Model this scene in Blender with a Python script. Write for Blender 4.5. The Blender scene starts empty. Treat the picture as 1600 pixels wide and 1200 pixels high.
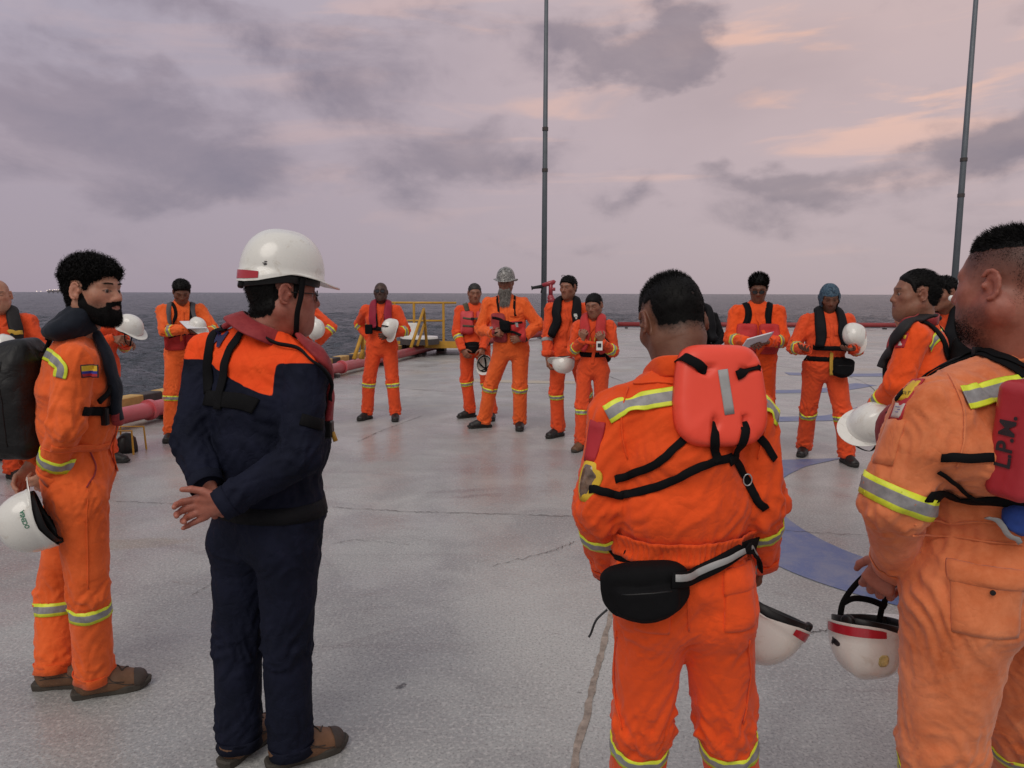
import bpy, math, random, time
import numpy as np
from mathutils import Vector, Matrix
from mathutils.bvhtree import BVHTree
T0 = time.time()
random.seed(7); RNG = np.random.default_rng(7)
S = bpy.context.scene
COL = S.collection
rad = math.radians
# ------------------------------------------------------------------ camera
CAMH, FPX, PITCH, ROLL = 1.62, 1150.0, rad(7.06), rad(0.18)
cF = np.array([0, math.cos(PITCH), -math.sin(PITCH)])
cR0 = np.array([1.0, 0, 0]); cU0 = np.cross(cR0, cF)
cR = cR0*math.cos(ROLL) + cU0*math.sin(ROLL)
cU = np.cross(cR, cF)
CAMP = np.array([0, 0, CAMH])
cam = bpy.data.objects.new('camera', bpy.data.cameras.new('camera'))
COL.objects.link(cam)
M = Matrix.Identity(4)
for i in range(3):
    M[i][0] = cR[i]; M[i][1] = cU[i]; M[i][2] = -cF[i]; M[i][3] = CAMP[i]
cam.matrix_world = M
cam.data.sensor_width = 36; cam.data.lens = FPX/1600*36
cam.data.clip_start = 0.05; cam.data.clip_end = 30000
S.camera = cam
def ray(px, py):
    return cF*FPX + cR*(px-800) + cU*(600-py)
def at(px, py, Y):
    d = ray(px, py); return CAMP + d*(Y/d[1])
def ground(px, py, z=0.0):
    d = ray(px, py); return CAMP + d*((z-CAMH)/d[2])
def proj(p):
    v = np.asarray(p)-CAMP; w = v@cF
    return 800+FPX*(v@cR)/w, 600-FPX*(v@cU)/w
# ------------------------------------------------------------------ view, world, sun
S.view_settings.view_transform = 'Standard'; S.view_settings.look = 'None'
S.view_settings.exposure = 0.14; S.view_settings.gamma = 1.0
S.view_settings.use_curve_mapping = False
SUN_EL, SUN_AZ = rad(48), rad(200)          # azimuth measured clockwise from +Y
class NT:
    """small helper to write node trees"""
    def __init__(s, nt):
        s.nt = nt; nt.nodes.clear()
    def n(s, typ, ins=None, **kw):
        nd = s.nt.nodes.new(typ)
        for k, v in kw.items(): setattr(nd, k, v)
        for k, v in (ins or {}).items():
            sock = nd.inputs[k]
            if isinstance(v, bpy.types.NodeSocket): s.nt.links.new(v, sock)
            elif isinstance(v, bpy.types.Node): s.nt.links.new(v.outputs[0], sock)
            else:
                if sock.type == 'RGBA' and len(v) == 3: v = (*v, 1)
                sock.default_value = v
        return nd
    def m(s, op, a, b=None, c=None, clamp=False):
        nd = s.nt.nodes.new('ShaderNodeMath'); nd.operation = op; nd.use_clamp = clamp
        for i, v in enumerate((a, b, c)):
            if v is None: continue
            if isinstance(v, (int, float)): nd.inputs[i].default_value = v
            else: s.nt.links.new(v if isinstance(v, bpy.types.NodeSocket) else v.outputs[0], nd.inputs[i])
        return nd.outputs[0]
    def vm(s, op, a, b=None):
        nd = s.nt.nodes.new('ShaderNodeVectorMath'); nd.operation = op
        for i, v in enumerate((a, b)):
            if v is None: continue
            if isinstance(v, tuple): nd.inputs[i].default_value = v
            elif isinstance(v, (int, float)): nd.inputs['Scale'].default_value = v
            else: s.nt.links.new(v if isinstance(v, bpy.types.NodeSocket) else v.outputs[0], nd.inputs[i])
        return nd
    def mix(s, f, a, b, mode='MIX'):
        nd = s.nt.nodes.new('ShaderNodeMix'); nd.data_type = 'RGBA'; nd.blend_type = mode
        for i, v in ((0, f), (6, a), (7, b)):
            if isinstance(v, (int, float)): nd.inputs[i].default_value = v
            elif isinstance(v, tuple): nd.inputs[i].default_value = (*v, 1) if len(v) == 3 else v
            else: s.nt.links.new(v if isinstance(v, bpy.types.NodeSocket) else v.outputs[0], nd.inputs[i])
        return nd.outputs[2]
    def ramp(s, f, stops, interp='LINEAR'):
        nd = s.nt.nodes.new('ShaderNodeValToRGB'); nd.color_ramp.interpolation = interp
        el = nd.color_ramp.elements
        while len(el) < len(stops): el.new(0.5)
        for e, (p, c) in zip(el, stops):
            e.position = p; e.color = (c, c, c, 1) if isinstance(c, (int, float)) else (*c, 1)
        s.nt.links.new(f if isinstance(f, bpy.types.NodeSocket) else f.outputs[0], nd.inputs[0])
        return nd.outputs[0]
    def noise(s, vec, scale, detail=4, rough=0.5, dist=0.0):
        nd = s.n('ShaderNodeTexNoise', {'Scale': scale, 'Detail': detail, 'Roughness': rough, 'Distortion': dist})
        if vec is not None: s.nt.links.new(vec if isinstance(vec, bpy.types.NodeSocket) else vec.outputs[0], nd.inputs['Vector'])
        return nd.outputs[0]
def srgb(r, g, b):
    f = lambda c: (c/255/12.92) if c/255 <= 0.04045 else ((c/255+0.055)/1.055)**2.4
    return (f(r), f(g), f(b))
W = bpy.data.worlds.new('World'); S.world = W; W.use_nodes = True
def make_world():
    t = NT(W.node_tree)
    co = t.n('ShaderNodeTexCoord')
    d = t.vm('NORMALIZE', co.outputs['Generated'])
    sx = t.n('ShaderNodeSeparateXYZ', {0: d})
    z = sx.outputs[2]; x = sx.outputs[0]; y = sx.outputs[1]
    el = t.m('MULTIPLY', t.m('ARCSINE', z), 57.2958)             # elevation, degrees
    az = t.m('MULTIPLY', t.m('ARCTAN2', x, y), 57.2958)          # azimuth from +Y, degrees
    # dusk gradient: mauve haze at the horizon, warmer to the right, cool grey-blue overhead and behind
    left = t.ramp(t.m('DIVIDE', el, 40, clamp=True), [(0, srgb(152,140,152)), (.2, srgb(161,149,160)), (.5, srgb(166,158,171)), (.75, srgb(162,162,178)), (1, srgb(154,159,178))])
    right = t.ramp(t.m('DIVIDE', el, 40, clamp=True), [(0, srgb(168,153,158)), (.2, srgb(182,164,167)), (.45, srgb(192,170,169)), (.68, srgb(186,171,174)), (1, srgb(168,168,181))])
    side = t.n('ShaderNodeMapRange', {0: az, 1: -32.0, 2: 26.0}, interpolation_type='SMOOTHSTEP')
    base = t.mix(side.outputs[0], left, right)
    # pink streaks
    p = t.n('ShaderNodeCombineXYZ', {0: t.m('MULTIPLY', az, 0.05), 1: t.m('ADD', t.m('MULTIPLY', el, 0.34), t.m('MULTIPLY', az, -0.012)), 2: 0.0})
    st = t.noise(p, 1.0, 5, 0.55, 0.6)
    stm = t.n('ShaderNodeMapRange', {0: st, 1: 0.50, 2: 0.66}, interpolation_type='SMOOTHSTEP')
    def bump(v, c, w):   # soft window
        u = t.m('DIVIDE', t.m('SUBTRACT', v, c), w)
        return t.m('POWER', 2.718, t.m('MULTIPLY', t.m('MULTIPLY', u, u), -1.0))
    win = t.m('MULTIPLY', bump(el, 15.5, 8.5), t.m('ADD', t.m('MULTIPLY', side.outputs[0], 0.75), 0.08))
    base = t.mix(t.m('MULTIPLY', t.m('MULTIPLY', stm.outputs[0], win), 0.92), base, srgb(232,186,164))
    # clouds: soft ellipses in direction space broken up by noise
    pw = t.n('ShaderNodeCombineXYZ', {0: t.m('MULTIPLY', az, 0.11), 1: t.m('MULTIPLY', el, 0.19), 2: 3.7})
    nz = t.noise(pw, 1.0, 7, 0.6, 0.3)
    nz2 = t.noise(pw, 0.45, 4, 0.5, 0.2)
    wn = t.n('ShaderNodeTexNoise', {'Vector': pw, 'Scale': 1.3, 'Detail': 5.0})
    ws = t.n('ShaderNodeSeparateXYZ', {0: wn.outputs[1]})
    azw = t.m('ADD', az, t.m('MULTIPLY', t.m('SUBTRACT', ws.outputs[0], .5), 13.0))
    elw = t.m('ADD', el, t.m('MULTIPLY', t.m('SUBTRACT', ws.outputs[1], .5), 8.0))
    tot = None
    for (px, py, wx, wy, a) in CLOUDS:
        v = ray(px, py); v = v/np.linalg.norm(v)
        ca = math.degrees(math.atan2(v[0], v[1])); ce = math.degrees(math.asin(v[2]))
        b = t.m('MULTIPLY', t.m('MULTIPLY', bump(azw, ca, wx/20.0), bump(elw, ce, wy/20.0)), a)
        tot = b if tot is None else t.m('ADD', tot, b)
    mass = t.m('ADD', tot, t.m('MULTIPLY', t.m('SUBTRACT', nz, .5), 1.5))
    dens = t.n('ShaderNodeMapRange', {0: mass, 1: .12, 2: .90, 4: .92}, interpolation_type='SMOOTHSTEP').outputs[0]
    fil = t.n('ShaderNodeMapRange', {0: nz2, 1: 0.45, 2: 0.75, 4: 0.30}, interpolation_type='SMOOTHSTEP')
    elf = t.n('ShaderNodeMapRange', {0: el, 1: 2.0, 2: 16.0}, interpolation_type='SMOOTHSTEP')
    dens = t.m('MAXIMUM', dens, t.m('MULTIPLY', fil.outputs[0], elf.outputs[0]))
    lit = t.ramp(nz, [(.35, 0), (.70, 1)])
    ccol = t.mix(side.outputs[0], t.mix(lit, srgb(146,134,145), srgb(126,118,132)), t.mix(lit, srgb(154,139,143), srgb(128,117,126)))
    skyc = t.mix(dens, base, ccol)
    # behind the camera and overhead the dusk sky is a plain cool grey
    back = t.n('ShaderNodeMapRange', {0: y, 1: -0.2, 2: 0.35}, interpolation_type='SMOOTHSTEP')
    skyc = t.mix(back.outputs[0], srgb(172,167,167), skyc)
    zen = t.n('ShaderNodeMapRange', {0: el, 1: 34.0, 2: 60.0}, interpolation_type='SMOOTHSTEP')
    skyc = t.mix(zen.outputs[0], skyc, srgb(184,182,184))
    nish = t.n('ShaderNodeTexSky', sky_type='NISHITA', sun_disc=False, sun_elevation=SUN_EL, sun_rotation=SUN_AZ, sun_intensity=0.2)
    b1 = t.n('ShaderNodeBackground', {0: skyc, 1: 1.0})
    b2 = t.n('ShaderNodeBackground', {0: nish.outputs[0], 1: 0.004})
    ad = t.n('ShaderNodeAddShader', {0: b1, 1: b2})
    t.n('ShaderNodeOutputWorld', {0: ad})
# clouds of the photograph: direction (as seen from the deck), width, height (in 1/20 degree), density
CLOUDS = [(60, 150, 130, 60, .6), (250, 205, 170, 62, .75), (120, 165, 150, 40, .35), (330, 265, 90, 34, .4), (200, 300, 200, 26, .45), (40, 250, 110, 40, .4),
          (1010, 88, 110, 46, 1.05), (1075, 60, 60, 44, .8), (1030, 20, 34, 30, .5), (930, 100, 80, 30, .5), (560, 140, 90, 62, .75), (650, 250, 130, 50, .7), (760, 250, 110, 45, .45), (720, 110, 90, 50, .4), (330, 20, 150, 26, .5),
          (1280, 285, 150, 26, .85), (1190, 290, 60, 16, .4), (1590, 215, 60, 40, .95), (1545, 245, 70, 24, .4), (990, 315, 38, 20, .5), (1150, 345, 80, 26, .42), (1440, 230, 90, 20, .3),
          (500, 20, 300, 40, .3), (880, 20, 160, 24, .25), (1590, 20, 60, 24, .5), (320, 60, 130, 24, .35), (1390, 350, 190, 24, .3), (900, 380, 200, 20, .22)]
make_world()
sun = bpy.data.objects.new('sun', bpy.data.lights.new('sun', 'SUN')); COL.objects.link(sun)
sun.data.energy = 1.1; sun.data.angle = rad(38); sun.data.color = (1.0, 0.93, 0.84)
sd = Vector((math.sin(SUN_AZ)*math.cos(SUN_EL), math.cos(SUN_AZ)*math.cos(SUN_EL), math.sin(SUN_EL)))
sun.rotation_euler = sd.to_track_quat('Z', 'Y').to_euler()
# ================================================================== materials
MATS = {}
def principled(name, build):
    if name in MATS: return MATS[name]
    m = bpy.data.materials.new(name); m.use_nodes = True
    t = NT(m.node_tree)
    out = t.n('ShaderNodeOutputMaterial')
    b = t.n('ShaderNodeBsdfPrincipled')
    t.nt.links.new(b.outputs[0], out.inputs[0])
    build(t, b)
    MATS[name] = m
    return m
def lk(t, a, b): t.nt.links.new(a if isinstance(a, bpy.types.NodeSocket) else a.outputs[0], b)
def bumpn(t, b, h, strength=0.3, dist=0.01, chain=None):
    n = t.n('ShaderNodeBump', {'Strength': strength, 'Distance': dist})
    lk(t, h, n.inputs['Height'])
    if chain is not None: lk(t, chain, n.inputs['Normal'])
    lk(t, n, b.inputs['Normal'])
    return n
def fabric(name, col, var=0.18, fade=None, rough=0.85, bump=0.5, scale=1.0, weave=True, sheen=0.06, spec=0.2):
    def f(t, b):
        co = t.n('ShaderNodeTexCoord').outputs['Object']
        n1 = t.noise(co, 6*scale, 5, 0.6, 0.4)
        n2 = t.noise(co, 38*scale, 4, 0.65, 1.2)
        dark = tuple(c*(1-var*1.6) for c in col)
        lite = tuple(min(1, c*(1+var)) for c in (fade or col))
        c = t.mix(t.ramp(n1, [(0.3, 0), (0.7, 1)]), dark, lite)
        c = t.mix(t.m('MULTIPLY', t.ramp(n2, [(0.35, 0), (0.75, 1)]), 0.35), c, tuple(x*0.8 for x in col))
        if fade is not None:
            n3 = t.noise(co, 70, 3, 0.7)
            c = t.mix(t.m('MULTIPLY', t.ramp(n3, [(0.45, 0), (0.7, 1)]), 0.35), c, fade)
        lk(t, c, b.inputs['Base Color'])
        b.inputs['Roughness'].default_value = rough
        b.inputs['Specular IOR Level'].default_value = spec
        b.inputs['Sheen Weight'].default_value = sheen
        b.inputs['Sheen Roughness'].default_value = 0.5
        # creases: narrow valleys between soft cushions
        wv = t.n('ShaderNodeTexNoise', {'Vector': co, 'Scale': 5.0*scale, 'Detail': 2.0})
        warp = t.vm('ADD', t.vm('SCALE', co, 1.0), t.vm('SCALE', wv.outputs[1], 0.10))
        cr = t.noise(warp, 13*scale, 3, 0.5, 0.2)
        cr = t.m('ABSOLUTE', t.m('SUBTRACT', cr, 0.5))
        cr = t.m('POWER', t.m('MULTIPLY', cr, 3.0), 0.6)
        bn = bumpn(t, b, cr, bump*0.42, 0.012)
        fn = t.noise(co, 330 if weave else 160, 2, 0.6)
        bumpn(t, b, fn, 0.30 if weave else 0.15, 0.0015, bn)
    return principled(name, f)
def plain(name, col, rough=0.5, metal=0.0, noise=0.12, nscale=12.0, bump=0.0, bscale=60.0, coat=0.0, spec=0.5, dirt=None, emit=None, sss=0):
    def f(t, b):
        co = t.n('ShaderNodeTexCoord').outputs['Object']
        n = t.noise(co, nscale, 5, 0.6, 0.3)
        c = t.mix(t.ramp(n, [(0.3, 0), (0.7, 1)]), tuple(x*(1-noise) for x in col), tuple(min(1, x*(1+noise)) for x in col))
        if dirt:
            n2 = t.noise(co, nscale*2.3, 6, 0.7, 0.8)
            c = t.mix(t.ramp(n2, [(0.56, 0), (0.72, 0.8)]), c, dirt)
        lk(t, c, b.inputs['Base Color'])
        r = t.m('ADD', t.m('MULTIPLY', t.noise(co, nscale*3, 3), 0.2), rough-0.1)
        lk(t, r, b.inputs['Roughness'])
        b.inputs['Metallic'].default_value = metal
        b.inputs['Specular IOR Level'].default_value = spec
        b.inputs['Coat Weight'].default_value = coat; b.inputs['Coat Roughness'].default_value = 0.12
        if bump: bumpn(t, b, t.noise(co, bscale, 4, 0.6), bump, 0.004)
        if emit: 
            b.inputs['Emission Color'].default_value = (*emit[0], 1); b.inputs['Emission Strength'].default_value = emit[1]
    return principled(name, f)
def skin_mat(name, col):
    def f(t, b):
        co = t.n('ShaderNodeTexCoord').outputs['Object']
        at_ = t.n('ShaderNodeAttribute', attribute_name='tint')
        n = t.noise(co, 34, 6, 0.7)
        c = t.mix(t.ramp(n, [(0.35, 0), (0.65, 1)]), tuple(x*k for x, k in zip(col, (0.84, .74, .70))), tuple(min(1, x*1.08) for x in col))
        c = t.mix(1.0, c, at_.outputs[0], 'MULTIPLY')
        lk(t, c, b.inputs['Base Color'])
        b.inputs['Roughness'].default_value = 0.52
        b.inputs['Subsurface Weight'].default_value = 0.12
        b.inputs['Subsurface Radius'].default_value = (0.012, 0.004, 0.002)
        b.inputs['Subsurface Scale'].default_value = 0.6
        b1 = bumpn(t, b, t.noise(co, 75, 4, 0.6), 0.25, 0.003); bumpn(t, b, t.noise(co, 420, 3, 0.6), 0.3, 0.001, b1)
    return principled(name, f)
def tape_mat():      # attribute 'across' runs -1..1 over the width
    def f(t, b):
        a = t.m('ABSOLUTE', t.n('ShaderNodeAttribute', attribute_name='across').outputs['Fac'])
        co = t.n('ShaderNodeTexCoord').outputs['Object']
        n = t.noise(co, 30, 4, 0.6)
        sil = t.mix(t.ramp(n, [(0.35, 0), (0.65, 1)]), (0.20, 0.195, 0.20), (0.34, 0.33, 0.34))
        yel = t.mix(t.ramp(n, [(0.35, 0), (0.7, 1)]), (0.62, 0.70, 0.03), (0.85, 0.93, 0.06))
        k = t.ramp(a, [(0.50, 0), (0.53, 1)])
        lk(t, t.mix(k, sil, yel), b.inputs['Base Color'])
        b.inputs['Roughness'].default_value = 0.45
        bumpn(t, b, t.noise(co, 260, 2), 0.2, 0.001)
    return principled('reflective tape', f)
# ================================================================== noise
_P = RNG.permutation(256).astype(np.int32); _P = np.concatenate([_P, _P])
_G = RNG.normal(size=(256, 3)); _G /= np.linalg.norm(_G, axis=1)[:, None]
def perlin(p):
    p = np.asarray(p, float); i = np.floor(p).astype(int); f = p-i; u = f*f*f*(f*(f*6-15)+10); i &= 255
    out = 0
    for dx in (0, 1):
        for dy in (0, 1):
            for dz in (0, 1):
                h = _P[(_P[(_P[(i[:, 0]+dx) & 255]+i[:, 1]+dy) & 255]+i[:, 2]+dz) & 255]
                g = _G[h]
                v = g[:, 0]*(f[:, 0]-dx)+g[:, 1]*(f[:, 1]-dy)+g[:, 2]*(f[:, 2]-dz)
                w = (u[:, 0] if dx else 1-u[:, 0])*(u[:, 1] if dy else 1-u[:, 1])*(u[:, 2] if dz else 1-u[:, 2])
                out = out+v*w
    return out*1.5
# ================================================================== vector helpers
def V(*a): return np.array(a, float)
def nrm(v):
    v = np.asarray(v, float); return v/max(1e-9, np.linalg.norm(v))
def lerp(a, b, t): return np.asarray(a)*(1-t)+np.asarray(b)*t
def catmull(pts, n=8):
    P = [np.asarray(p, float) for p in pts]
    if len(P) == 2: return np.array([lerp(P[0], P[1], i/n) for i in range(n+1)])
    P = [2*P[0]-P[1]]+P+[2*P[-1]-P[-2]]; out = []
    for i in range(1, len(P)-2):
        for k in range(n):
            t = k/n; a, b, c, d = P[i-1:i+3]
            out.append(0.5*((2*b)+(c-a)*t+(2*a-5*b+4*c-d)*t*t+(3*b-a-3*c+d)*t**3))
    out.append(P[-2]); return np.array(out)
# ================================================================== signed distance fields
def ecap(P, a, b, ra, rb, u, cap=1.0):
    """elliptical rounded cone; ra, rb = (rx, ry); u = direction of rx"""
    a = np.asarray(a, float); b = np.asarray(b, float)
    ab = b-a; L = np.linalg.norm(ab); w = ab/L
    u = np.asarray(u, float); u = u-w*(u@w)
    if np.linalg.norm(u) < 1e-4: u = np.cross(w, [0.3, 0.9, 0.1])
    u = nrm(u); v = np.cross(w, u)
    d = P-a; s = d@w; t = np.clip(s/L, 0, 1)
    rx = ra[0]+(rb[0]-ra[0])*t; ry = ra[1]+(rb[1]-ra[1])*t
    x = (d@u)/rx; y = (d@v)/ry; m = np.minimum(rx, ry)*cap; z = (s-t*L)/m
    k0 = np.sqrt(x*x+y*y+z*z)+1e-9; k1 = np.sqrt((x/rx)**2+(y/ry)**2+(z/m)**2)+1e-9
    return np.where(k0 < 0.05, -np.minimum(rx, ry), k0*(k0-1)/k1)
def ellip(P, c, r, axes=None):
    q = P-np.asarray(c)
    if axes is not None: q = q@np.asarray(axes).T
    r = np.asarray(r, float); k0 = np.sqrt(((q/r)**2).sum(-1))+1e-9; k1 = np.sqrt(((q/r**2)**2).sum(-1))+1e-9
    return np.where(k0 < 0.05, -r.min(), k0*(k0-1)/k1)
def rbox(P, c, h, r, axes=None):
    q = P-np.asarray(c)
    if axes is not None: q = q@np.asarray(axes).T
    d = np.abs(q)-(np.asarray(h)-r)
    return np.sqrt((np.maximum(d, 0)**2).sum(-1))+np.minimum(d.max(-1), 0)-r
def smin(a, b, k):
    if k <= 0: return np.minimum(a, b)
    h = np.clip(0.5+0.5*(b-a)/k, 0, 1); return b*(1-h)+a*h-k*h*(1-h)
def smax(a, b, k): return -smin(-a, -b, k)
class Grid:
    def __init__(s, lo, hi, vox):
        s.v = vox; s.lo = np.asarray(lo, float)-2*vox
        s.n = (np.ceil((np.asarray(hi)-s.lo)/vox)+3).astype(int)
        s.f = np.full(s.n, 0.3, np.float32)
    def block(s, lo, hi):
        a = np.clip(np.floor((np.asarray(lo)-s.lo)/s.v).astype(int), 0, s.n)
        b = np.clip(np.ceil((np.asarray(hi)-s.lo)/s.v).astype(int)+1, 0, s.n)
        if (b <= a).any(): return None, None
        ax = [s.lo[i]+s.v*np.arange(a[i], b[i]) for i in range(3)]
        g = np.stack(np.meshgrid(*ax, indexing='ij'), -1).reshape(-1, 3)
        return tuple(slice(a[i], b[i]) for i in range(3)), g
    def add(s, fn, lo, hi, k=0.0, op='u'):
        sl, g = s.block(np.asarray(lo)-k-2*s.v, np.asarray(hi)+k+2*s.v)
        if sl is None: return
        sh = s.f[sl].shape; d = fn(g).reshape(sh); cur = s.f[sl]
        if op == 'u': s.f[sl] = smin(cur, d, k)
        else: s.f[sl] = smax(cur, -d, k)
    def cap(s, a, b, ra, rb, u=(1, 0, 0), k=0.02, cap=1.0, op='u'):
        if np.isscalar(ra): ra = (ra, ra)
        if np.isscalar(rb): rb = (rb, rb)
        R = max(*ra, *rb); a = np.asarray(a, float); b = np.asarray(b, float)
        s.add(lambda g: ecap(g, a, b, ra, rb, u, cap), np.minimum(a, b)-R, np.maximum(a, b)+R, k, op)
    def ell(s, c, r, axes=None, k=0.02, op='u'):
        R = max(r) if axes is not None else np.asarray(r)
        s.add(lambda g: ellip(g, c, r, axes), np.asarray(c)-R, np.asarray(c)+R, k, op)
    def mesh(s, relax=1):
        f = s.f; n = f.shape; ins = f < 0
        ix = np.zeros([m-1 for m in n], np.int8)
        for dx in (0, 1):
            for dy in (0, 1):
                for dz in (0, 1):
                    ix += ins[dx:n[0]-1+dx, dy:n[1]-1+dy, dz:n[2]-1+dz]
        act = (ix > 0) & (ix < 8)
        cells = np.argwhere(act); idm = np.full(act.shape, -1, np.int64); idm[act] = np.arange(len(cells))
        acc = np.zeros((len(cells), 3)); cnt = np.zeros(len(cells))
        corners = [(a, b, c) for a in (0, 1) for b in (0, 1) for c in (0, 1)]
        for c0 in corners:
            for ax in range(3):
                if c0[ax]: continue
                c1 = list(c0); c1[ax] = 1
                A = cells+np.array(c0); B = cells+np.array(c1)
                fa = f[A[:, 0], A[:, 1], A[:, 2]].astype(float); fb = f[B[:, 0], B[:, 1], B[:, 2]].astype(float)
                m = (fa < 0) != (fb < 0); tt = np.where(m, fa/np.where(fa == fb, 1, fa-fb), 0)
                pos = np.tile(np.array(c0, float), (len(cells), 1)); pos[:, ax] = tt
                acc[m] += pos[m]; cnt[m] += 1
        v = s.lo+s.v*(cells+acc/cnt[:, None])
        quads = []
        for ax in range(3):
            o = [i for i in range(3) if i != ax]
            sl0 = [slice(1, n[i]-1) for i in range(3)]; sl1 = list(sl0)
            sl0[ax] = slice(0, n[ax]-1); sl1[ax] = slice(1, n[ax])
            A = ins[tuple(sl0)]; B = ins[tuple(sl1)]
            base = np.array([1, 1, 1]); base[ax] = 0
            for flip, msk in ((0, A & ~B), (1, ~A & B)):
                e = np.argwhere(msk)+base
                if not len(e): continue
                q = []
                for (p, r) in ((0, 0), (1, 0), (1, 1), (0, 1)):
                    c = e.copy(); c[:, o[0]] -= 1-p; c[:, o[1]] -= 1-r
                    q.append(idm[c[:, 0], c[:, 1], c[:, 2]])
                q = np.stack(q, 1)
                if flip ^ (ax == 1): q = q[:, ::-1]
                quads.append(q)
        q = np.concatenate(quads); q = q[(q >= 0).all(1)]
        for _ in range(relax): v = smooth(v, q, 0.5)
        return v, q
def edges_of(q):
    k = q.shape[1]
    return np.concatenate([np.stack([q[:, i], q[:, (i+1) % k]], 1) for i in range(k)])
def smooth(v, q, lam=0.5):
    """works on positions (n,3) and on scalars (n,)"""
    e = edges_of(q); e = np.concatenate([e, e[:, ::-1]])
    cnt = np.bincount(e[:, 0], minlength=len(v)).astype(float); cnt[cnt == 0] = 1
    if v.ndim == 1:
        return v*(1-lam)+lam*np.bincount(e[:, 0], v[e[:, 1]], len(v))/cnt
    return np.stack([v[:, i]*(1-lam)+lam*np.bincount(e[:, 0], v[e[:, 1], i], len(v))/cnt for i in range(3)], 1)
def vnormals(v, q):
    n = np.cross(v[q[:, 2]]-v[q[:, 0]], v[q[:, 3 % q.shape[1]]]-v[q[:, 1]]) if q.shape[1] == 4 else np.cross(v[q[:, 1]]-v[q[:, 0]], v[q[:, 2]]-v[q[:, 0]])
    out = np.zeros_like(v)
    for i in range(q.shape[1]):
        for k in range(3): out[:, k] += np.bincount(q[:, i], n[:, k], len(v))
    return out/np.maximum(1e-9, np.linalg.norm(out, axis=1))[:, None]
# ================================================================== objects
def empty(name, loc, label, cat, group=None):
    o = bpy.data.objects.new(name, None); COL.objects.link(o); o.location = [float(x) for x in loc]
    o.empty_display_size = 0.1
    o['label'] = label; o['category'] = cat
    if group: o['group'] = group
    return o
def wloc(o):
    p = V(0, 0, 0)
    while o is not None: p = p+np.array(o.location); o = o.parent
    return p
def mk(name, v, faces, mat, parent=None, smooth_=True, attrs=None, mats=None, fmat=None):
    """mesh in world coordinates, stored relative to its parent"""
    v = np.asarray(v, float)
    if parent is not None: v = v-wloc(parent)
    me = bpy.data.meshes.new(name)
    if isinstance(faces, np.ndarray):
        me.vertices.add(len(v)); me.vertices.foreach_set('co', v.astype(np.float32).ravel())
        k = faces.shape[1]; me.loops.add(faces.size); me.loops.foreach_set('vertex_index', faces.astype(np.int32).ravel())
        me.polygons.add(len(faces)); me.polygons.foreach_set('loop_start', np.arange(0, faces.size, k, dtype=np.int32))
        me.update(calc_edges=True)
    else:
        me.from_pydata(v.tolist(), [], [list(map(int, f)) for f in faces]); me.update()
    for m in (mats or [mat]): me.materials.append(m)
    if fmat is not None: me.polygons.foreach_set('material_index', np.asarray(fmat, np.int32))
    if smooth_: me.polygons.foreach_set('use_smooth', np.ones(len(me.polygons), bool))
    for an, (ty, data) in (attrs or {}).items():
        a = me.attributes.new(an, 'FLOAT_COLOR' if ty == 'c' else 'FLOAT', 'POINT')
        a.data.foreach_set('color' if ty == 'c' else 'value', np.asarray(data, np.float32).ravel())
    o = bpy.data.objects.new(name, me); COL.objects.link(o)
    if parent is not None: o.parent = parent
    return o
def tag(o, label, cat, group=None, kind=None):
    if label: o['label'] = label
    if cat: o['category'] = cat
    if group: o['group'] = group
    if kind: o['kind'] = kind
    return o
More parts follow.
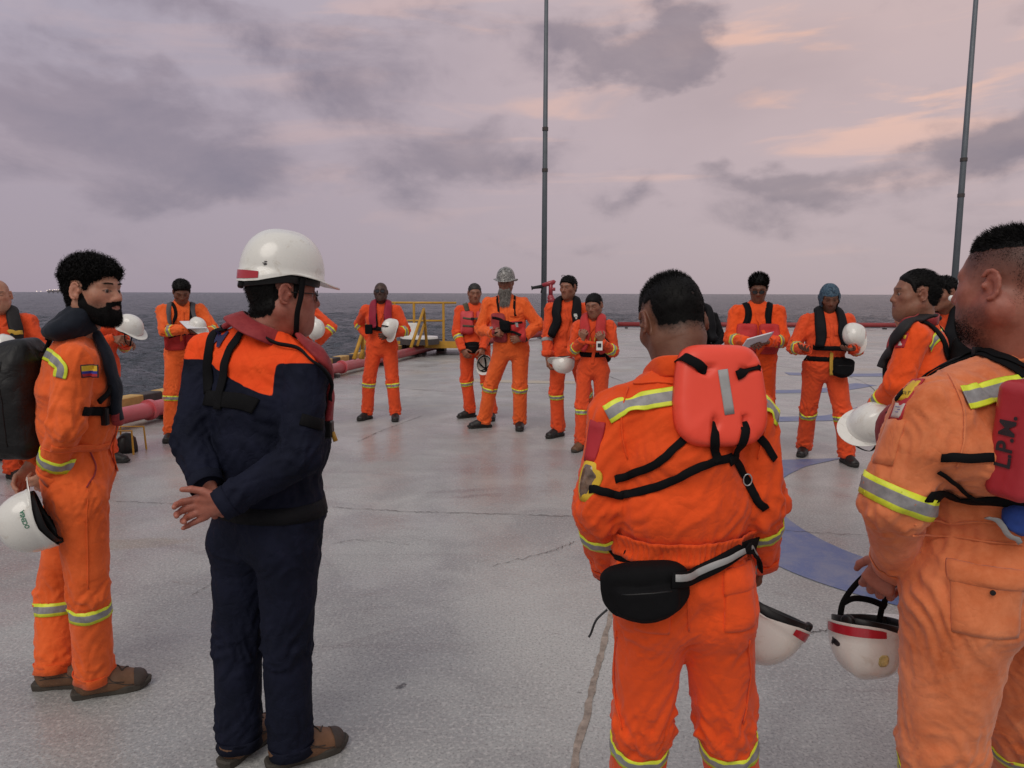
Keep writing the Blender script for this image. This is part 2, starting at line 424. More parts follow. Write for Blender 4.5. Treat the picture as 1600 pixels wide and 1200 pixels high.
class MB:
    """collects simple shapes into one mesh"""
    def __init__(s): s.v = []; s.f = []; s.fm = []; s.n = 0; s.cur = 0
    def add(s, v, f):
        for x in v: s.v.append(tuple(float(c) for c in x))
        for q in f: s.f.append([int(i)+s.n for i in q]); s.fm.append(s.cur)
        s.n += len(v); return s
    def box(s, c, h, axes=None, bev=0.0):
        c = np.asarray(c, float); A = np.eye(3) if axes is None else np.asarray(axes, float)
        h = np.asarray(h, float)
        if bev <= 0:
            v = [c+A.T@(h*np.array([x, y, z])) for x in (-1, 1) for y in (-1, 1) for z in (-1, 1)]
            return s.add(v, [(0, 1, 3, 2), (4, 6, 7, 5), (0, 4, 5, 1), (2, 3, 7, 6), (0, 2, 6, 4), (1, 5, 7, 3)])
        idx = {}; v = []
        for x in (-1, 1):
            for y in (-1, 1):
                for z in (-1, 1):
                    for ax in range(3):
                        e = h-bev; e = e.copy(); e[ax] = h[ax]
                        idx[(x, y, z, ax)] = len(v); v.append(c+A.T@(e*np.array([x, y, z])))
        f = []
        for ax in range(3):
            o = [i for i in range(3) if i != ax]
            for sg in (-1, 1):
                q = []
                for a, b in ((-1, -1), (1, -1), (1, 1), (-1, 1)):
                    k = [0, 0, 0]; k[ax] = sg; k[o[0]] = a; k[o[1]] = b; q.append(idx[(*k, ax)])
                if (sg == 1) == (ax == 1): q = q[::-1]
                f.append(q)
            for a in (-1, 1):
                for b in (-1, 1):
                    k0 = [0, 0, 0]; k0[o[0]] = a; k0[o[1]] = b; k1 = list(k0); k0[ax] = -1; k1[ax] = 1
                    q = [idx[(*k0, o[0])], idx[(*k1, o[0])], idx[(*k1, o[1])], idx[(*k0, o[1])]]
                    f.append(q)
        for x in (-1, 1):
            for y in (-1, 1):
                for z in (-1, 1): f.append([idx[(x, y, z, a)] for a in range(3)])
        return s.add(v, f)
    def tube(s, pts, r, n=10, caps=True, sq=None):
        pts = [np.asarray(p, float) for p in pts]; m = len(pts)
        rs = [r]*m if np.isscalar(r) else list(r)
        up = None; v = []
        for i in range(m):
            t = nrm(pts[min(i+1, m-1)]-pts[max(i-1, 0)])
            if up is None:
                up = np.cross(t, [0, 0, 1.0]) if abs(t[2]) < 0.95 else np.cross(t, [0, 1.0, 0])
            up = nrm(up-t*(up@t)); b = np.cross(t, up)
            for k in range(n):
                a = 2*math.pi*k/n
                v.append(pts[i]+rs[i]*(math.cos(a)*up+math.sin(a)*b))
        f = [(i*n+k, i*n+(k+1) % n, (i+1)*n+(k+1) % n, (i+1)*n+k) for i in range(m-1) for k in range(n)]
        if caps: f += [list(range(n))[::-1], [(m-1)*n+k for k in range(n)]]
        return s.add(v, f)
    def lathe(s, prof, c, axis=(0, 0, 1), n=24):
        w = nrm(axis); u = np.cross(w, [0.0, 1, 0]) if abs(w[1]) < 0.9 else np.cross(w, [1.0, 0, 0]); u = nrm(u); b = np.cross(w, u)
        c = np.asarray(c, float)
        v = [c+w*z+r*(math.cos(2*math.pi*k/n)*u+math.sin(2*math.pi*k/n)*b) for r, z in prof for k in range(n)]
        m = len(prof)
        f = [(i*n+k, i*n+(k+1) % n, (i+1)*n+(k+1) % n, (i+1)*n+k) for i in range(m-1) for k in range(n)]
        f += [list(range(n))[::-1], [(m-1)*n+k for k in range(n)]]
        return s.add(v, f)
    def sphere(s, c, r, n=12, m=8):
        pr = [(max(1e-4, r*math.sin(math.pi*i/m)), -r*math.cos(math.pi*i/m)) for i in range(m+1)]
        return s.lathe(pr, c, n=n)
    def build(s, name, mat, parent=None, smooth_=False, mats=None):
        o = mk(name, s.v, s.f, mat, parent, smooth_, mats=mats, fmat=s.fm if mats else None)
        return o
def soften(o, ang=40):
    me = o.data
    me.polygons.foreach_set('use_smooth', np.ones(len(me.polygons), bool))
    me.set_sharp_from_angle(angle=rad(ang)); return o
class Surf:
    def __init__(s, v, q):
        s.v = v; s.q = q
        s.b = BVHTree.FromPolygons(v.tolist(), q.tolist())
    def near(s, p):
        l, n, i, d = s.b.find_nearest(Vector(p)); return np.array(l), np.array(n)
    def hit(s, o, d, mx=10):
        l, n, i, t = s.b.ray_cast(Vector(o), Vector(nrm(d)), mx)
        return None if l is None else (np.array(l), np.array(n))
def ring_loft(C, N, Sd, wd, th, n=12, e=0.6, close=False):
    """cross sections: centre C, outward N, side Sd, half width wd, half thickness th (superellipse)"""
    v = []
    for c, nn, ss, w, t in zip(C, N, Sd, wd, th):
        for k in range(n):
            a = 2*math.pi*k/n; ca, sa = math.cos(a), math.sin(a)
            v.append(c+ss*w*math.copysign(abs(ca)**e, ca)+nn*t*math.copysign(abs(sa)**e, sa))
    m = len(C); f = []
    for i in range(m if close else m-1):
        j = (i+1) % m
        for k in range(n): f.append((i*n+k, j*n+k, j*n+(k+1) % n, i*n+(k+1) % n))
    if not close:
        f += [list(range(n)), [(m-1)*n+k for k in range(n)][::-1]]
    return np.array(v), f
def strap(surf, pts, width, thick=0.004, off=0.002, n=6, bump=0.0, close=False, e=0.35, ns=8, sm=2, snap=True):
    """a strap or pad that lies on the surface along pts"""
    P = catmull(pts, n) if len(pts) < 40 else np.array(pts)
    if close: P = P[:-1]
    C = []; N = []
    for p in P:
        if snap and surf is not None:
            l, nn = surf.near(p); out = p-l
            if out@nn > 0.012 and snap != 'hard': l = l+nn*min(out@nn, 0.2)*(0.0 if snap is True else 1.0)
            C.append(l); N.append(nn)
        else: C.append(p); N.append(V(0, 0, 1) if surf is None else surf.near(p)[1])
    C = np.array(C); N = np.array(N)
    for _ in range(sm):
        if close:
            C = 0.5*C+0.25*(np.roll(C, 1, 0)+np.roll(C, -1, 0)); N = 0.5*N+0.25*(np.roll(N, 1, 0)+np.roll(N, -1, 0))
        else:
            C[1:-1] = 0.5*C[1:-1]+0.25*(C[:-2]+C[2:]); N[1:-1] = 0.5*N[1:-1]+0.25*(N[:-2]+N[2:])
    T = np.roll(C, -1, 0)-np.roll(C, 1, 0) if close else np.gradient(C, axis=0)
    T /= np.maximum(1e-9, np.linalg.norm(T, axis=1))[:, None]
    N = N-T*(N*T).sum(1)[:, None]; N /= np.maximum(1e-9, np.linalg.norm(N, axis=1))[:, None]
    Sd = np.cross(T, N)
    m = len(C); tt = np.linspace(0, 1, m)
    wf = (lambda t: np.interp(t, np.linspace(0, 1, len(width)), width)) if not np.isscalar(width) else (lambda t: np.full_like(t, width))
    w = wf(tt)/2
    th = np.interp(tt, np.linspace(0, 1, len(thick)), thick)/2 if not np.isscalar(thick) else np.full(m, thick/2)
    C = C+N*(off+th)[:, None]
    return ring_loft(C, N, Sd, w, th, ns, e, close)
def shell(surf, a, b, u, s0, s1, off, rmax, rows=3, n=48, fn=None, thick=0.0, a0=0, a1=360, rdef=None, clip=None):
    """sheet wrapped round the axis a-b between axial positions s0..s1 (metres from a), rays cast from inside outwards"""
    a = np.asarray(a, float); w = nrm(np.asarray(b)-a); u = np.asarray(u, float); u = nrm(u-w*(u@w)); vv = np.cross(w, u)
    full = (a1-a0) >= 359; m = n if full else n+1
    R = np.zeros((rows, m)); D = []
    for k in range(m):
        th = rad(a0+(a1-a0)*k/n); D.append(math.cos(th)*u+math.sin(th)*vv)
    for i in range(rows):
        s = s0+(s1-s0)*i/(rows-1)
        for k in range(m):
            h = surf.hit(a+w*s, D[k], rmax)
            R[i, k] = np.nan if h is None else np.linalg.norm(h[0]-a-w*s)
    for k in range(m):
        col = R[:, k]; g = ~np.isnan(col); R[:, k] = np.where(g, col, np.mean(col[g]) if g.any() else np.nan)
    if clip: md = np.nanmedian(R); R = np.minimum(R, md*clip)
    bad = np.isnan(R[0])
    if bad.any(): R[:, bad] = np.nanmedian(R) if not bad.all() else (rdef or rmax*0.7)
    v = []; ac = []
    for i in range(rows):
        s = s0+(s1-s0)*i/(rows-1)
        for k in range(m):
            o = off+(fn(i/(rows-1), k/n) if fn else 0)
            v.append(a+w*s+D[k]*(R[i, k]+o)); ac.append(-1+2*i/(rows-1))
    f = []
    for i in range(rows-1):
        for k in range(n):
            j = (k+1) % m
            f.append((i*m+k, i*m+j, (i+1)*m+j, (i+1)*m+k))
    v = np.array(v)
    if thick:
        N0 = len(v); inner = np.array([x-thick*D[i % m] for i, x in enumerate(v)])
        v = np.concatenate([v, inner]); f2 = [tuple(x+N0 for x in q[::-1]) for q in f]
        for k in range(n):
            j = (k+1) % m
            f2.append((j, k, k+N0, j+N0)); r = (rows-1)*m; f2.append((r+k, r+j, r+j+N0, r+k+N0))
        f = f+f2; ac = ac+ac
    return v, f, np.array(ac)
def panel(surf, O, U, Wv, D, hu, hw, thick, nu=12, nw=12, off=0.002, k=0.12, edge=4.0, mx=0.6, puff=0.0, outline=None, back=0.3, stiff=False):
    """slab draped on surf: centre O, half sizes hu, hw along U, Wv; rays go along -D from O + back*D"""
    U = nrm(U); Wv = nrm(Wv); D = nrm(D); top = []; bot = []; last = None; uv = []
    for j in range(nw+1):
        for i in range(nu+1):
            a = -1+2*i/nu; b = -1+2*j/nw
            if outline: x, y = outline(a, b)
            else: x = a*(1-k*abs(b)**5); y = b*(1-k*abs(a)**5)
            p = O+U*x*hu+Wv*y*hw+D*back
            h = surf.hit(p, -D, mx) if surf is not None else None
            l = h[0] if h is not None else (None)
            top.append((p, l, a, b)); uv.append((a, b))
    dep = np.array([np.nan if l is None else (p-l)@D for p, l, a, b in top])
    if np.isnan(dep).all(): dep[:] = back
    dep[np.isnan(dep)] = np.nanmedian(dep)
    g = dep.reshape(nw+1, nu+1)
    med = np.median(g); g = np.clip(g, med-0.09, med+0.06)
    for _ in range(2):
        gp = np.pad(g, 1, mode='edge'); g = (gp[1:-1, 1:-1]*2+gp[:-2, 1:-1]+gp[2:, 1:-1]+gp[1:-1, :-2]+gp[1:-1, 2:])/6
    dep = g.ravel()
    if stiff:
        ab = np.array(uv); A_ = np.stack([np.ones(len(dep)), ab[:, 0], ab[:, 1], ab[:, 0]**2*.5], 1); co_ = np.linalg.lstsq(A_, dep, rcond=None)[0]; dep = A_@co_
    T = []; B = []
    for (p, l, a, b), dd in zip(top, dep):
        s = p-D*dd; e = (1-abs(a)**edge)*(1-abs(b)**edge)
        e = max(0.0, e)**0.5
        T.append(s+D*(off+thick*(0.35+0.65*e)+puff*e)); B.append(s+D*(off-0.004))
    n = nu+1; N0 = len(T); f = []
    for j in range(nw):
        for i in range(nu):
            q = (j*n+i, j*n+i+1, (j+1)*n+i+1, (j+1)*n+i); f.append(q); f.append(tuple(x+N0 for x in q[::-1]))
    per = [i for i in range(n)]+[j*n+nu for j in range(1, nw+1)]+[nw*n+i for i in range(nu-1, -1, -1)]+[j*n for j in range(nw-1, 0, -1)]
    for i in range(len(per)):
        a, b = per[i], per[(i+1) % len(per)]; f.append((b, a, a+N0, b+N0))
    v = np.array(T+B)
    if np.cross(U, Wv)@D < 0: f = [q[::-1] for q in f]
    return v, f, np.array(uv+uv)
M_TAPE = tape_mat()
M_EYE = plain('eye white', (.27, .21, .19), .2, noise=.03); M_IRIS = plain('iris brown', (.05, .022, .010), .15, noise=.1)
M_BLACK = plain('matt black', (.012, .012, .014), .7); M_BLACKP = plain('black plastic', (.008, .008, .009), .42, noise=.2, spec=.35)
M_STRAP = fabric('black webbing', (.006, .006, .007), .2, rough=.8, bump=.15, sheen=0, spec=.12)
M_HELMET = plain('white helmet plastic', (.72, .71, .67), .28, noise=.03, coat=.5, dirt=(.50, .45, .38), nscale=7)
M_REDREF = plain('red reflective', (.42, .015, .03), .3, coat=.4)
M_ORANGE = fabric('orange coverall cloth', (.86, .090, .014), .14, sheen=.12)
M_ORANGE2 = fabric('orange coverall cloth slightly faded', (.86, .118, .018), .14, fade=(.86, .15, .035), sheen=.12)
M_ORANGE3 = fabric('red orange coverall cloth', (.78, .085, .022), .14, sheen=.12)
M_FADED = fabric('washed out orange cloth', (.70, .15, .040), .16, fade=(.76, .25, .11), sheen=.2)
M_REDVEST = fabric('red vest nylon', (.50, .035, .035), .15, rough=.6, bump=.4)
M_DKRED = fabric('dark red vest nylon', (.26, .018, .028), .2, rough=.6, bump=.4, fade=(.36, .05, .05))
M_BLKVEST = fabric('black vest nylon', (.007, .007, .009), .2, rough=.7, bump=.4, sheen=0, spec=.15)
M_GREYVEST = fabric('charcoal vest nylon', (.022, .020, .021), .2, rough=.65, bump=.4, sheen=0, spec=.2)
M_FOAM = plain('glossy red orange foam skin', (.90, .075, .038), .46, noise=.05, nscale=5, bump=.15, bscale=30, coat=.0)
M_HAIR = plain('black hair', (.0035, .003, .003), .6, noise=.3, spec=.16)
M_HAIRB = plain('dark brown hair', (.008, .005, .004), .6, noise=.3, spec=.18)
M_GREYHAIR = plain('grey beard hair', (.20, .18, .165), .6, noise=.4, nscale=60)
M_BOOT = plain('black boot leather', (.010, .009, .009), .5, noise=.3, bump=.3)
M_BROWN = plain('brown boot leather', (.13, .062, .030), .65, noise=.3, bump=.4)
M_SOLE = plain('boot sole rubber', (.045, .038, .030), .8, noise=.3); M_SOLEB = plain('black sole rubber', (.02, .019, .018), .75)
M_TOE = plain('dark toe cap leather', (.035, .024, .018), .6, noise=.3, bump=.3)
BK = {'mat': M_BOOT, 'sole': M_SOLEB, 'lace': M_BLACK}
BR = {'mat': M_BROWN, 'sole': M_SOLE, 'lace': M_TOE, 'toe': M_TOE}
SK_LIGHT = skin_mat('light skin', (.46, .23, .15)); SK_TAN = skin_mat('tan skin', (.26, .115, .07)); SK_BROWN = skin_mat('brown skin', (.17, .072, .042))
SK_DARK = skin_mat('dark brown skin', (.065, .032, .022)); SK_RED = skin_mat('ruddy skin', (.34, .125, .085))
# ================================================================== people
def frame(yaw, pitch=0, roll=0):
    """columns right, forward, up; yaw 0 faces +Y, 90 faces +X; pitch > 0 looks down; roll > 0 tilts to the own right"""
    y, p, r = rad(yaw), rad(pitch), rad(roll)
    R = V(math.cos(y), -math.sin(y), 0); F = V(math.sin(y), math.cos(y), 0); U = V(0, 0, 1)
    F2 = F*math.cos(p)-U*math.sin(p); U2 = U*math.cos(p)+F*math.sin(p)
    R3 = R*math.cos(r)-U2*math.sin(r); U3 = U2*math.cos(r)+R*math.sin(r)
    return np.stack([R3, F2, U3], 1)
def sstep(x, a, b):
    t = np.clip((x-a)/(b-a), 0, 1); return t*t*(3-2*t)
def head_local(vox, neck, style):
    """head about the middle of the skull; x own right, y forward, z up"""
    fat = style.get('fat', 0.0); g = Grid((-.125, -.16, min(-.19, neck[2]-.03)), (.125, .14, .15), vox)
    g.ell((0, -.014, .034), (.077, .098, .088), k=0)
    g.ell((0, .022, -.022), (.064+.012*fat, .070, .088), k=.03)
    g.cap((0, .03, -.066), (0, .066, -.092), .030, .021, k=.03)
    for s in (-1, 1):
        g.cap((s*(.052+.014*fat), -.012, -.045), (s*.014, .064, -.093), .021+.012*fat, .017, k=.028)
        g.ell((s*.044, .052, -.012), (.022, .020, .016), k=.03)
        g.cap((s*.010, .083, .031), (s*.044, .066, .033), .011, .010, k=.015)
        if fat: g.ell((s*.042, .03, -.065), (.032, .04, .035), k=.03)
    g.cap((0, -.028, -.06), neck, (.058+.012*fat, .060), (.064+.016*fat, .066), u=(1, 0, 0), k=.04)
    if fat: g.ell((0, .03, -.10), (.05, .045, .03), k=.04)
    if fat > 1: g.ell((0, -.080, -.060), (.055, .022, .016), k=.010); g.ell((0, -.082, -.088), (.055, .022, .014), k=.010)
    for s in (-1, 1):
        g.ell((s*.031, .094, .011), (.017, .014, .011), k=.012, op='s')
        g.ell((s*.031, .0715, .0095), (.0150, .0140, .0135), k=.003)
        if style.get('eyes', 'open') == 'open' and vox < .0045:
            g.ell((s*.031, .0885, .0085), (.0128, .006, .0034), k=.001, op='s')
    nl = style.get('nose', 1.0)
    g.cap((0, .082, .022), (0, .098+.006*nl, -.020), .0078, .0115*nl, k=.012)
    for s in (-1, 1): g.ell((s*.0125, .092, -.025), (.009, .010, .008), k=.006)
    g.ell((0, .074, -.056), (.034, .018, .026), k=.03)
    g.cap((-.018, .082, -.0490), (.018, .082, -.0490), .0050, .0050, k=.008)
    g.cap((-.014, .083, -.0575), (.014, .083, -.0575), .0058, .0058, k=.008)
    if vox < .0045: g.cap((-.022, .094, -.0525), (.022, .094, -.0525), .0016, .0016, k=.003, op='s')
    for s in (-1, 1):
        ax = frame(s*-22, 0, 0).T
        ex = .080+.008*fat
        g.ell((s*ex, -.010, .004), (.008, .019, .032), axes=ax, k=.008)
        if vox < .0045:
            rim_ = [V(s*(ex+.008-.004*math.cos(q)), -.010-.0185*math.sin(q)+.002, .006+.030*math.cos(q)) for q in np.linspace(-.9, 3.3, 9)]
            for a_, b_ in zip(rim_[:-1], rim_[1:]): g.cap(a_, b_, .0042, .0042, k=.003)
            g.ell((s*(ex+.010), -.006, .003), (.008, .010, .016), k=.003, op='s'); g.ell((s*ex, .006, .004), (.010, .006, .008), k=.004)
        else: g.ell((s*.091, -.004, .007), (.007, .011, .020), axes=ax, k=.004, op='s')
    v, q = g.mesh(1)
    t = np.ones((len(v), 4)); x, y, z = v.T
    lip = (np.abs(x) < .024) & (y > .078) & (z < -.043) & (z > -.064)
    w = np.exp(-((z+.0525)/.008)**2)*sstep(.026-np.abs(x), 0, .006)*(y > .075)
    t[:, :3] *= 1-w[:, None]*np.array([.18, .42, .35])
    b = style.get('stubble', 0)
    if b:
        m = sstep(-z, .022+.0, .05)*sstep(y, -.02, .02)*sstep(z, -.135, -.115)*(1-w)
        m = np.maximum(m*(1-.75*np.exp(-((x/.035)**2+((z+.03)/.02)**2))), np.exp(-((z+.037)/.006)**2-(x/.026)**4)*(y > .06)*.8)
        m = m*(.75+.5*perlin(v*330)); t[:, :3] *= 1-b*np.clip(m, 0, 1)[:, None]
    if style.get('scalp', 1):
        h = scalp_height(v, style); fd = style.get('fade', .012); m = sstep(h, -.004, fd) if not style.get('buzz') else sstep(z+.25*np.maximum(0, -y)+.006*perlin(v*90), -.035, .085)*sstep(.082-y-.6*np.maximum(0, .05-z), 0, .03)*(1-.9*sstep(np.abs(x), .083, .090))
        t[:, :3] *= 1-m[:, None]*style.get('scalp_dark', .8)
    # cheeks, nose and ears are redder
    red = np.exp(-((np.abs(x)-.045)**2+(z+.02)**2)/.0007)*(y > .02)+np.exp(-(x**2+(z+.02)**2)/.0003)*(y > .08)+(np.abs(x) > .08)*.8
    t[:, 1:3] *= 1-.14*np.clip(red, 0, 1)[:, None]
    brow = np.exp(-((z-.036-.10*np.abs(np.abs(x)-.02)*0)/.0040)**2)*sstep(np.abs(x), .008, .014)*sstep(.052-np.abs(x), 0, .01)*(y > .05)
    t[:, :3] *= 1-.8*brow[:, None]
    if style.get('eyes', 'open') == 'open' and vox < .0045:
        rr_ = np.sqrt(((np.abs(x)-.031)/.0145)**2+((z-.0085)/.0052)**2); lid = np.exp(-((rr_-1)/.22)**2)*(y > .06)*np.where(z > .0075, 1, .45)
        t[:, :3] *= 1-.8*np.clip(lid, 0, 1)[:, None]
    if style.get('eyes', 'open') != 'open' or vox >= .0045:
        lash = np.exp(-((z-.0075)/.0022 if vox < .0045 else (z-.010)/.0055)**2)*np.exp(-((np.abs(x)-.031)/.012)**4)*(y > .06)
        t[:, :3] *= 1-.75*lash[:, None]
    return v, q, t
def scalp_height(v, style):
    x, y, z = v.T; k = style.get('hairline', 0.0)
    line = np.interp(y, [-.11, -.07, -.045, -.034, -.012, .004, .020, .030, .040, .060, .085, .11], [-.062, -.060, -.045, -.020, .036, .036, .005, .012, .040, .056, .074, .085])
    line = line+np.where(y > .03, k, 0)+style.get('up', 0.0)*(y < .03)
    wig = .005*perlin(v*70+3)
    ear = np.minimum(np.minimum(np.abs(x)-.0745, .026-np.abs(y+.010)), .040-np.abs(z-.004))
    return np.minimum(z-line+wig, -ear*3)
_HEADS = {}
def hand_local(side, curls, vox, thumb=(25, 20), spread=6):
    """wrist at origin, fingers +x, back of hand +z, thumb on +y (right) or -y (left)"""
    key = (side, tuple(curls), vox, thumb, spread)
    if key in _HEADS: return _HEADS[key]
    sg = 1 if side == 'r' else -1
    g = Grid((-.07, -.085, -.11), (.21, .085, .05), vox)
    g.cap((-.022, 0, 0), (.0, 0, 0), (.028, .023), (.027, .020), u=(0, 1, 0), k=0)
    g.cap((.0, 0, 0), (.078, sg*.002, 0), (.028, .018), (.040, .0135), u=(0, 1, 0), k=.012, cap=.8)
    g.cap((.02, sg*.02, -.006), (.06, sg*.03, -.006), .014, .012, k=.012)
    L = [(.041, .024, .019), (.046, .028, .020), (.043, .026, .019), (.034, .020, .017)]
    for i in range(4):
        y0 = sg*(.030-.0205*i); p = V(.080-(.006 if i == 3 else 0)-.003*abs(i-1), y0, .001)
        sp = rad(sg*spread*(1.2-i*.85)); c = rad(curls[i+1]); a = 0; r = (.0105, .0098, .0089, .0076)
        if i == 3: r = tuple(x*.88 for x in r)
        for j in range(3):
            a += c*(.9 if j == 0 else 1.1 if j == 1 else .7)
            d = V(math.cos(a)*math.cos(sp), math.cos(a)*math.sin(sp), -math.sin(a)); e = p+d*L[i][j]
            g.cap(p, e, r[j], r[j+1], k=.0035 if j else .007); p = e
    p = V(.018, sg*.024, -.006); a = rad(38+thumb[0]*.3); dn = rad(thumb[0]*.6)
    for j, (ln, r0, r1) in enumerate(((.042, .0135, .0115), (.032, .0110, .0100), (.024, .0100, .0078))):
        d = nrm(V(math.cos(a), sg*math.sin(a), -math.sin(dn))); e = p+d*ln
        g.cap(p, e, r0, r1, k=.008 if j == 0 else .003); p = e; a -= rad(thumb[1]); dn += rad(curls[0]*.5)
    v, q = g.mesh(1)
    _HEADS[key] = (v, q); return v, q
def boot_local(vox):
    key = ('boot', vox)
    if key in _HEADS: return _HEADS[key]
    g = Grid((-.07, -.11, 0), (.07, .21, .17), vox)
    g.cap((0, -.045, .050), (0, .06, .048), (.040, .045), (.047, .042), u=(1, 0, 0), k=0)
    g.cap((0, .06, .048), (0, .140, .038), (.048, .042), (.043, .033), u=(1, 0, 0), k=.02)
    g.cap((0, -.03, .06), (0, -.022, .14), (.040, .048), (.046, .052), u=(1, 0, 0), k=.03, cap=.4)
    g.cap((0, .02, .075), (0, .09, .052), .032, .03, k=.02)
    g.cap((0, -.05, .030), (0, .145, .028), (.043, .022), (.045, .020), u=(1, 0, 0), k=.012)
    g.add(lambda P: P[:, 2]-.016, (-.1, -.2, -.05), (.1, .25, .02), 0, 's')
    g.f = g.f
    v, q = g.mesh(1)
    _HEADS[key] = (v, q); return v, q
def sole_mesh():
    key = 'sole'
    if key in _HEADS: return _HEADS[key]
    out = []
    prof = [(-.098, .018), (-.092, .033), (-.06, .040), (-.01, .036), (.05, .043), (.10, .050), (.145, .046), (.172, .030), (.186, .012)]
    R = [(x+(.004 if 0 < y < .15 else 0), y) for y, x in prof]; Lf = [(-x+(.004 if 0 < y < .15 else 0), y) for y, x in prof[::-1]]
    ol = R+Lf
    v = []
    for z, k in ((.0, .97), (.004, 1.0), (.024, 1.02), (.030, .98)):
        for x, y in ol:
            v.append((x*k*.90, .04+(y-.04)*k, z+(.012*max(0, (y-.12)/.07)**2 if z < .01 else .008*max(0, (y-.12)/.07)**2)))
    n = len(ol); f = [(i*n+k, i*n+(k+1) % n, (i+1)*n+(k+1) % n, (i+1)*n+k) for i in range(3) for k in range(n)]
    f += [list(range(n))[::-1], [3*n+k for k in range(n)]]
    _HEADS[key] = (np.array(v), f); return _HEADS[key]
def blades(roots, normals, flow, length, width, jit=0.35, seg=2, bend=0.4, rng=None, curl=0.0):
    rng = rng or RNG; n = len(roots)
    L = length*(0.7+0.6*rng.random(n)) if np.isscalar(length) else length*(0.7+0.6*rng.random(n))
    d = normals*1.0+flow+rng.normal(size=(n, 3))*jit; d /= np.linalg.norm(d, axis=1)[:, None]
    sd = np.cross(d, rng.normal(size=(n, 3))); sd /= np.maximum(1e-6, np.linalg.norm(sd, axis=1))[:, None]
    up = np.cross(sd, d); ph = rng.random(n)*6.28
    vs = []; p = roots.copy(); step = (L/seg)[:, None]
    for i in range(seg+1):
        w = width*(1-(i/seg)**2*0.8)/2
        vs.append(p-sd*w); vs.append(p+sd*w)
        if curl:
            a = ph+curl*(i+1); dd = d*0.42+(sd*np.cos(a)[:, None]+up*np.sin(a)[:, None])*0.9; p = p+dd*step
        else:
            d2 = d+flow*bend*(i+1)/seg; d2 /= np.linalg.norm(d2, axis=1)[:, None]; p = p+d2*step
    v = np.stack(vs, 1).reshape(-1, 3); k = 2*(seg+1)
    f = np.concatenate([np.stack([np.arange(n)*k+2*i+j for j in (0, 1, 3, 2)], 1) for i in range(seg)])
    return v, f
def xf(v, F, o, s=1.0): return np.asarray(v)@(np.asarray(F).T)*s+np.asarray(o)
GREY_L = None
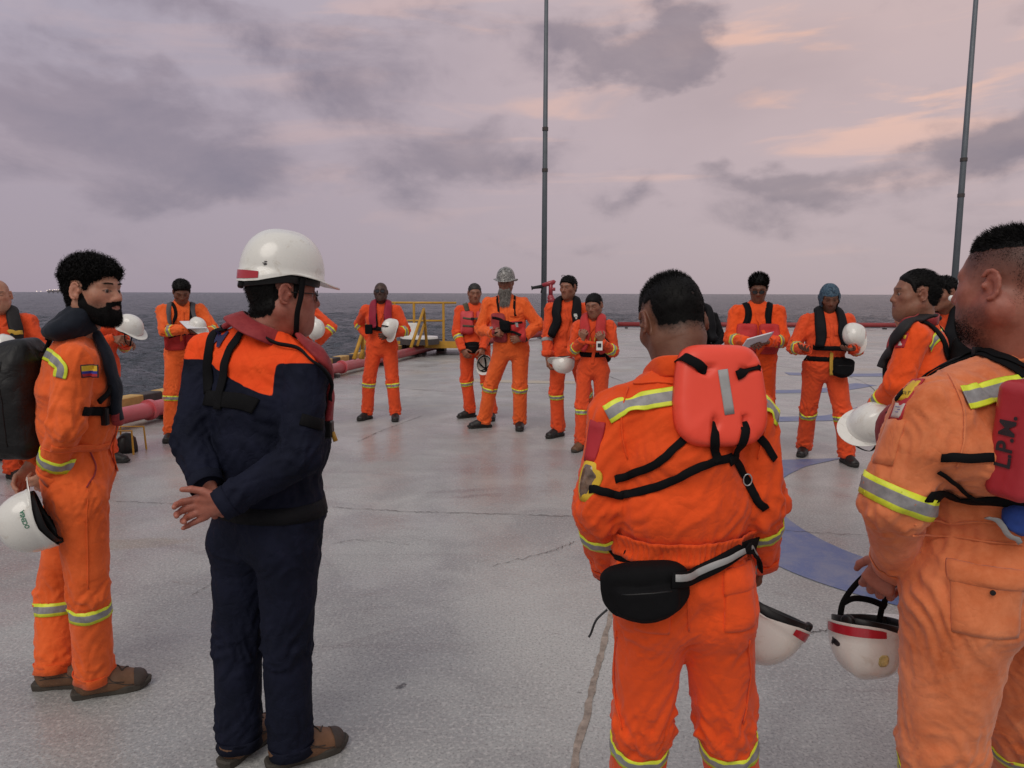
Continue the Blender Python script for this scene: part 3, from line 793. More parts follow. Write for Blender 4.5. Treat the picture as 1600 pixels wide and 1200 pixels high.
class Person:
    def __init__(s, label, base, yaw, H=1.72, group=None, vox=.012, bulk=1.0, belly=0.0, skin=None, seed=0):
        s.base = V(base[0], base[1], 0); s.yaw = yaw; s.H = H; s.k = H/1.72; s.vox = vox; s.bulk = bulk; s.belly = belly
        s.skin = skin; s.rng = np.random.default_rng(seed+11); s.seed = seed
        s.F = frame(yaw); k = s.k; s.J = J = {}
        L = s.L
        J['pel'] = L(0, 0, .93); J['neck'] = L(0, -.01, 1.45); J['head'] = L(0, .03, 1.600)
        J['shr'] = L(.180*bulk**.5, -.01, 1.378); J['shl'] = L(-.180*bulk**.5, -.01, 1.378)
        J['anr'] = L(.11, 0, .09); J['anl'] = L(-.11, 0, .09)
        s.fy = {'r': yaw+12, 'l': yaw-12}; s.hd = {'yaw': yaw, 'pitch': 5, 'roll': 0, 's': .96}
        s.hand = {'r': None, 'l': None}; s.empty = empty('person', s.base, label, 'person', group)
    def L(s, r, f, z): return s.base+s.F@V(r, f, z)*s.k
    def px(s, px, py, dy=0): return at(px, py, s.base[1]+dy)
    def set(s, **kw):
        for n, a in kw.items(): s.J[n] = s.px(*a)
        return s
    def feet(s, l, r, yl=None, yr=None):
        """ground pixels below each ankle"""
        for n, p, y in (('l', l, yl), ('r', r, yr)):
            g = ground(*p) if len(p) == 2 else s.L(*p); s.J['an'+n] = V(g[0], g[1], .09)
            if y is not None: s.fy[n] = y
        return s
    def arm(s, n, wrist, pole, d=None, back=None, curls=(20, 25, 28, 30, 34), wr=None, thumb=(25, 20), spread=6):
        """wrist in local metres (r,f,z) or a world point, elbow towards pole; d finger direction, back = back of hand, both local"""
        J = s.J; k = s.k; W_ = s.L(*wrist) if len(wrist) == 3 and not isinstance(wrist, np.ndarray) else wrist
        sh = J['sh'+n]; a, b = .285*k, .255*k; dv = W_-sh; D = np.linalg.norm(dv)
        if D > (a+b)*.995: W_ = sh+dv/D*(a+b)*.995; dv = W_-sh; D = np.linalg.norm(dv)
        x = (a*a-b*b+D*D)/(2*D); h = math.sqrt(max(0, a*a-x*x)); w = dv/D
        po = s.F@V(*pole); po = nrm(po-w*(po@w)); J['el'+n] = sh+w*x+po*h; J['wr'+n] = W_
        fd = s.F@V(*d) if d is not None else nrm(W_-J['el'+n])
        bk = s.F@V(*back) if back is not None else s.F@V(1 if n == 'r' else -1, 0, 0)
        s.hand[n] = (nrm(fd), bk, curls, thumb, spread); return s
    def handw(s, n, d, back, curls=(20, 25, 28, 30, 34), thumb=(25, 20), spread=6):
        s.hand[n] = (nrm(V(*d)), V(*back), curls, thumb, spread); return s
    # ---------------------------------------------------------- coveralls
    def build(s, cloth, wr=1.0, hvox=None, style=None, hem=0.10, sleeves=1.0, zone=None, boot=None, bands=True, loose=1.0):
        J = s.J; k = s.k; b = s.bulk; vox = s.vox; style = style or {}; s.wrk = 1.0 if vox < .0088 else 1.45
        uP = s.F[:, 0]; uS = nrm(J['shr']-J['shl']); s.uS = uS; sw = np.linalg.norm(J['shr']-J['shl'])/.37
        ax = nrm(J['neck']-J['pel']); s.ax = ax; s.fS = nrm(np.cross(ax, uS)) if np.cross(ax, uS)@s.F[:, 1] > 0 else -nrm(np.cross(ax, uS))
        for n, sg in (('l', -1), ('r', 1)):
            J.setdefault('hip'+n, J['pel']+uP*sg*.092*k*b**.5-ax*.03*k)
            if 'kn'+n not in J:
                h, a = J['hip'+n], J['an'+n]; ff = frame(s.fy[n])[:, 1]
                J['kn'+n] = lerp(h, a, .50)+ff*.035*k
        pts = np.array(list(J.values())); lo = pts.min(0)-.16*b; hi = pts.max(0)+.16*b; lo[2] = .03; hi[2] = J['neck'][2]+.09
        g = Grid(lo, hi, vox)
        P, N = J['pel'], J['neck']; fw = s.fS; fP = s.F[:, 1]
        st = [(-.10, .150, .112, 0), (.06, .170*min(b, 1.08), .126, .3), (.27, .152, .122, .9), (.42, .168, .134, 1), (.66, .178*sw, .130, .5), (.85, .150*sw, .104, 0), (.97, .078, .074, 0)]
        cs = []
        for t, rx, ry, bl in st:
            f = lerp(fP, fw, min(1, max(0, t))); c = P+(N-P)*t+f*(s.belly*bl*.5)+f*(.02*math.sin(math.pi*min(1, max(0, t))))*0
            if t > .9: c = c-f*.0
            cs.append((c, (rx*k*b, (ry*b+s.belly*bl*.55)*k), nrm(lerp(uP, uS, min(1, max(0, t))))))
        s.st = cs
        for (c0, r0, u0), (c1, r1, u1) in zip(cs[:-1], cs[1:]): g.cap(c0, c1, r0, r1, u=nrm(u0+u1), k=.035, cap=.7)
        for n, sg in (('l', -1), ('r', 1)):
            g.cap(lerp(P, N, .90)+uS*sg*.05*k, J['sh'+n]+V(0, 0, -.010), .066*k*b**.5, .062*k*b**.5, k=.04)
            g.cap(N-ax*.02+uS*sg*.035*k, J['sh'+n]+V(0, 0, .004)-ax*.01, .050*k, .046*k*b**.5, k=.03)
            g.ell(J['hip'+n]-fP*.045*k-V(0, 0, .0), (.082*k*b, .075*k*b, .095*k), k=.035)
            ra = .069*b**.6*k*loose
            g.cap(J['sh'+n], J['el'+n], ra, .060*b**.5*k*loose, k=.022)
            e, w = J['el'+n], J['wr'+n]; w2 = lerp(e, w, sleeves)
            g.cap(e, w2, .060*b**.5*k*loose, .046*k*(1 if sleeves > .9 else 1.15), k=.012, cap=.35)
            kn, an = J['kn'+n], J['an'+n]; a2 = V(*an); a2[2] = hem; a2 = lerp(kn, an, (kn[2]-hem)/max(.05, kn[2]-an[2]))
            g.cap(J['hip'+n], kn, (.094*b*k, .100*b*k), .076*b**.7*k*loose, u=uP, k=.03)
            g.cap(kn, a2, .075*b**.7*k*loose, .073*k*b**.4*loose, k=.015, cap=.35)
        v, q = g.mesh(1)
        nn = vnormals(v, q)
        # wrinkles
        limbs = [(P-V(0, 0, .05), lerp(P, N, .5), .15), (lerp(P, N, .5), N, .15)]
        for n in 'lr': limbs += [(J['sh'+n], J['el'+n], .065), (J['el'+n], J['wr'+n], .055), (J['hip'+n], J['kn'+n], .085), (J['kn'+n], J['an'+n], .07)]
        best = np.full(len(v), 9.); dis = np.zeros(len(v))
        for i, (a, c, r) in enumerate(limbs):
            ab = c-a; Ln = np.linalg.norm(ab); w = ab/Ln; d = v-a; t = np.clip(d@w/Ln, 0, 1); rad_ = np.linalg.norm(d-w*(t*Ln)[:, None], axis=1)/r
            m = rad_ < best
            if not m.any(): continue
            best[m] = rad_[m]
            u = nrm(np.cross(w, [.2, .9, .3])); vv = np.cross(w, u); dd = d[m]; sl = dd@w; th = np.arctan2(dd@vv, dd@u); tm = t[m]
            out = np.zeros(m.sum()); off = s.seed*3.1+i*7.7
            R = r/.045
            low = perlin(np.stack([np.cos(th)*1.2+off, np.sin(th)*1.2, sl*5+off*1.7], 1))
            for tw, fs, am, fc in ((6.0, 3.2, 1.0, 1.9), (-7.0, 3.6, .9, 1.7), (2.0, 5.0, .5, 3.0)):
                th2 = th+sl*tw+low*.5
                nz = perlin(np.stack([np.cos(th2)*R*fc+off, np.sin(th2)*R*fc+tw, sl*fs+off], 1))
                msk = sstep(low*(1 if tw > 0 else -1), -.35, .25)
                out += am*(np.exp(-(nz/.15)**2)-.30)*msk
            amp = .0078 if i >= 2 else .0072
            if i >= 2:
                end = np.exp(-((1-tm)*Ln/.09)**2); beg = np.exp(-(tm*Ln/.09)**2)
                amp = amp*(.55+1.45*end+1.0*beg)
                fr = 30. if i in (3, 7) else 24. if i in (5, 9) else 17.
                ringn = perlin(np.stack([np.cos(th)*1.1+off, np.sin(th)*1.1, sl*fr+np.sin(th*2+off)*.35], 1))
                wgt = end if i in (5, 9, 3, 7) else .55*(end+.4*beg)
                out += 1.0*wgt*(np.exp(-(ringn/.26)**2)-.35)
            if i in (3, 5, 7, 9): amp = amp*(1-.75*np.exp(-((1-tm)*Ln/.03)**2))
            dis[m] = out*amp*s.wrk
        # cinched waist with gathers
        hh = (v-P)@ax; wl = .235*np.linalg.norm(N-P); tor = best*.0; isT = np.linalg.norm((v-P)-hh[:, None]*ax, axis=1) < .26*b
        cin = np.exp(-((hh-wl)/.03)**2)*isT*(J['shl'][2]-v[:, 2] > .1)
        armd = np.full(len(v), 9.)
        for n in 'lr':
            for a, c in ((J['sh'+n], J['el'+n]), (J['el'+n], J['wr'+n])):
                ab = c-a; t = np.clip((v-a)@ab/(ab@ab), 0, 1); armd = np.minimum(armd, np.linalg.norm(v-a-t[:, None]*ab, axis=1))
        cin *= sstep(armd, .07, .10)
        ang = np.arctan2((v-P)@fw, (v-P)@uS)
        gt = perlin(np.stack([np.cos(ang)*9, np.sin(ang)*9, hh*3+s.seed], 1))
        near = np.exp(-((hh-wl)/.085)**2)*isT*sstep(armd, .07, .10)
        dis = dis-cin*.014+near*gt*.010
        s.waist = P+ax*wl
        for _ in range(2 if vox < .009 else 1): dis = smooth(dis, q, .5)
        v = v+nn*(dis*wr)[:, None]
        v = smooth(v, q, .3)
        s.v, s.q = v, q; s.surf = Surf(v, q); attrs = {}
        if zone is not None: attrs['zone'] = ('f', zone(v, s))
        s.cov = mk('coveralls', v, q, cloth, s.empty, attrs=attrs)
        s.cloth = cloth
        s.body(hvox or min(.006, vox), style)
        if boot: s.boots(boot)
        for n in 'lr':
            L1 = np.linalg.norm(J['wr'+n]-J['el'+n]); L2 = np.linalg.norm(J['an'+n]-J['kn'+n]); th = (J['an'+n][2]-hem)/L2+1
            m_ = M_ZNAVY if zone is not None else cloth
            if sleeves > .9: s.band('el'+n, 'wr'+n, 1.0, .036*k, m_, 'cuff', rmax=.085, off=.003, parent=s.cov, n=32, rows=3)
            s.band('kn'+n, 'an'+n, th+.012/L2, .040, m_, 'hem', rmax=.15, off=.004, parent=s.cov, n=36, rows=3, fn=lambda i, kk: .003*math.sin(kk*25+s.seed)+.003*(i > .6))
        return s
    def body(s, hv, style):
        J = s.J; hs = s.hd['s']*s.k**.5; HF = frame(s.hd['yaw'], s.hd['pitch'], s.hd['roll']); s.HF = HF; s.hs = hs; s.style = style
        nl = (J['neck']-s.ax*.02-J['head'])@HF/hs
        v, q, t = head_local(hv, nl, style); s.hv = v; s.hq = q
        allv = [xf(v, HF, J['head'], hs)]; allq = [q]; allt = [t]; n0 = len(v)
        for n in 'lr':
            if s.hand[n] is None: continue
            fd, bk, curls, thumb, spread = s.hand[n]; bk = nrm(bk-fd*(bk@fd)); y = np.cross(bk, fd)
            hvv, hq = hand_local(n, curls, min(hv, .005) if s.vox > .009 else .003, thumb, spread)
            allv.append(xf(hvv, np.stack([fd, y, bk], 1), J['wr'+n], s.k)); allq.append(hq+n0); n0 += len(hvv)
            tt = np.ones((len(hvv), 4)); palm = sstep(-hvv[:, 2], 0.0, .012); tt[:, :3] *= 1+palm[:, None]*np.array([.12, .08, .1]); allt.append(tt)
        # the trunk and arms under the clothes, so that body and hands belong together
        g = Grid(np.minimum(J['pel'], np.minimum(J['wrl'], J['wrr']))-.12, J['neck']+.25, .016)
        g.lo[:2] = np.minimum(g.lo[:2], np.min([J[x][:2] for x in ('shl', 'shr', 'ell', 'elr', 'wrl', 'wrr')], 0)-.1)
        hi = np.max([J[x] for x in ('shl', 'shr', 'ell', 'elr', 'wrl', 'wrr', 'neck')], 0)+.1
        lo = np.min([J[x] for x in ('shl', 'shr', 'ell', 'elr', 'wrl', 'wrr', 'pel')], 0)-.1
        g = Grid(lo, hi, .016)
        g.cap(J['pel'], lerp(J['pel'], J['neck'], .8), (.11, .07), (.11, .06), u=s.uS)
        g.cap(lerp(J['pel'], J['neck'], .8), J['neck']-s.ax*.03, .06, .04, k=.03)
        for n in 'lr':
            g.cap(lerp(J['neck'], J['sh'+n], .2)-V(0, 0, .06), J['sh'+n]-V(0, 0, .03), .035, .035, k=.02)
            g.cap(J['sh'+n]-V(0, 0, .03), J['el'+n], .035, .03, k=.02); g.cap(J['el'+n], lerp(J['el'+n], J['wr'+n], .97), .03, .022, k=.01)
        bv, bq = g.mesh(1); allv.append(bv); allq.append(bq+n0); allt.append(np.ones((len(bv), 4)))
        s.bodyo = mk('body', np.concatenate(allv), np.concatenate(allq), s.skin, s.empty, attrs={'tint': ('c', np.concatenate(allt))})
        s.hvw = allv[0]; s.hn = vnormals(s.hvw, q); s.hsurf = Surf(s.hvw, q)
        if style.get('eyes', 'open') == 'open' and hv < .0045:
            look = style.get('look', (0, 0))
            for sx in (-1, 1):
                c = V(sx*.031, .0735, .0085); mb = MB()
                mb.lathe([(max(1e-4, .0128*math.sin(a)), .0128*math.cos(a)) for a in np.linspace(math.pi, 0, 13)], (0, 0, 0), (0, 0, 1), 16)
                vv = np.array(mb.v); d = nrm(V(math.sin(rad(look[0])), math.cos(rad(look[0])), math.sin(rad(look[1])))); r_ = nrm(np.cross(d, [0, 0, 1.])); u_ = np.cross(r_, d)
                loc = vv@np.stack([r_, u_, d], 1).T+c
                fm = [0 if np.mean([vv[i][2] for i in f]) < .0108 else 1 if np.mean([vv[i][2] for i in f]) < .0122 else 2 for f in mb.f]
                mk('eye', xf(loc, HF, J['head'], hs), mb.f, None, s.empty, mats=[M_EYE, M_IRIS, M_BLACK], fmat=fm)
    def HP(s, x, y, z): return s.J['head']+s.HF@V(x, y, z)*s.hs
    def hair(s, mat, L=.006, n=4000, blade=.010, wid=.0012, jit=.4, flow=(0, -.4, .1), fn=None, lump=.0, lumpf=40, curl=0, seg=2, name='hair', height=None, lenf=None, cut=-.001, cap=True, sparse=0):
        v, q = s.hv, s.hq; h = (height or (lambda p: scalp_height(p, s.style)))(v)
        up = L*(fn(v) if fn else 1.0)*sstep(h, 0, .02)+lump*perlin(v*lumpf+s.seed)*sstep(h, 0, .03)
        keep = (h[q] > cut).sum(1) >= 3; qq = q[keep]
        if not len(qq): return
        ids = np.unique(qq); mp = np.full(len(v), -1); mp[ids] = np.arange(len(ids))
        W_ = s.hvw+s.hn*((up+.0008)*s.hs)[:, None]
        cv = W_[ids]; cq = mp[qq]
        fi = s.rng.integers(0, len(qq), n); w = s.rng.random((n, 2)); c = qq[fi]
        r = (W_[c[:, 0]]*(1-w[:, :1])+W_[c[:, 1]]*w[:, :1])*(1-w[:, 1:])+(W_[c[:, 3]]*(1-w[:, :1])+W_[c[:, 2]]*w[:, :1])*w[:, 1:]
        if sparse:
            kp = s.rng.random(n) < sstep(h[c[:, 0]], 0, sparse); c = c[kp]; r = r[kp]; n = len(c)
        nn_ = s.hn[c[:, 0]]; fl = np.tile(s.HF@V(*flow), (n, 1))
        ln = blade if lenf is None else blade*lenf(v[c[:, 0]])
        bv, bf = blades(r-nn_*.001, nn_, fl, ln*np.ones(n), wid, jit, seg, .5, s.rng, curl)
        if not cap: return mk(name, bv, bf, mat, s.empty)
        return mk(name, np.concatenate([cv, bv]), np.concatenate([cq, bf+len(cv)]), mat, s.empty)
    def boots(s, spec):
        vox = .006 if s.vox < .009 else .010
        for n in 'lr':
            bv, bq = boot_local(vox); F = frame(s.fy[n]); o = s.J['an'+n].copy()+F[:, 1]*.014; o[2] = 0
            w = xf(bv*(V(1, 1, 1)), F, o, s.k); bo = mk('boot', w, bq, spec['mat'], s.empty)
            sv, sf = sole_mesh(); mk('sole', xf(sv, F, o, s.k), sf, spec['sole'], bo, smooth_=False)
            sb = Surf(w, bq)
            if spec.get('toe'):
                m = bv[bq].mean(1)[:, 1] > .125; ids = np.unique(bq[m]); mp = np.full(len(bv), -1); mp[ids] = np.arange(len(ids))
                mk('toe_cap', (w+vnormals(w, bq)*.0022)[ids], mp[bq[m]], spec['toe'], bo)
            if vox < .009 or spec.get('laces'):
                mb = MB()
                for j in range(5):
                    y = .095-.02*j; z = .2
                    a = []
                    for x in np.linspace(-.022, .022, 5):
                        h = sb.hit(o+F@V(x, y+(.01 if j % 2 else -.01)*x/.022, z)*s.k, (0, 0, -1))
                        if h: a.append(h[0]+V(0, 0, .002))
                    if len(a) > 2: mb.tube(a, .0026, 5)
                if mb.v: mb.build('lace', spec['lace'], bo, True)
                if vox < .009:
                    mb = MB()
                    for sg in (-1, 1):
                        for line in ([(-.07, .050), (-.03, .058), (.02, .062), (.06, .060), (.10, .040), (.125, .032)], [(.035, .100), (.045, .080), (.075, .062), (.10, .056)], [(-.075, .095), (-.055, .075), (-.03, .058)]):
                            q_ = [sb.near(o+F@V(sg*.09, y, z)*s.k)[0] for y, z in line]; mb.tube(catmull(q_, 4), .0022, 5)
                    mb.build('stitching', spec['lace'], bo, True)
    # ---------------------------------------------------------- things on the clothes
    def hitpx(s, x, y, surf=None):
        d = nrm(ray(x, y)); h = (surf or s.surf).hit(CAMP, d)
        if h is not None and abs(h[0][1]-s.base[1]) < 1.0: return h[0]
        best = None
        p = at(x, y, s.base[1]); l, n = (surf or s.surf).near(p); return l
    def pts(s, pp, surf=None):
        out = []
        for p in pp:
            if isinstance(p, np.ndarray): out.append(p)
            elif len(p) == 2: out.append(s.hitpx(p[0], p[1], surf))
            else: out.append(s.T(*p))
        return out
    def T(s, r, f, t):
        """torso point: metres to the own right and forward of the spine, t = 0 pelvis .. 1 neck; pulled onto the surface"""
        c = lerp(s.J['pel'], s.J['neck'], t)+s.uS*r*s.k+s.fS*f*s.k
        return s.surf.near(c)[0]
    def Tfree(s, r, f, t): return lerp(s.J['pel'], s.J['neck'], t)+s.uS*r*s.k+s.fS*f*s.k
    def strap(s, name, pp, width, mat, thick=.004, off=.002, parent=None, tape=False, surf=None, **kw):
        v, f = strap(surf or s.surf, s.pts(pp, surf), width, thick, off, **kw); ns = kw.get('ns', 8); e = kw.get('e', .35)
        at_ = None
        if tape:
            c = np.array([math.copysign(abs(math.cos(2*math.pi*k/ns))**e, math.cos(2*math.pi*k/ns)) for k in range(ns)]); at_ = {'across': ('f', np.tile(c, len(v)//ns))}
        return mk(name, v, f, mat, parent or s.empty, attrs=at_)
    def band(s, j0, j1, t, w=.05, mat=None, name='reflective_band', rmax=.095, off=.0035, tilt=None, parent=None, n=40, fn=None, rows=4):
        a, b = s.J[j0], s.J[j1]; L_ = np.linalg.norm(b-a)
        v, f, ac = shell(s.surf, a, b, s.F[:, 0]+V(.01, .02, 0), t*L_-w/2, t*L_+w/2, off, rmax, rows, n, fn, .0025, clip=1.22)
        return mk(name, v, f, mat or M_TAPE, parent or s.cov, attrs={'across': ('f', ac)})
    def bands(s, arm=.35, leg=.12, w=.05):
        for n in 'lr':
            if arm is not None: s.band('el'+n, 'wr'+n, arm, w*s.k)
            if leg is not None: s.band('kn'+n, 'an'+n, leg, w*s.k, rmax=.16)
    def collar(s, mat=None, h=.045, open_=50, r=.073, flare=.012, lean=.3):
        N = s.J['neck']; ax = nrm(s.J['head']-N); C = []; Nn = []; Sd = []; n = 36
        a0 = 90+open_/2; a1 = 450-open_/2
        f0 = s.fS-ax*(s.fS@ax); f0 = nrm(f0); r0 = np.cross(f0, ax)
        for i in range(n+1):
            a = rad(a0+(a1-a0)*i/n); d = r0*math.cos(a)+f0*math.sin(a)
            fr = math.cos(a-math.pi/2); c = N+d*(r*s.k*(1+.06*math.sin(5*a))*(s.bulk**.4))+ax*(.012-.030*max(0, fr)-.004*math.sin(3*a))
            C.append(c); Nn.append(nrm(d-ax*lean)); Sd.append(nrm(ax+d*lean))
        m = n+1; v, f = ring_loft(np.array(C), np.array(Nn), np.array(Sd), [h/2*(1-.2*abs(2*i/n-1)) for i in range(m)], [.004]*m, 8, .5)
        return mk('collar', v, f, mat or s.cloth, s.cov)
    def patch(s, name, pp, U, Wd, hu, hw, mat, thick=.0015, parent=None, mats=None, fm=None, nu=8, nw=6, D=None, k=.0, surf=None, edge=8., **kw):
        p = s.pts([pp], surf)[0]; sf = surf or s.surf; l, n = sf.near(p)
        if D is None: D = n
        v, f, uv = panel(sf, p, U-D*(U@D), Wd-D*(Wd@D), D, hu, hw, thick, nu, nw, k=k, edge=edge, back=.15, **kw)
        fmat = None
        if fm is not None: fmat = [fm(uv[list(q)].mean(0)) for q in f]
        return mk(name, v, f, mat, parent or s.cov, mats=mats, fmat=fmat)
    def horseshoe(s, mat, w=.085, th=.035, t0=.40, spread=.10, name='life_vest', edge=None, top=.93, back=-.09, wn=None, kn=.6):
        """inflatable life vest: pads down both sides of the chest, joined behind the neck"""
        k = s.k; pp = [(-spread, .2, t0), (-spread, .2, .62), (-spread*.95, .16, .82), (-.085, .02, 1.06), (-.05, back, 1.0), (0, back-.03, .96), (.05, back, 1.0), (.085, .02, 1.06), (spread*.95, .16, .82), (spread, .2, .62), (spread, .2, t0)]
        o = s.strap(name, pp, [w*.85, w, w, w*.8, w*.8, w*.9, w*.8, w*.8, w, w, w*.85], mat, th, .002, n=6, ns=14, e=.75, sm=3)
        if edge: 
            for sg in (-1, 1): s.strap('piping', [(sg*(spread-w*.45), .2, t0), (sg*(spread-w*.45), .2, .62), (sg*(spread*.95-w*.42), .16, .80)], .012, edge, th*.9, .003, parent=o)
        return o
    def foam(s, mat, hw=.11, w=.085, th=.045, t=.52, strapm=None, gap=.095, name='life_vest', back=True, buckles=2):
        """foam work vest: two front slabs and a back slab"""
        o = None
        for sg in (-1, 1):
            O = s.Tfree(sg*gap, 0, t); v, f, uv = panel(s.surf, O, s.uS, s.ax, s.fS, w*s.k, hw*s.k, th, 12, 12, k=.08, back=.45)
            if o is None: o = mk(name, v, f, mat, s.empty)
            else: mk('foam_panel', v, f, mat, o)
        if back:
            O = s.Tfree(0, 0, t+.12); v, f, uv = panel(s.surf, O, s.uS, s.ax, -s.fS, .13*s.k, .13*s.k, th, 12, 12, k=.1, back=.45); mk('back_panel', v, f, mat, o)
        if strapm:
            sv = Surf(*tri_all(s, [o]+list(o.children)))
            for j in range(buckles):
                tt = t-.07*(1 if buckles > 1 else 0)+j*.2
                s.strap('strap', [s.Tfree(-.16, .16, tt), s.Tfree(-.08, .25, tt), s.Tfree(0, .25, tt), s.Tfree(.08, .25, tt), s.Tfree(.16, .16, tt)], .025, strapm, .005, .001, parent=o, surf=sv)
                c = sv.near(s.Tfree(0, .25, tt))[0]; MB().box(c+s.fS*.006, (.022, .017, .007), np.stack([s.uS, s.ax, s.fS]), .003).build('buckle', M_BLACKP, o)
            for sg in (-1, 1):
                s.strap('strap', [(sg*gap, .2, min(.95, t+hw/.52)), (sg*.085, .14, .86), (sg*.095, .02, 1.02), (sg*.08, -.12, .86), (sg*.05, -.2, .75)], .035, strapm, .005, .002, parent=o)
        return o
    def belt(s, mat, w=.04, t=None, name='belt', rmax=.30, off=.004, tilt=0, parent=None, th=.005):
        a = s.J['pel']; c = s.waist if t is None else lerp(s.J['pel'], s.J['neck'], t); L_ = (c-a)@s.ax
        v, f, ac = shell(s.surf, a, s.J['neck'], s.uS, L_-w/2, L_+w/2, off, rmax, 3, 56, None, th, clip=1.3)
        return mk(name, v, f, mat, parent or s.empty)
def tri_all(s, objs):
    vs = []; qs = []; n = 0
    vs.append(s.v); qs.append(np.concatenate([s.q[:, :3], s.q[:, [0, 2, 3]]])); n = len(s.v)
    for o in objs:
        me = o.data; v = np.empty(len(me.vertices)*3, np.float32); me.vertices.foreach_get('co', v); v = v.reshape(-1, 3)+wloc(o)
        me.calc_loop_triangles(); t = np.empty(len(me.loop_triangles)*3, np.int32); me.loop_triangles.foreach_get('vertices', t)
        vs.append(v); qs.append(t.reshape(-1, 3)+n); n += len(v)
    return np.concatenate(vs), np.concatenate(qs)
# ================================================================== helmets, bags
def helmet(parent, O, F, name=None, label=None, cat='helmet', group=None, mat=None, stripe=None, strapm=None, s=1.0, inside=True, chin=None, ridge=.006, n=48, m=14, pattern=None, brim=.003, visor=.050, back=.004):
    """hard hat shell; O centre of the rim, F columns right, forward, up"""
    mat = mat or M_HELMET
    O = np.asarray(O, float)
    rx, ry, h = .108, .132, .134; v = []
    def pt(a, p, off=0.0):
        ca = math.cos(a)**.80 if math.cos(a) > 0 else 0; sa = math.sin(a)**.95 if a > 0 else 0
        x = (rx-off)*ca*math.sin(p); y = (ry-off)*ca*math.cos(p); z = (h-off)*sa
        z += ridge*math.exp(-(x/.018)**2)*sa
        return [x, y, z]
    def rim(p):
        a = abs((math.degrees(p)+180) % 360-180); return float(np.interp(a, [0, 30, 55, 80, 105, 130, 150, 180], [-.012, -.008, .004, .008, -.010, -.027, -.032, -.033]))
    rows = []
    for off in (0, .004):
        rr = []
        for i in range(m+1):
            a = (math.pi/2)*i/m; rr.append([pt(min(a, math.pi/2-.0001), 2*math.pi*k/n, off) for k in range(n)])
        low = []
        for k in range(n):
            p = 2*math.pi*k/n; q = pt(0, p, off-(.0025 if not off else 0)); q[2] = rim(p)+(0.001 if off else 0); low.append(q)
        rows.append((low, rr))
    ed = []
    for k in range(n):
        p = 2*math.pi*k/n; q = pt(0, p, 0); ex = brim+visor*max(0, math.cos(p))**2.2+back*max(0, -math.cos(p))**2*.3
        L_ = math.hypot(q[0], q[1]); ed.append([q[0]*(1+ex/L_), q[1]*(1+ex/L_), rim(p)-.010*max(0, math.cos(p))-.004])
    step_ = []
    for k in range(n):
        p = 2*math.pi*k/n; q = pt(0, p, -.0025); q[2] = min(-.0025, -.0025); step_.append(q)
    low0 = [[x, y, min(z, -.004)] for x, y, z in rows[0][0]]
    seq = [rows[0][1][i] for i in range(m, -1, -1)]+[step_]+[low0]+[ed]+[[[x, y, z-.003] for x, y, z in ed]]+[rows[1][0]]+[rows[1][1][i] for i in range(0, m+1)]
    V_ = [p for r in seq for p in r]; f = []
    for i in range(len(seq)-1):
        for k in range(n): f.append((i*n+k, (i+1)*n+k, (i+1)*n+(k+1) % n, i*n+(k+1) % n))
    W_ = xf(np.array(V_), F, O, s)
    if parent is None:
        root = empty(name or 'helmet', O, label, cat, group); sh = mk('shell', W_, f, mat, root)
    else:
        root = mk(name or 'helmet', W_, f, mat, parent); sh = root
    soften(sh, 50)
    hs = Surf(W_, np.array(f))
    top = root
    def L3(x, y, z): return O+F@V(x, y, z)*s
    if stripe:
        a0, a1 = stripe.get('arc', (125, 235)); v2 = []; K = 16
        for j, zz in enumerate((-.060, -.020, -.006)):
            for i in range(K+1):
                p = rad(a0+(a1-a0)*i/K); z = (rim(p)+.001) if j == 0 else (rim(p)*.5-.004 if j == 1 else -.005); a = math.asin(max(0, min(1, (max(z, 0)/h)**(1/.95)))); q = pt(0, p, -.0040); q[2] = z
                v2.append(q)
        ff = [(j*(K+1)+i, (j+1)*(K+1)+i, (j+1)*(K+1)+i+1, j*(K+1)+i+1) for j in range(2) for i in range(K)]
        mk('reflective_stripe', xf(np.array(v2), F, O, s), ff, stripe['mat'], top)
    if inside:
        mb = MB(); 
        pts_ = [L3((rx-.012)*math.sin(2*math.pi*k/24), (ry-.014)*math.cos(2*math.pi*k/24), -.014-.026*max(0, -math.cos(2*math.pi*k/24))) for k in range(25)]
        C = np.array(pts_); Nn = np.array([F@V(math.sin(2*math.pi*k/24), math.cos(2*math.pi*k/24), 0) for k in range(25)]); Sd = np.tile(F[:, 2], (25, 1))
        vv, fq = ring_loft(C, Nn, Sd, [.016*s]*25, [.002]*25, 8, .4); mk('headband', vv, fq, M_BLACKP, top)
        mb = MB()
        for k in range(3):
            a = math.pi*k/3+.5
            arc = [L3((rx-.016)*math.cos(a)*math.cos(b), (ry-.016)*math.sin(a)*math.cos(b), .095*math.sin(b)) for b in np.linspace(0, math.pi, 13)]
            vv, fq = ring_loft(np.array(arc), np.array([nrm(p-O) for p in arc]), np.array([nrm(np.cross(nrm(p-O), F@V(math.cos(a), math.sin(a), 0))) if 0 < i < 12 else F@V(-math.sin(a), math.cos(a), 0) for i, p in enumerate(arc)]), [.010]*13, [.001]*13, 6, .5)
            mb.add(vv, fq)
        mb.build('suspension', M_STRAP, top, True)
        MB().lathe([(.001, 0), (.016, 0), (.018, .004), (.018, .014), (.014, .018), (.001, .018)], L3(0, -ry+.020, -.045), F@V(0, -1, .1), 16).build('adjuster', M_BLACKP, top, True)
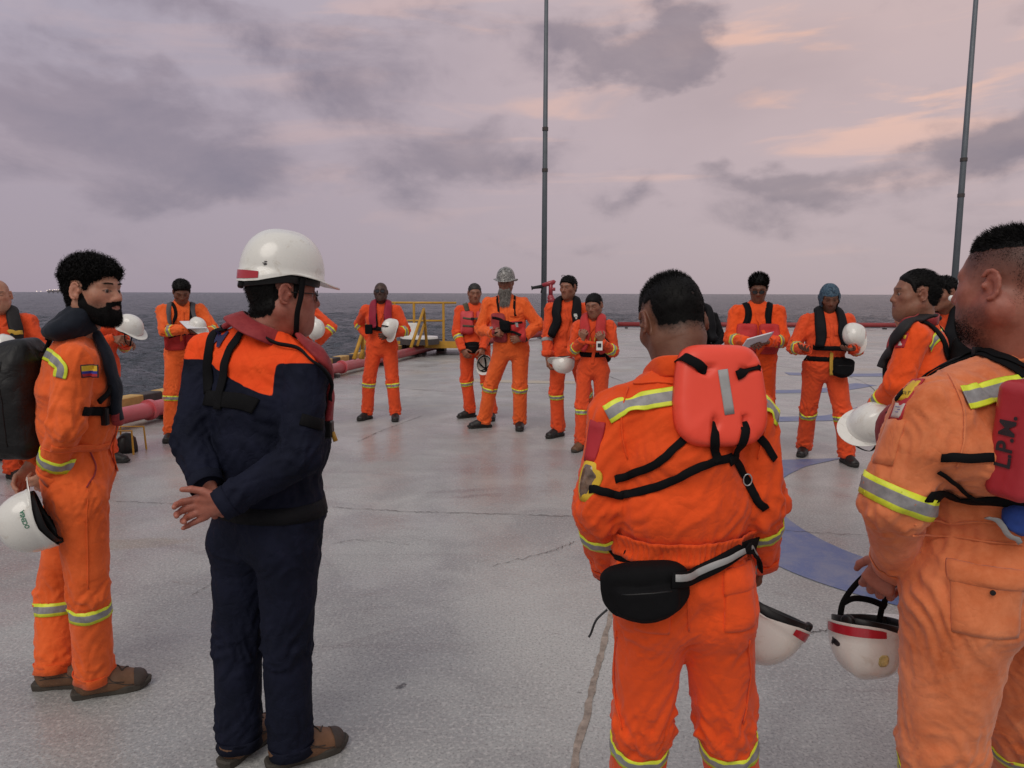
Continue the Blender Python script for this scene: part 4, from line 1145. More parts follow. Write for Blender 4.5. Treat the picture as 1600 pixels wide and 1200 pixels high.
    if chin is not None:
        P = catmull([L3(*c) for c in chin], 6); T_ = np.gradient(P, axis=0); T_ /= np.linalg.norm(T_, axis=1)[:, None]
        Nn = np.cross(T_, np.tile(F@V(.2, 1, .1), (len(P), 1))); Nn /= np.linalg.norm(Nn, axis=1)[:, None]
        vv, fq = ring_loft(P, Nn, np.cross(T_, Nn), [.008]*len(P), [.0016]*len(P), 8, .5); mk('chin_strap', vv, fq, M_STRAP, top)
    return root, hs
def textmesh(txt, size, ext=0.0, bold=0.0):
    c = bpy.data.curves.new('t', 'FONT'); c.body = txt; c.size = size; c.align_x = 'CENTER'; c.align_y = 'CENTER'; c.offset = bold; c.resolution_u = 3
    o = bpy.data.objects.new('t', c); COL.objects.link(o); dg = bpy.context.evaluated_depsgraph_get(); me = bpy.data.meshes.new_from_object(o.evaluated_get(dg))
    import bmesh
    bm = bmesh.new(); bm.from_mesh(me); bmesh.ops.triangulate(bm, faces=bm.faces)
    for _ in range(2): bmesh.ops.subdivide_edges(bm, edges=[e for e in bm.edges if e.calc_length() > size*.25], cuts=1)
    bmesh.ops.triangulate(bm, faces=bm.faces)
    v = np.array([x.co[:] for x in bm.verts]); f = [[x.index for x in p.verts] for p in bm.faces]; bm.free()
    bpy.data.objects.remove(o); bpy.data.curves.remove(c); bpy.data.meshes.remove(me)
    return v, f
def lettering(surf, txt, O, U, W_, D, size, mat, parent, name='lettering', off=.0025, bold=.0, back=.15):
    v, f = textmesh(txt, size, bold=bold); U = nrm(U); W_ = nrm(W_); D = nrm(D); out = []
    for x, y, z in v:
        p = O+U*x+W_*y; h = surf.hit(p+D*back, -D, back+.25); out.append((h[0] if h is not None else p)+D*off)
    return mk(name, np.array(out), f, mat, parent, smooth_=False)
def sdfobj(name, prims, lo, hi, vox, mat, parent=None, noise=0.0, nf=9, relax=2, F=None, O=None, s=1.0):
    """prims: list of (fn(P), op, k) in local coordinates"""
    g = Grid(lo, hi, vox)
    for fn, op, k in prims: g.add(fn, lo, hi, k, op)
    v, q = g.mesh(relax)
    if noise: v = v+vnormals(v, q)*(perlin(v*nf+len(v) % 17)*noise+perlin(v*nf*2.7)*noise*.4)[:, None]
    if F is not None: v = xf(v, F, O, s)
    return mk(name, v, q, mat, parent), Surf(v, q)
# ================================================================== the deck, the sea
def deck_mat():
    def f(t, b):
        co = t.n('ShaderNodeTexCoord').outputs['Object']
        big = t.noise(co, .35, 5, .6, .5); med = t.noise(co, 1.6, 6, .65, .6); fine = t.noise(co, 95, 3, .7); grit = t.noise(co, 210, 2, .6)
        c = t.mix(t.ramp(big, [(.35, 0), (.65, 1)]), (.295, .302, .298), (.42, .426, .413))
        c = t.mix(t.ramp(med, [(.42, 0), (.60, .65)]), c, (.240, .238, .240))
        # faded reddish patch on the left, wandering
        sp = t.n('ShaderNodeSeparateXYZ', {0: co})
        m = t.n('ShaderNodeMapRange', {0: t.m('ADD', sp.outputs[0], t.m('MULTIPLY', t.noise(co, 1.1, 4), 2.0)), 1: -.6, 2: -2.4})
        pk = t.ramp(t.noise(co, .8, 5, .6, .8), [(.46, 0), (.60, 1)])
        c = t.mix(t.m('MULTIPLY', t.m('MULTIPLY', pk, m.outputs[0]), .42), c, (.34, .215, .23))
        # worn yellow paint far out, brown stains
        far = t.n('ShaderNodeMapRange', {0: sp.outputs[1], 1: 8.0, 2: 11.0})
        yl = t.ramp(t.noise(t.vm('MULTIPLY', co, (.35, 1.0, 1.0)), .9, 5, .65, .4), [(.55, 0), (.66, 1)])
        c = t.mix(t.m('MULTIPLY', t.m('MULTIPLY', yl, far.outputs[0]), .28), c, (.42, .30, .14))
        st = t.ramp(t.noise(t.vm('MULTIPLY', co, (.6, 1.4, 1.0)), 1.9, 7, .72, 1.2), [(.60, 0), (.70, 1)])
        c = t.mix(t.m('MULTIPLY', st, .48), c, (.19, .165, .15))
        tr = t.ramp(t.noise(t.vm('MULTIPLY', co, (.25, 3.0, 1.0)), 1.6, 6, .7, .6), [(.58, 0), (.68, 1)]); c = t.mix(t.m('MULTIPLY', tr, .35), c, (.20, .18, .18))
        wv_ = t.n('ShaderNodeTexNoise', {'Vector': co, 'Scale': 9.0, 'Detail': 4.0}); cw = t.vm('ADD', co, t.vm('SCALE', t.vm('SUBTRACT', wv_.outputs[1], (.5, .5, .5)), .16))
        for (px_, py_, l_, w_, a_, k_, cl_) in ((712, 767, .26, .055, 12, .5, (.17, .155, .16)), (742, 775, .30, .05, 16, .5, (.17, .155, .16)), (628, 1072, .030, .018, 0, .9, (.03, .03, .03)), (205, 850, .40, .12, 10, .5, (.27, .22, .16)), (902, 1079, .010, .010, 0, 1, (.01, .01, .01)), (800, 720, .9, .55, 20, .28, (.24, .19, .21)), (300, 860, .5, .05, -25, .3, (.16, .14, .14)), (560, 1000, .35, .04, 30, .25, (.16, .14, .14))):
            g_ = ground(px_, py_); dv_ = t.vm('SUBTRACT', cw, tuple(g_)); ca, sa = math.cos(rad(a_)), math.sin(rad(a_))
            u_ = t.m('DIVIDE', t.vm('DOT_PRODUCT', dv_, (ca, sa, 0.)).outputs['Value'], l_); v_ = t.m('DIVIDE', t.vm('DOT_PRODUCT', dv_, (-sa, ca, 0.)).outputs['Value'], w_)
            rr2 = t.m('ADD', t.m('MULTIPLY', u_, u_), t.m('MULTIPLY', v_, v_)); c = t.mix(t.m('MULTIPLY', t.ramp(rr2, [(.35, 1), (1.0, 0)]), k_), c, cl_)
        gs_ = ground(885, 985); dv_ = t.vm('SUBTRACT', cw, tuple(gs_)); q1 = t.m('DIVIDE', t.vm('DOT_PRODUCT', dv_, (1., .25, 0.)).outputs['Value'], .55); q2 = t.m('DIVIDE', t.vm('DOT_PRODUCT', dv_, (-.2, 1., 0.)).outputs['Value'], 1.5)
        painted_sheen = t.ramp(t.m('ADD', t.m('MULTIPLY', q1, q1), t.m('MULTIPLY', q2, q2)), [(.15, 1), (1.0, 0)])
        c = t.mix(t.m('MULTIPLY', painted_sheen, .5), c, (.50, .50, .47))  # pale sheen of reflected light painted into the deck colour, slightly smoother there
        # scuffs and small dark flecks, paler grains
        fl = t.ramp(t.noise(t.vm('MULTIPLY', co, (1.0, 2.6, 1.0)), 9, 7, .78, .8), [(.66, 0), (.72, 1)])
        c = t.mix(t.m('MULTIPLY', fl, .75), c, (.09, .075, .07))
        sp2 = t.ramp(fine, [(.34, 1), (.50, 0)]); c = t.mix(t.m('MULTIPLY', sp2, .66), c, (.13, .12, .125))
        lt = t.ramp(t.noise(co, 62, 3, .65), [(.50, 0), (.66, 1)]); c = t.mix(t.m('MULTIPLY', lt, .42), c, (.64, .62, .60))
        lk(t, c, b.inputs['Base Color'])
        wet = t.ramp(t.noise(co, .9, 5, .62, .5), [(.40, 0), (.60, 1)])
        r = t.m('ADD', t.m('MULTIPLY', wet, .20), .22)
        lk(t, t.m('SUBTRACT', t.m('ADD', r, t.m('MULTIPLY', sp2, .2)), t.m('MULTIPLY', painted_sheen, .07)), b.inputs['Roughness'])
        b.inputs['Specular IOR Level'].default_value = .55
        vr = t.n('ShaderNodeTexVoronoi', {'Vector': co, 'Scale': 75.0}, feature='SMOOTH_F1')
        b1 = bumpn(t, b, vr.outputs[0], .30, .003)
        b2 = bumpn(t, b, t.noise(co, 6, 5, .6), .22, .010, b1)
        bumpn(t, b, t.noise(co, 60, 4, .7), .3, .002, b2)
    return principled('speckled deck coating', f)
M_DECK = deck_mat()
edge_a = V(-7.6, -5.5, 0); pA = ground(200, 672); pB = ground(690, 549); eD = nrm((pB-pA)*V(1, 1, 0)); out_l = V(-eD[1], eD[0], 0)
c1 = pB+out_l*.75; far_l = V(4.9, 34.6, 0)
poly = [pA+out_l*.75-eD*16, c1+eD*.4, far_l+V(-.2, .5, 0), V(30, 34.8, 0), V(30, -10, 0)]
deckz = lambda L_, z: [V(p[0], p[1], z) for p in L_]
dv = deckz(poly, 0)+deckz(poly, -1.2); n = len(poly)
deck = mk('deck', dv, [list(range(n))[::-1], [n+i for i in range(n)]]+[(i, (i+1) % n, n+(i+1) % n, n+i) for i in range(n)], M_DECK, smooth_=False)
tag(deck, None, None, kind='structure')
# make sure the deck top faces up
if deck.data.polygons[0].normal.z < 0: deck.data.flip_normals()
def marking(name, pts, w, mat, z=.004, jit=.0, seed=1):
    rr = np.random.default_rng(seed); P = catmull(pts, 10) if len(pts) > 2 else np.array([lerp(pts[0], pts[1], i/40) for i in range(41)])
    T_ = np.gradient(P, axis=0); T_ /= np.linalg.norm(T_, axis=1)[:, None]; Nn = np.stack([-T_[:, 1], T_[:, 0], 0*T_[:, 0]], 1)
    ww = (np.asarray(w) if not np.isscalar(w) else np.full(len(P), w)); a = (rr.random(len(P))-.5)*jit; bq = (rr.random(len(P))-.5)*jit
    v = []
    for p, nn, w1, x, y in zip(P, Nn, ww, a, bq): v += [p+nn*(w1/2+x), p-nn*(w1/2+y)]
    v = np.array(v); v[:, 2] = z
    f = [(2*i+1, 2*i+3, 2*i+2, 2*i) for i in range(len(P)-1)]
    o = mk(name, v, f, mat, smooth_=False); tag(o, None, None, kind='structure')
    if o.data.polygons[0].normal.z < 0: o.data.flip_normals()
    return o
def paint_mat(name, col, under, wear=.5):
    def f(t, b):
        co = t.n('ShaderNodeTexCoord').outputs['Object']
        k = t.ramp(t.noise(co, 95, 3, .7), [(.30, 1), (.45, 0)]); big = t.ramp(t.noise(co, 5, 6, .7, .5), [(wear, 0), (wear+.2, .8)])
        c = t.mix(t.m('MULTIPLY', k, .6), col, under); c = t.mix(t.m('MULTIPLY', big, .5), c, under)
        g = t.ramp(t.noise(co, 210, 2), [(.58, 0), (.72, 1)]); c = t.mix(t.m('MULTIPLY', g, .3), c, tuple(min(1, x*1.6) for x in col))
        lk(t, c, b.inputs['Base Color']); b.inputs['Roughness'].default_value = .45
        vr = t.n('ShaderNodeTexVoronoi', {'Vector': co, 'Scale': 120.0}, feature='SMOOTH_F1'); bumpn(t, b, vr.outputs[0], .25, .0022)
    return principled(name, f)
M_BLUE = paint_mat('worn blue deck paint', (.10, .14, .29), (.27, .27, .30), .42)
M_YELP = paint_mat('worn yellow deck paint', (.44, .38, .28), (.38, .36, .34), .38)
M_CRACK = plain('dark crack', (.06, .05, .045), .9); M_SEAM = plain('brown seam filler', (.30, .245, .205), .85, noise=.35, nscale=25, bump=.5, dirt=(.12, .08, .06))
cc = V(4.5, 5.8, 0)
arc = [cc+2.98*V(math.cos(a), math.sin(a), 0) for a in np.linspace(rad(130), rad(330), 40)]
bp = [V(3.25, 7.15, 0), V(2.5, 6.8, 0), V(1.95, 6.1, 0), V(1.72, 5.3, 0), V(1.8, 4.55, 0), V(2.1, 4.02, 0), V(2.9, 3.45, 0), V(4.0, 3.1, 0), V(5.4, 3.2, 0)]
nb = (len(bp)-1)*10+1; marking('blue_ring_marking', bp, np.interp(np.linspace(0, 8, nb), [0, 1, 2, 3, 4, 5, 6, 7, 8], [.02, .42, .56, .58, .58, .60, .64, .64, .64]), M_BLUE)
mp = [V(1.9, 6.05, .004), V(2.44, 6.48, .004), V(3.16, 7.12, .004), V(2.1, 7.16, .004)]

marking('blue_marking', [V(2.6, 9.3, 0), V(3.6, 9.45, 0), V(4.3, 9.6, 0), V(5.1, 10.3, 0), V(5.9, 11.2, 0)], np.interp(np.linspace(0, 1, 41), [0, .5, 1], [.34, .36, .5]), M_BLUE)
marking('blue_marking', [V(3.9, 12.1, 0), V(5.2, 12.3, 0), V(6.4, 13.2, 0)], .4, M_BLUE, seed=2)
marking('blue_marking', [V(5.6, 14.9, 0), V(7.2, 14.7, 0), V(9.4, 15.5, 0)], .5, M_BLUE, seed=2)
marking('yellow_marking', [V(-.9, 13.6, 0), V(.2, 13.4, 0), V(1.4, 13.3, 0)], .4, M_YELP)
marking('deck_seam', [ground(972, 880), ground(945, 1000), ground(925, 1080), ground(893, 1210)], .026, M_SEAM, jit=.012)
def crack(pp, w=.008, seed=0):
    rr = np.random.default_rng(seed); P = catmull([ground(*p) for p in pp], 14); P = P+np.stack([rr.normal(size=len(P))*.007, rr.normal(size=len(P))*.010, np.zeros(len(P))], 1)
    marking('deck_crack', [p for p in P], w*.8+.0*P[:, 0] if 0 else w, M_CRACK, .0055, jit=w*.9, seed=seed)
def crack2(pp, w=.006, seed=0):
    rr = np.random.default_rng(seed); P = catmull([ground(*p) for p in pp], 20); T_ = np.gradient(P, axis=0)
    w_ = np.clip(w*.55*(.2+rr.random(len(P))*1.3), .0006, None); P = P+np.stack([rr.normal(size=len(P))*.005, rr.normal(size=len(P))*.009, 0*w_], 1)
    v = []
    for i, p in enumerate(P):
        t = nrm(P[min(i+1, len(P)-1)]-P[max(0, i-1)]); nn = V(-t[1], t[0], 0); v += [p+nn*w_[i], p-nn*w_[i]]
    v = np.array(v); v[:, 2] = .0055
    o = mk('deck_crack', v, [(2*i+1, 2*i+3, 2*i+2, 2*i) for i in range(len(P)-1)], M_CRACK, smooth_=False); tag(o, None, None, kind='structure')
crack2([(-60, 770), (60, 778), (183, 784), (290, 788)], .005, 1); crack2([(520, 793), (640, 800), (760, 803), (905, 808)], .006, 2)
crack2([(1195, 828), (1290, 834), (1400, 839), (1500, 842)], .005, 3); crack2([(1180, 1000), (1230, 994), (1300, 985)], .006, 4)
crack2([(560, 600), (700, 612), (860, 612)], .008, 5); crack2([(560, 690), (600, 672), (660, 650)], .006, 6); crack2([(930, 580), (1010, 610), (1100, 640)], .01, 7)
crack2([(1200, 570), (1330, 590), (1400, 640)], .01, 8); crack2([(960, 560), (1100, 556), (1240, 558), (1390, 562)], .02, 9); crack2([(520, 850), (560, 845), (640, 852)], .003, 10)
crack2([(770, 885), (860, 862), (900, 846)], .004, 11); crack2([(500, 850), (420, 870), (300, 930)], .003, 12)
# ---- sea
SEAZ = -5.0
def sea_mat():
    def f(t, b):
        co = t.n('ShaderNodeTexCoord').outputs['Object']
        b.inputs['Base Color'].default_value = (.085, .094, .115, 1)
        b.inputs['Roughness'].default_value = .22; b.inputs['IOR'].default_value = 1.33; b.inputs['Specular IOR Level'].default_value = .5
        s1 = t.vm('MULTIPLY', co, (.55, 1.0, 1.0))
        n1 = t.noise(s1, .55, 6, .62, .5); n2 = t.noise(s1, 2.6, 5, .65, .4); n0 = t.noise(t.vm('MULTIPLY', co, (.35, 1.0, 1.0)), .10, 5, .6, .5); b0 = bumpn(t, b, n0, 1.0, 9.0)
        b1 = bumpn(t, b, n1, 1.0, 2.2, b0); bumpn(t, b, n2, 1.0, .30, b1)
    return principled('sea water', f)
rr_ = np.concatenate([np.geomspace(8, 220, 420), np.geomspace(224, 9000, 160)]); aa = np.linspace(rad(-62), rad(62), 420)
Rg, Ag = np.meshgrid(rr_, aa, indexing='ij'); X = Rg*np.sin(Ag); Y = Rg*np.cos(Ag); Pn = np.stack([X.ravel(), Y.ravel(), 0*X.ravel()], 1)
fade = np.clip(140/Pn[:, :2].__pow__(2).sum(1)**.5, 0, 1)
hgt = 0
for ang, wl, am in ((78, 9.0, .22), (95, 5.2, .16), (60, 3.3, .10), (110, 2.1, .06), (85, 1.3, .035)):
    a = rad(ang); q = np.stack([(Pn[:, 0]*math.sin(a)-Pn[:, 1]*math.cos(a))/wl*.55, (Pn[:, 0]*math.cos(a)+Pn[:, 1]*math.sin(a))/wl*1.6, 0*X.ravel()+wl], 1)
    hgt = hgt+am*(1-2*np.abs(perlin(q)))*np.clip(wl*60/np.maximum(1, Pn[:, :2].__pow__(2).sum(1)**.5), 0, 1)
Pn[:, 2] = SEAZ+hgt*2.1
nr, na = Rg.shape; ii, jj = np.meshgrid(np.arange(nr-1), np.arange(na-1), indexing='ij'); b0 = (ii*na+jj).ravel()
sea = mk('sea', Pn, np.stack([b0, b0+na, b0+na+1, b0+1], 1), sea_mat()); tag(sea, None, None, kind='structure')
if sea.data.polygons[0].normal.z < 0: sea.data.flip_normals()
mb = MB(); mb.add([V(x, y, SEAZ-1.5) for x, y in ((-12000, -9000), (12000, -9000), (12000, 8900), (-12000, 8900))], [(0, 1, 2, 3)]); tag(mb.build('sea_floor_water', MATS['sea water']), None, None, kind='structure')
# ---- red pipe and hazard kerb along the left edge
M_PIPE = plain('faded pink red pipe paint', (.52, .085, .10), .42, noise=.14, nscale=2.5, dirt=(.42, .16, .16), coat=.15)
M_PIPED = plain('dark red pipe paint', (.25, .028, .030), .5, noise=.2, nscale=3)
M_YEL = plain('yellow safety paint', (.52, .27, .025), .5, noise=.12, nscale=6, dirt=(.30, .15, .04)); M_YEL2 = plain('pale worn yellow paint', (.50, .31, .10), .7, noise=.2, nscale=7)
M_BLK2 = plain('worn black paint', (.055, .045, .045), .7, noise=.3, nscale=8)
def pipe_run(a, b, label, mat, r=.10, z=.16, cap=True):
    e = empty('fire_main_pipe', V(*a[:2], 0), label, 'pipe'); MB().tube([V(*a[:2], z), V(*b[:2], z)], r, 24).build('pipe', mat, e, True)
    L_ = np.linalg.norm(b-a); d = nrm((b-a)*V(1, 1, 0)); k = int(L_/2.4)
    for i in range(k+1):
        c = V(*a[:2], 0)+d*(.4+i*2.4); o = V(-d[1], d[0], 0)
        if np.linalg.norm(c-V(*a[:2], 0)) > L_: break
        m = MB(); m.box(c+V(0, 0, .03), (.05, .13, .03), np.stack([d, o, V(0, 0, 1)]), .006)
        m.build('pipe_support', M_BLK2, e)
    for i in range(1, int(L_/5.5)+1):
        c = V(*a[:2], z)+d*i*5.5-d*2; MB().lathe([(r+.001, -.03), (r+.03, -.03), (r+.03, .03), (r+.001, .03)], c, d, 24).build('flange', mat, e)
    return e
pS = pA-eD*14
pipe_run(pS+out_l*.10, pB+out_l*.10+eD*.2, 'long faded pink-red pipe running along the left deck edge in front of the striped kerb', M_PIPE)
cp = pB+out_l*.10+eD*.3
m = MB(); m.box(V(*cp[:2], .17), (.12, .12, .17), np.stack([eD, out_l, V(0, 0, 1)]), .01); o = m.build('pipe_end_block', plain('dark steel', (.05, .05, .055), .5)); tag(o, 'small dark steel block closing the end of the pink pipe at the yellow landing', 'block')
ee = empty('hazard_kerb', V(*(pS+out_l*.55)[:2], 0), 'kerb painted in yellow and black blocks along the left deck edge behind the pink pipe', 'kerb')
kv = MB(); L_ = np.linalg.norm(pB-pS); k = 0; x = 0
my = MB(); mk_ = MB()
while x < L_-.3:
    w = .42 if k % 2 else .36; c = pS+eD*(x+w/2)+out_l*.52; (my if k % 2 else mk_).box(V(*c[:2], .15), (w/2-.0015, .10, .15), np.stack([eD, out_l, V(0, 0, 1)]), .012); x += w; k += 1
my.build('yellow_blocks', M_YEL2, ee); mk_.build('black_blocks', M_BLK2, ee)
pipe_run(V(*pB[:2], 0)+V(1.0, 1.6, 0), V(4.7, 34.2, 0), 'dark red pipe along the slanting far deck edge behind the standing group', M_PIPED)
pipe_run(V(4.9, 34.25, 0), V(29, 34.25, 0), 'long dark red pipe along the far deck edge under the horizon', M_PIPED, z=.19, r=.105)
# ---- poles
M_GALV = plain('weathered galvanised steel', (.12, .135, .155), .55, .3, noise=.15, nscale=2)
def pole(x, y, r, h, label, bands=()):
    e = empty('deck_pole', V(x, y, 0), label, 'pole')
    MB().tube([V(x, y, 0), V(x, y, h*.33), V(x, y, h)], [r, r*.86, r*.5], 20).build('shaft', M_GALV, e, True)
    MB().lathe([(.001, 0), (r*2.2, 0), (r*2.2, .03), (r*1.05, .035), (r*1.05, .2), (.001, .2)], V(x, y, 0), n=20).build('base_plate', M_GALV, e)
    for b in bands: MB().lathe([(r*.6, -.06), (r*1.0, -.06), (r*1.0, .06), (r*.6, .06)], V(x, y, b), n=20).build('clamp', M_BLK2, e)
    return e
g = at(850, 440, 26.6); pole(g[0], 26.6, .105, 16, 'tall grey steel pole behind the red water cannon at the centre of the far edge', (5.9, 7.3))
g = at(1492.5, 425, 26.0); pole(g[0], 26.0, .115, 16, 'tall dark grey pole at the right, rising behind the nearest men', (5.0, 6.2))
# ---- fire monitor
M_RED = plain('red hydrant paint', (.30, .018, .030), .4, noise=.12, coat=.3)
MX = at(855, 470, 26.0); e = empty('fire_monitor', V(MX[0]+.12, 26.0, 0), 'red fire water cannon on a riser in front of the left pole', 'water cannon'); bx = V(MX[0]+.12, 26.0, 0)
MB().tube([bx, bx+V(0, 0, 1.35)], .10, 16).build('riser', M_RED, e, True)
[MB().lathe([(.001, -.02), (.13, -.02), (.13, .02), (.001, .02)], bx+V(0, 0, z), n=20).build('flange', M_RED, e) for z in (.9, 1.35)]
MB().lathe([(.001, 0), (.10, 0), (.12, .08), (.09, .17), (.001, .17)], bx+V(0, 0, 1.38), n=18).build('swivel', M_RED, e)
m = MB(); m.tube([bx+V(0, 0, 1.5), bx+V(0, 0, 1.98)], .075, 14); m.lathe([(.001, -.10), (.13, -.10), (.15, 0), (.13, .10), (.001, .10)], bx+V(.02, 0, 1.36), (1, 0, 0), 16); m.build('valve_body', M_RED, e, True)
MB().tube([bx+V(.16, 0, 1.98), bx+V(.12, 0, 2.0), bx+V(-.05, 0, 1.95), bx+V(-.30, 0, 1.88)], [.05, .085, .085, .07], 14).build('barrel', M_RED, e, True)
MB().tube([bx+V(-.28, 0, 1.85), bx+V(-.62, -.05, 1.80), bx+V(-.68, -.05, 1.79)], [.07, .05, .085], 14).build('nozzle', M_BLACK, e, True)
MB().tube([bx+V(-.30, 0, 1.80), bx+V(-.34, 0, 1.62)], .025, 8).build('lever', M_BLACK, e, True)
MB().tube([bx+V(0, 0, 1.75), bx+V(.16, 0, 1.75)], .06, 12).build('side_stub', M_RED, e, True)
MB().tube([bx+V(.10, 0, 1.36), bx+V(.30, -.05, 1.38), bx+V(.44, -.05, 1.37)], [.07, .05, .065], 12).build('side_outlet', M_RED, e, True)
c = bx+V(.46, -.06, 1.35); MB().tube([c+.12*V(0, math.cos(a), math.sin(a)) for a in np.linspace(0, 6.2832, 17)], .014, 6, caps=False).build('hand_wheel', M_RED, e, True)
# ---- yellow landing with railing
RY = 19.6; zf = .30
def PX(x, y, Y=RY): return at(x, y, Y)
e = empty('railing', V(PX(655, 530)[0], RY, 0), 'yellow pipe guard rail with three posts on the landing behind the man with dark glasses', 'railing')
zt = PX(650, 473)[2]; zm = PX(650, 501)[2]
MB().tube([V(PX(598, 473)[0], RY, zt), V(PX(713, 473)[0], RY, zt)], .030, 10).build('top_rail', M_YEL, e, True)
MB().tube([V(PX(598, 501)[0], RY, zm), V(PX(695, 501)[0], RY, zm)], .026, 10).build('mid_rail', M_YEL, e, True)
for x in (617, 647, 693): 
    p = V(PX(x, 500)[0], RY, 0); m = MB(); m.tube([V(p[0], RY, zf), V(p[0], RY, zt)], .034, 10); m.box(V(p[0], RY, zf+.012), (.09, .09, .012)); m.build('post', M_YEL, e)
e2 = empty('landing', V(PX(655, 530)[0], RY, 0), 'yellow edged steel landing platform beyond the striped kerb', 'platform')
x0, x1 = PX(598, 500)[0], PX(745, 500)[0]; MB().box(V((x0+x1)/2, RY+.35, zf-.05), ((x1-x0)/2, .85, .05)).build('floor_plate', M_BLK2, e2)
MB().box(V((x0+x1)/2, RY-.53, zf-.02), ((x1-x0)/2, .02, .09)).build('toe_board', M_YEL, e2)
[MB().box(V(x, RY+.3, -.6), (.06, .06, .9)).build('support_leg', M_YEL, e2) for x in (x0+.3, x1-.3)]
def brace(pts, label):
    P = [at(x, y, Y) for x, y, Y in pts]; o_ = empty('stair_handrail', V(P[0][0], P[0][1], .3), label, 'handrail'); m = MB(); m.tube(P[:3], .038, 10); m.build('rail', M_YEL, o_, True)
    if len(P) > 3: MB().tube(P[3:], .032, 10).build('brace', M_YEL, o_, True)
brace([(642, 543, 17.3), (662, 483, 17.9), (667, 541, 18.1), (652, 540, 17.6), (663, 506, 18.0)], 'yellow triangular handrail frame standing on the striped kerb before the landing')
brace([(553, 561, 14.0), (566, 520, 14.3), (567, 560, 14.5), (563, 560, 14.3), (571, 530, 14.6)], 'yellow triangular handrail frame half hidden behind the man with dark glasses')
g_ = at(656, 537, 18.9); e = empty('deck_drum', V(g_[0], g_[1], .12), 'round white topped lamp drum on the landing behind the striped kerb', 'drum')
MB().lathe([(.001, 0), (.50, 0), (.50, .14), (.001, .14)], V(g_[0], 18.9, zf+.01), n=32).build('drum_side', M_BLK2, e); MB().lathe([(.001, 0), (.47, 0), (.46, .05), (.001, .06)], V(g_[0], 18.9, zf+.152), n=32).build('drum_lid', M_HELMET, e)
g_ = at(641, 517, 19.1); e = empty('white_cabinet', V(g_[0], 19.2, zf), 'small white cabinet hung behind the yellow rail beside the man with dark glasses', 'cabinet')
MB().box(V(g_[0]-.05, 19.25, g_[2]), (.22, .09, .20), bev=.01).build('case', M_HELMET, e); MB().box(V(g_[0]-.05, 19.155, g_[2]), (.19, .008, .17), bev=.003).build('door', M_HELMET, e)
MB().tube([V(g_[0]-.05, 19.2, zf), V(g_[0]-.05, 19.25, g_[2]-.2)], .03, 8).build('stand', M_YEL, e, True)
# deck light by the left edge
g_ = ground(199, 706); e = empty('deck_light', g_, 'low black deck lamp in a yellow guard beside the curly haired man', 'lamp')
MB().lathe([(.001, 0), (.10, 0), (.10, .05), (.085, .14), (.04, .19), (.001, .20)], g_, n=20).build('lamp_housing', M_BLACKP, e, True)
[MB().tube([g_+V(s1*.13, s2*.13, 0), g_+V(s1*.12, s2*.12, .24), g_+V(-s1*.12, s2*.12, .24), g_+V(-s1*.13, s2*.13, 0)], .010, 8).build('guard', M_YEL, e) for s1, s2 in ((1, 1), (1, -1))]
# ---- far away platform on the horizon
e = empty('distant_platform', V(-1620, 2560, SEAZ), 'faint offshore platform with lights on the horizon at the far left', 'platform')
M_FAR = plain('far hazy steel', (.20, .18, .20), .9); M_LAMP = plain('far lamps', (.9, .8, .7), .5, emit=((1, .82, .62), 2.2))
m = MB(); c0 = at(86, 455, 2560); xs = c0[0]; ux = nrm(V(c0[1], -c0[0], 0))
cz = c0*V(1, 1, 0); pm = 2560/1150
m.box(cz+V(0, 0, 2), (16*pm/2*1.2, 4, 3), np.stack([ux, V(0, 1, 0), V(0, 0, 1)])); m.box(cz+ux*14+V(0, 0, 4), (6, 4, 4)); m.box(cz-ux*10+V(0, 0, 3), (5, 4, 3)); [m.box(cz+ux*k_+V(0, 0, -4), (1, 1, 5)) for k_ in (-18, -6, 8, 19)]
e.location = [float(x) for x in cz+V(0, 0, SEAZ)]; m.build('deck_block', M_FAR, e)
m = MB(); [m.sphere(cz+ux*k_+V(0, -6, z_), .85, 8, 6) for k_, z_ in ((-20, 5), (-12, 7), (-4, 6), (1, 8), (7, 8), (13, 7), (19, 9), (22, 6), (-38, 2), (-50, 2))]; m.build('lights', M_LAMP, e)
# ================================================================== small shared makers
M_SILV = plain('silver reflective tape', (.33, .33, .33), .45, noise=.15, nscale=20)
M_NAVYC = fabric('navy coverall cloth', (.012, .015, .032), .2, sheen=.08); M_BLUEC = fabric('blue nylon', (.03, .07, .30), .2)
M_GREYP = fabric('grey pack nylon', (.09, .09, .10), .2); M_CAMO = fabric('camo strap webbing', (.10, .09, .06), .5)
M_PAPER = plain('white paper', (.70, .69, .72), .7, noise=.03); M_CARD = plain('white card', (.75, .75, .72), .4, noise=.03)
M_PATCHR = plain('red patch border', (.45, .02, .03), .7); M_PATCHY = plain('yellow patch cloth', (.70, .45, .03), .7); M_PATCHB = plain('blue patch cloth', (.03, .04, .30), .7)
M_PATCHW = plain('white patch cloth', (.55, .48, .45), .7); M_INK = plain('black ink', (.02, .015, .02), .6); M_GREEN = plain('green print', (.01, .16, .08), .5)
M_METAL = plain('bright buckle steel', (.5, .5, .5), .3, .9); M_LENS = plain('dark lens', (.02, .02, .025), .08); M_GREYTRIM = plain('grey trim', (.30, .29, .31), .6)
M_RIB = fabric('yellow ribbon', (.55, .33, .05), .15)
def clear_mat():
    def f(t, b):
        b.inputs['Base Color'].default_value = (.8, .8, .85, 1); b.inputs['Transmission Weight'].default_value = 1; b.inputs['Roughness'].default_value = .05; b.inputs['IOR'].default_value = 1.1
    return principled('clear lens', f)
M_CLEAR = clear_mat()
STR = {'mat': M_REDREF}
GH = 'white hard hats held in hand'
def hfr(dome, front):
    z = nrm(V(*dome)); y = V(*front); y = nrm(y-z*(y@z)); return np.stack([np.cross(y, z), y, z], 1)
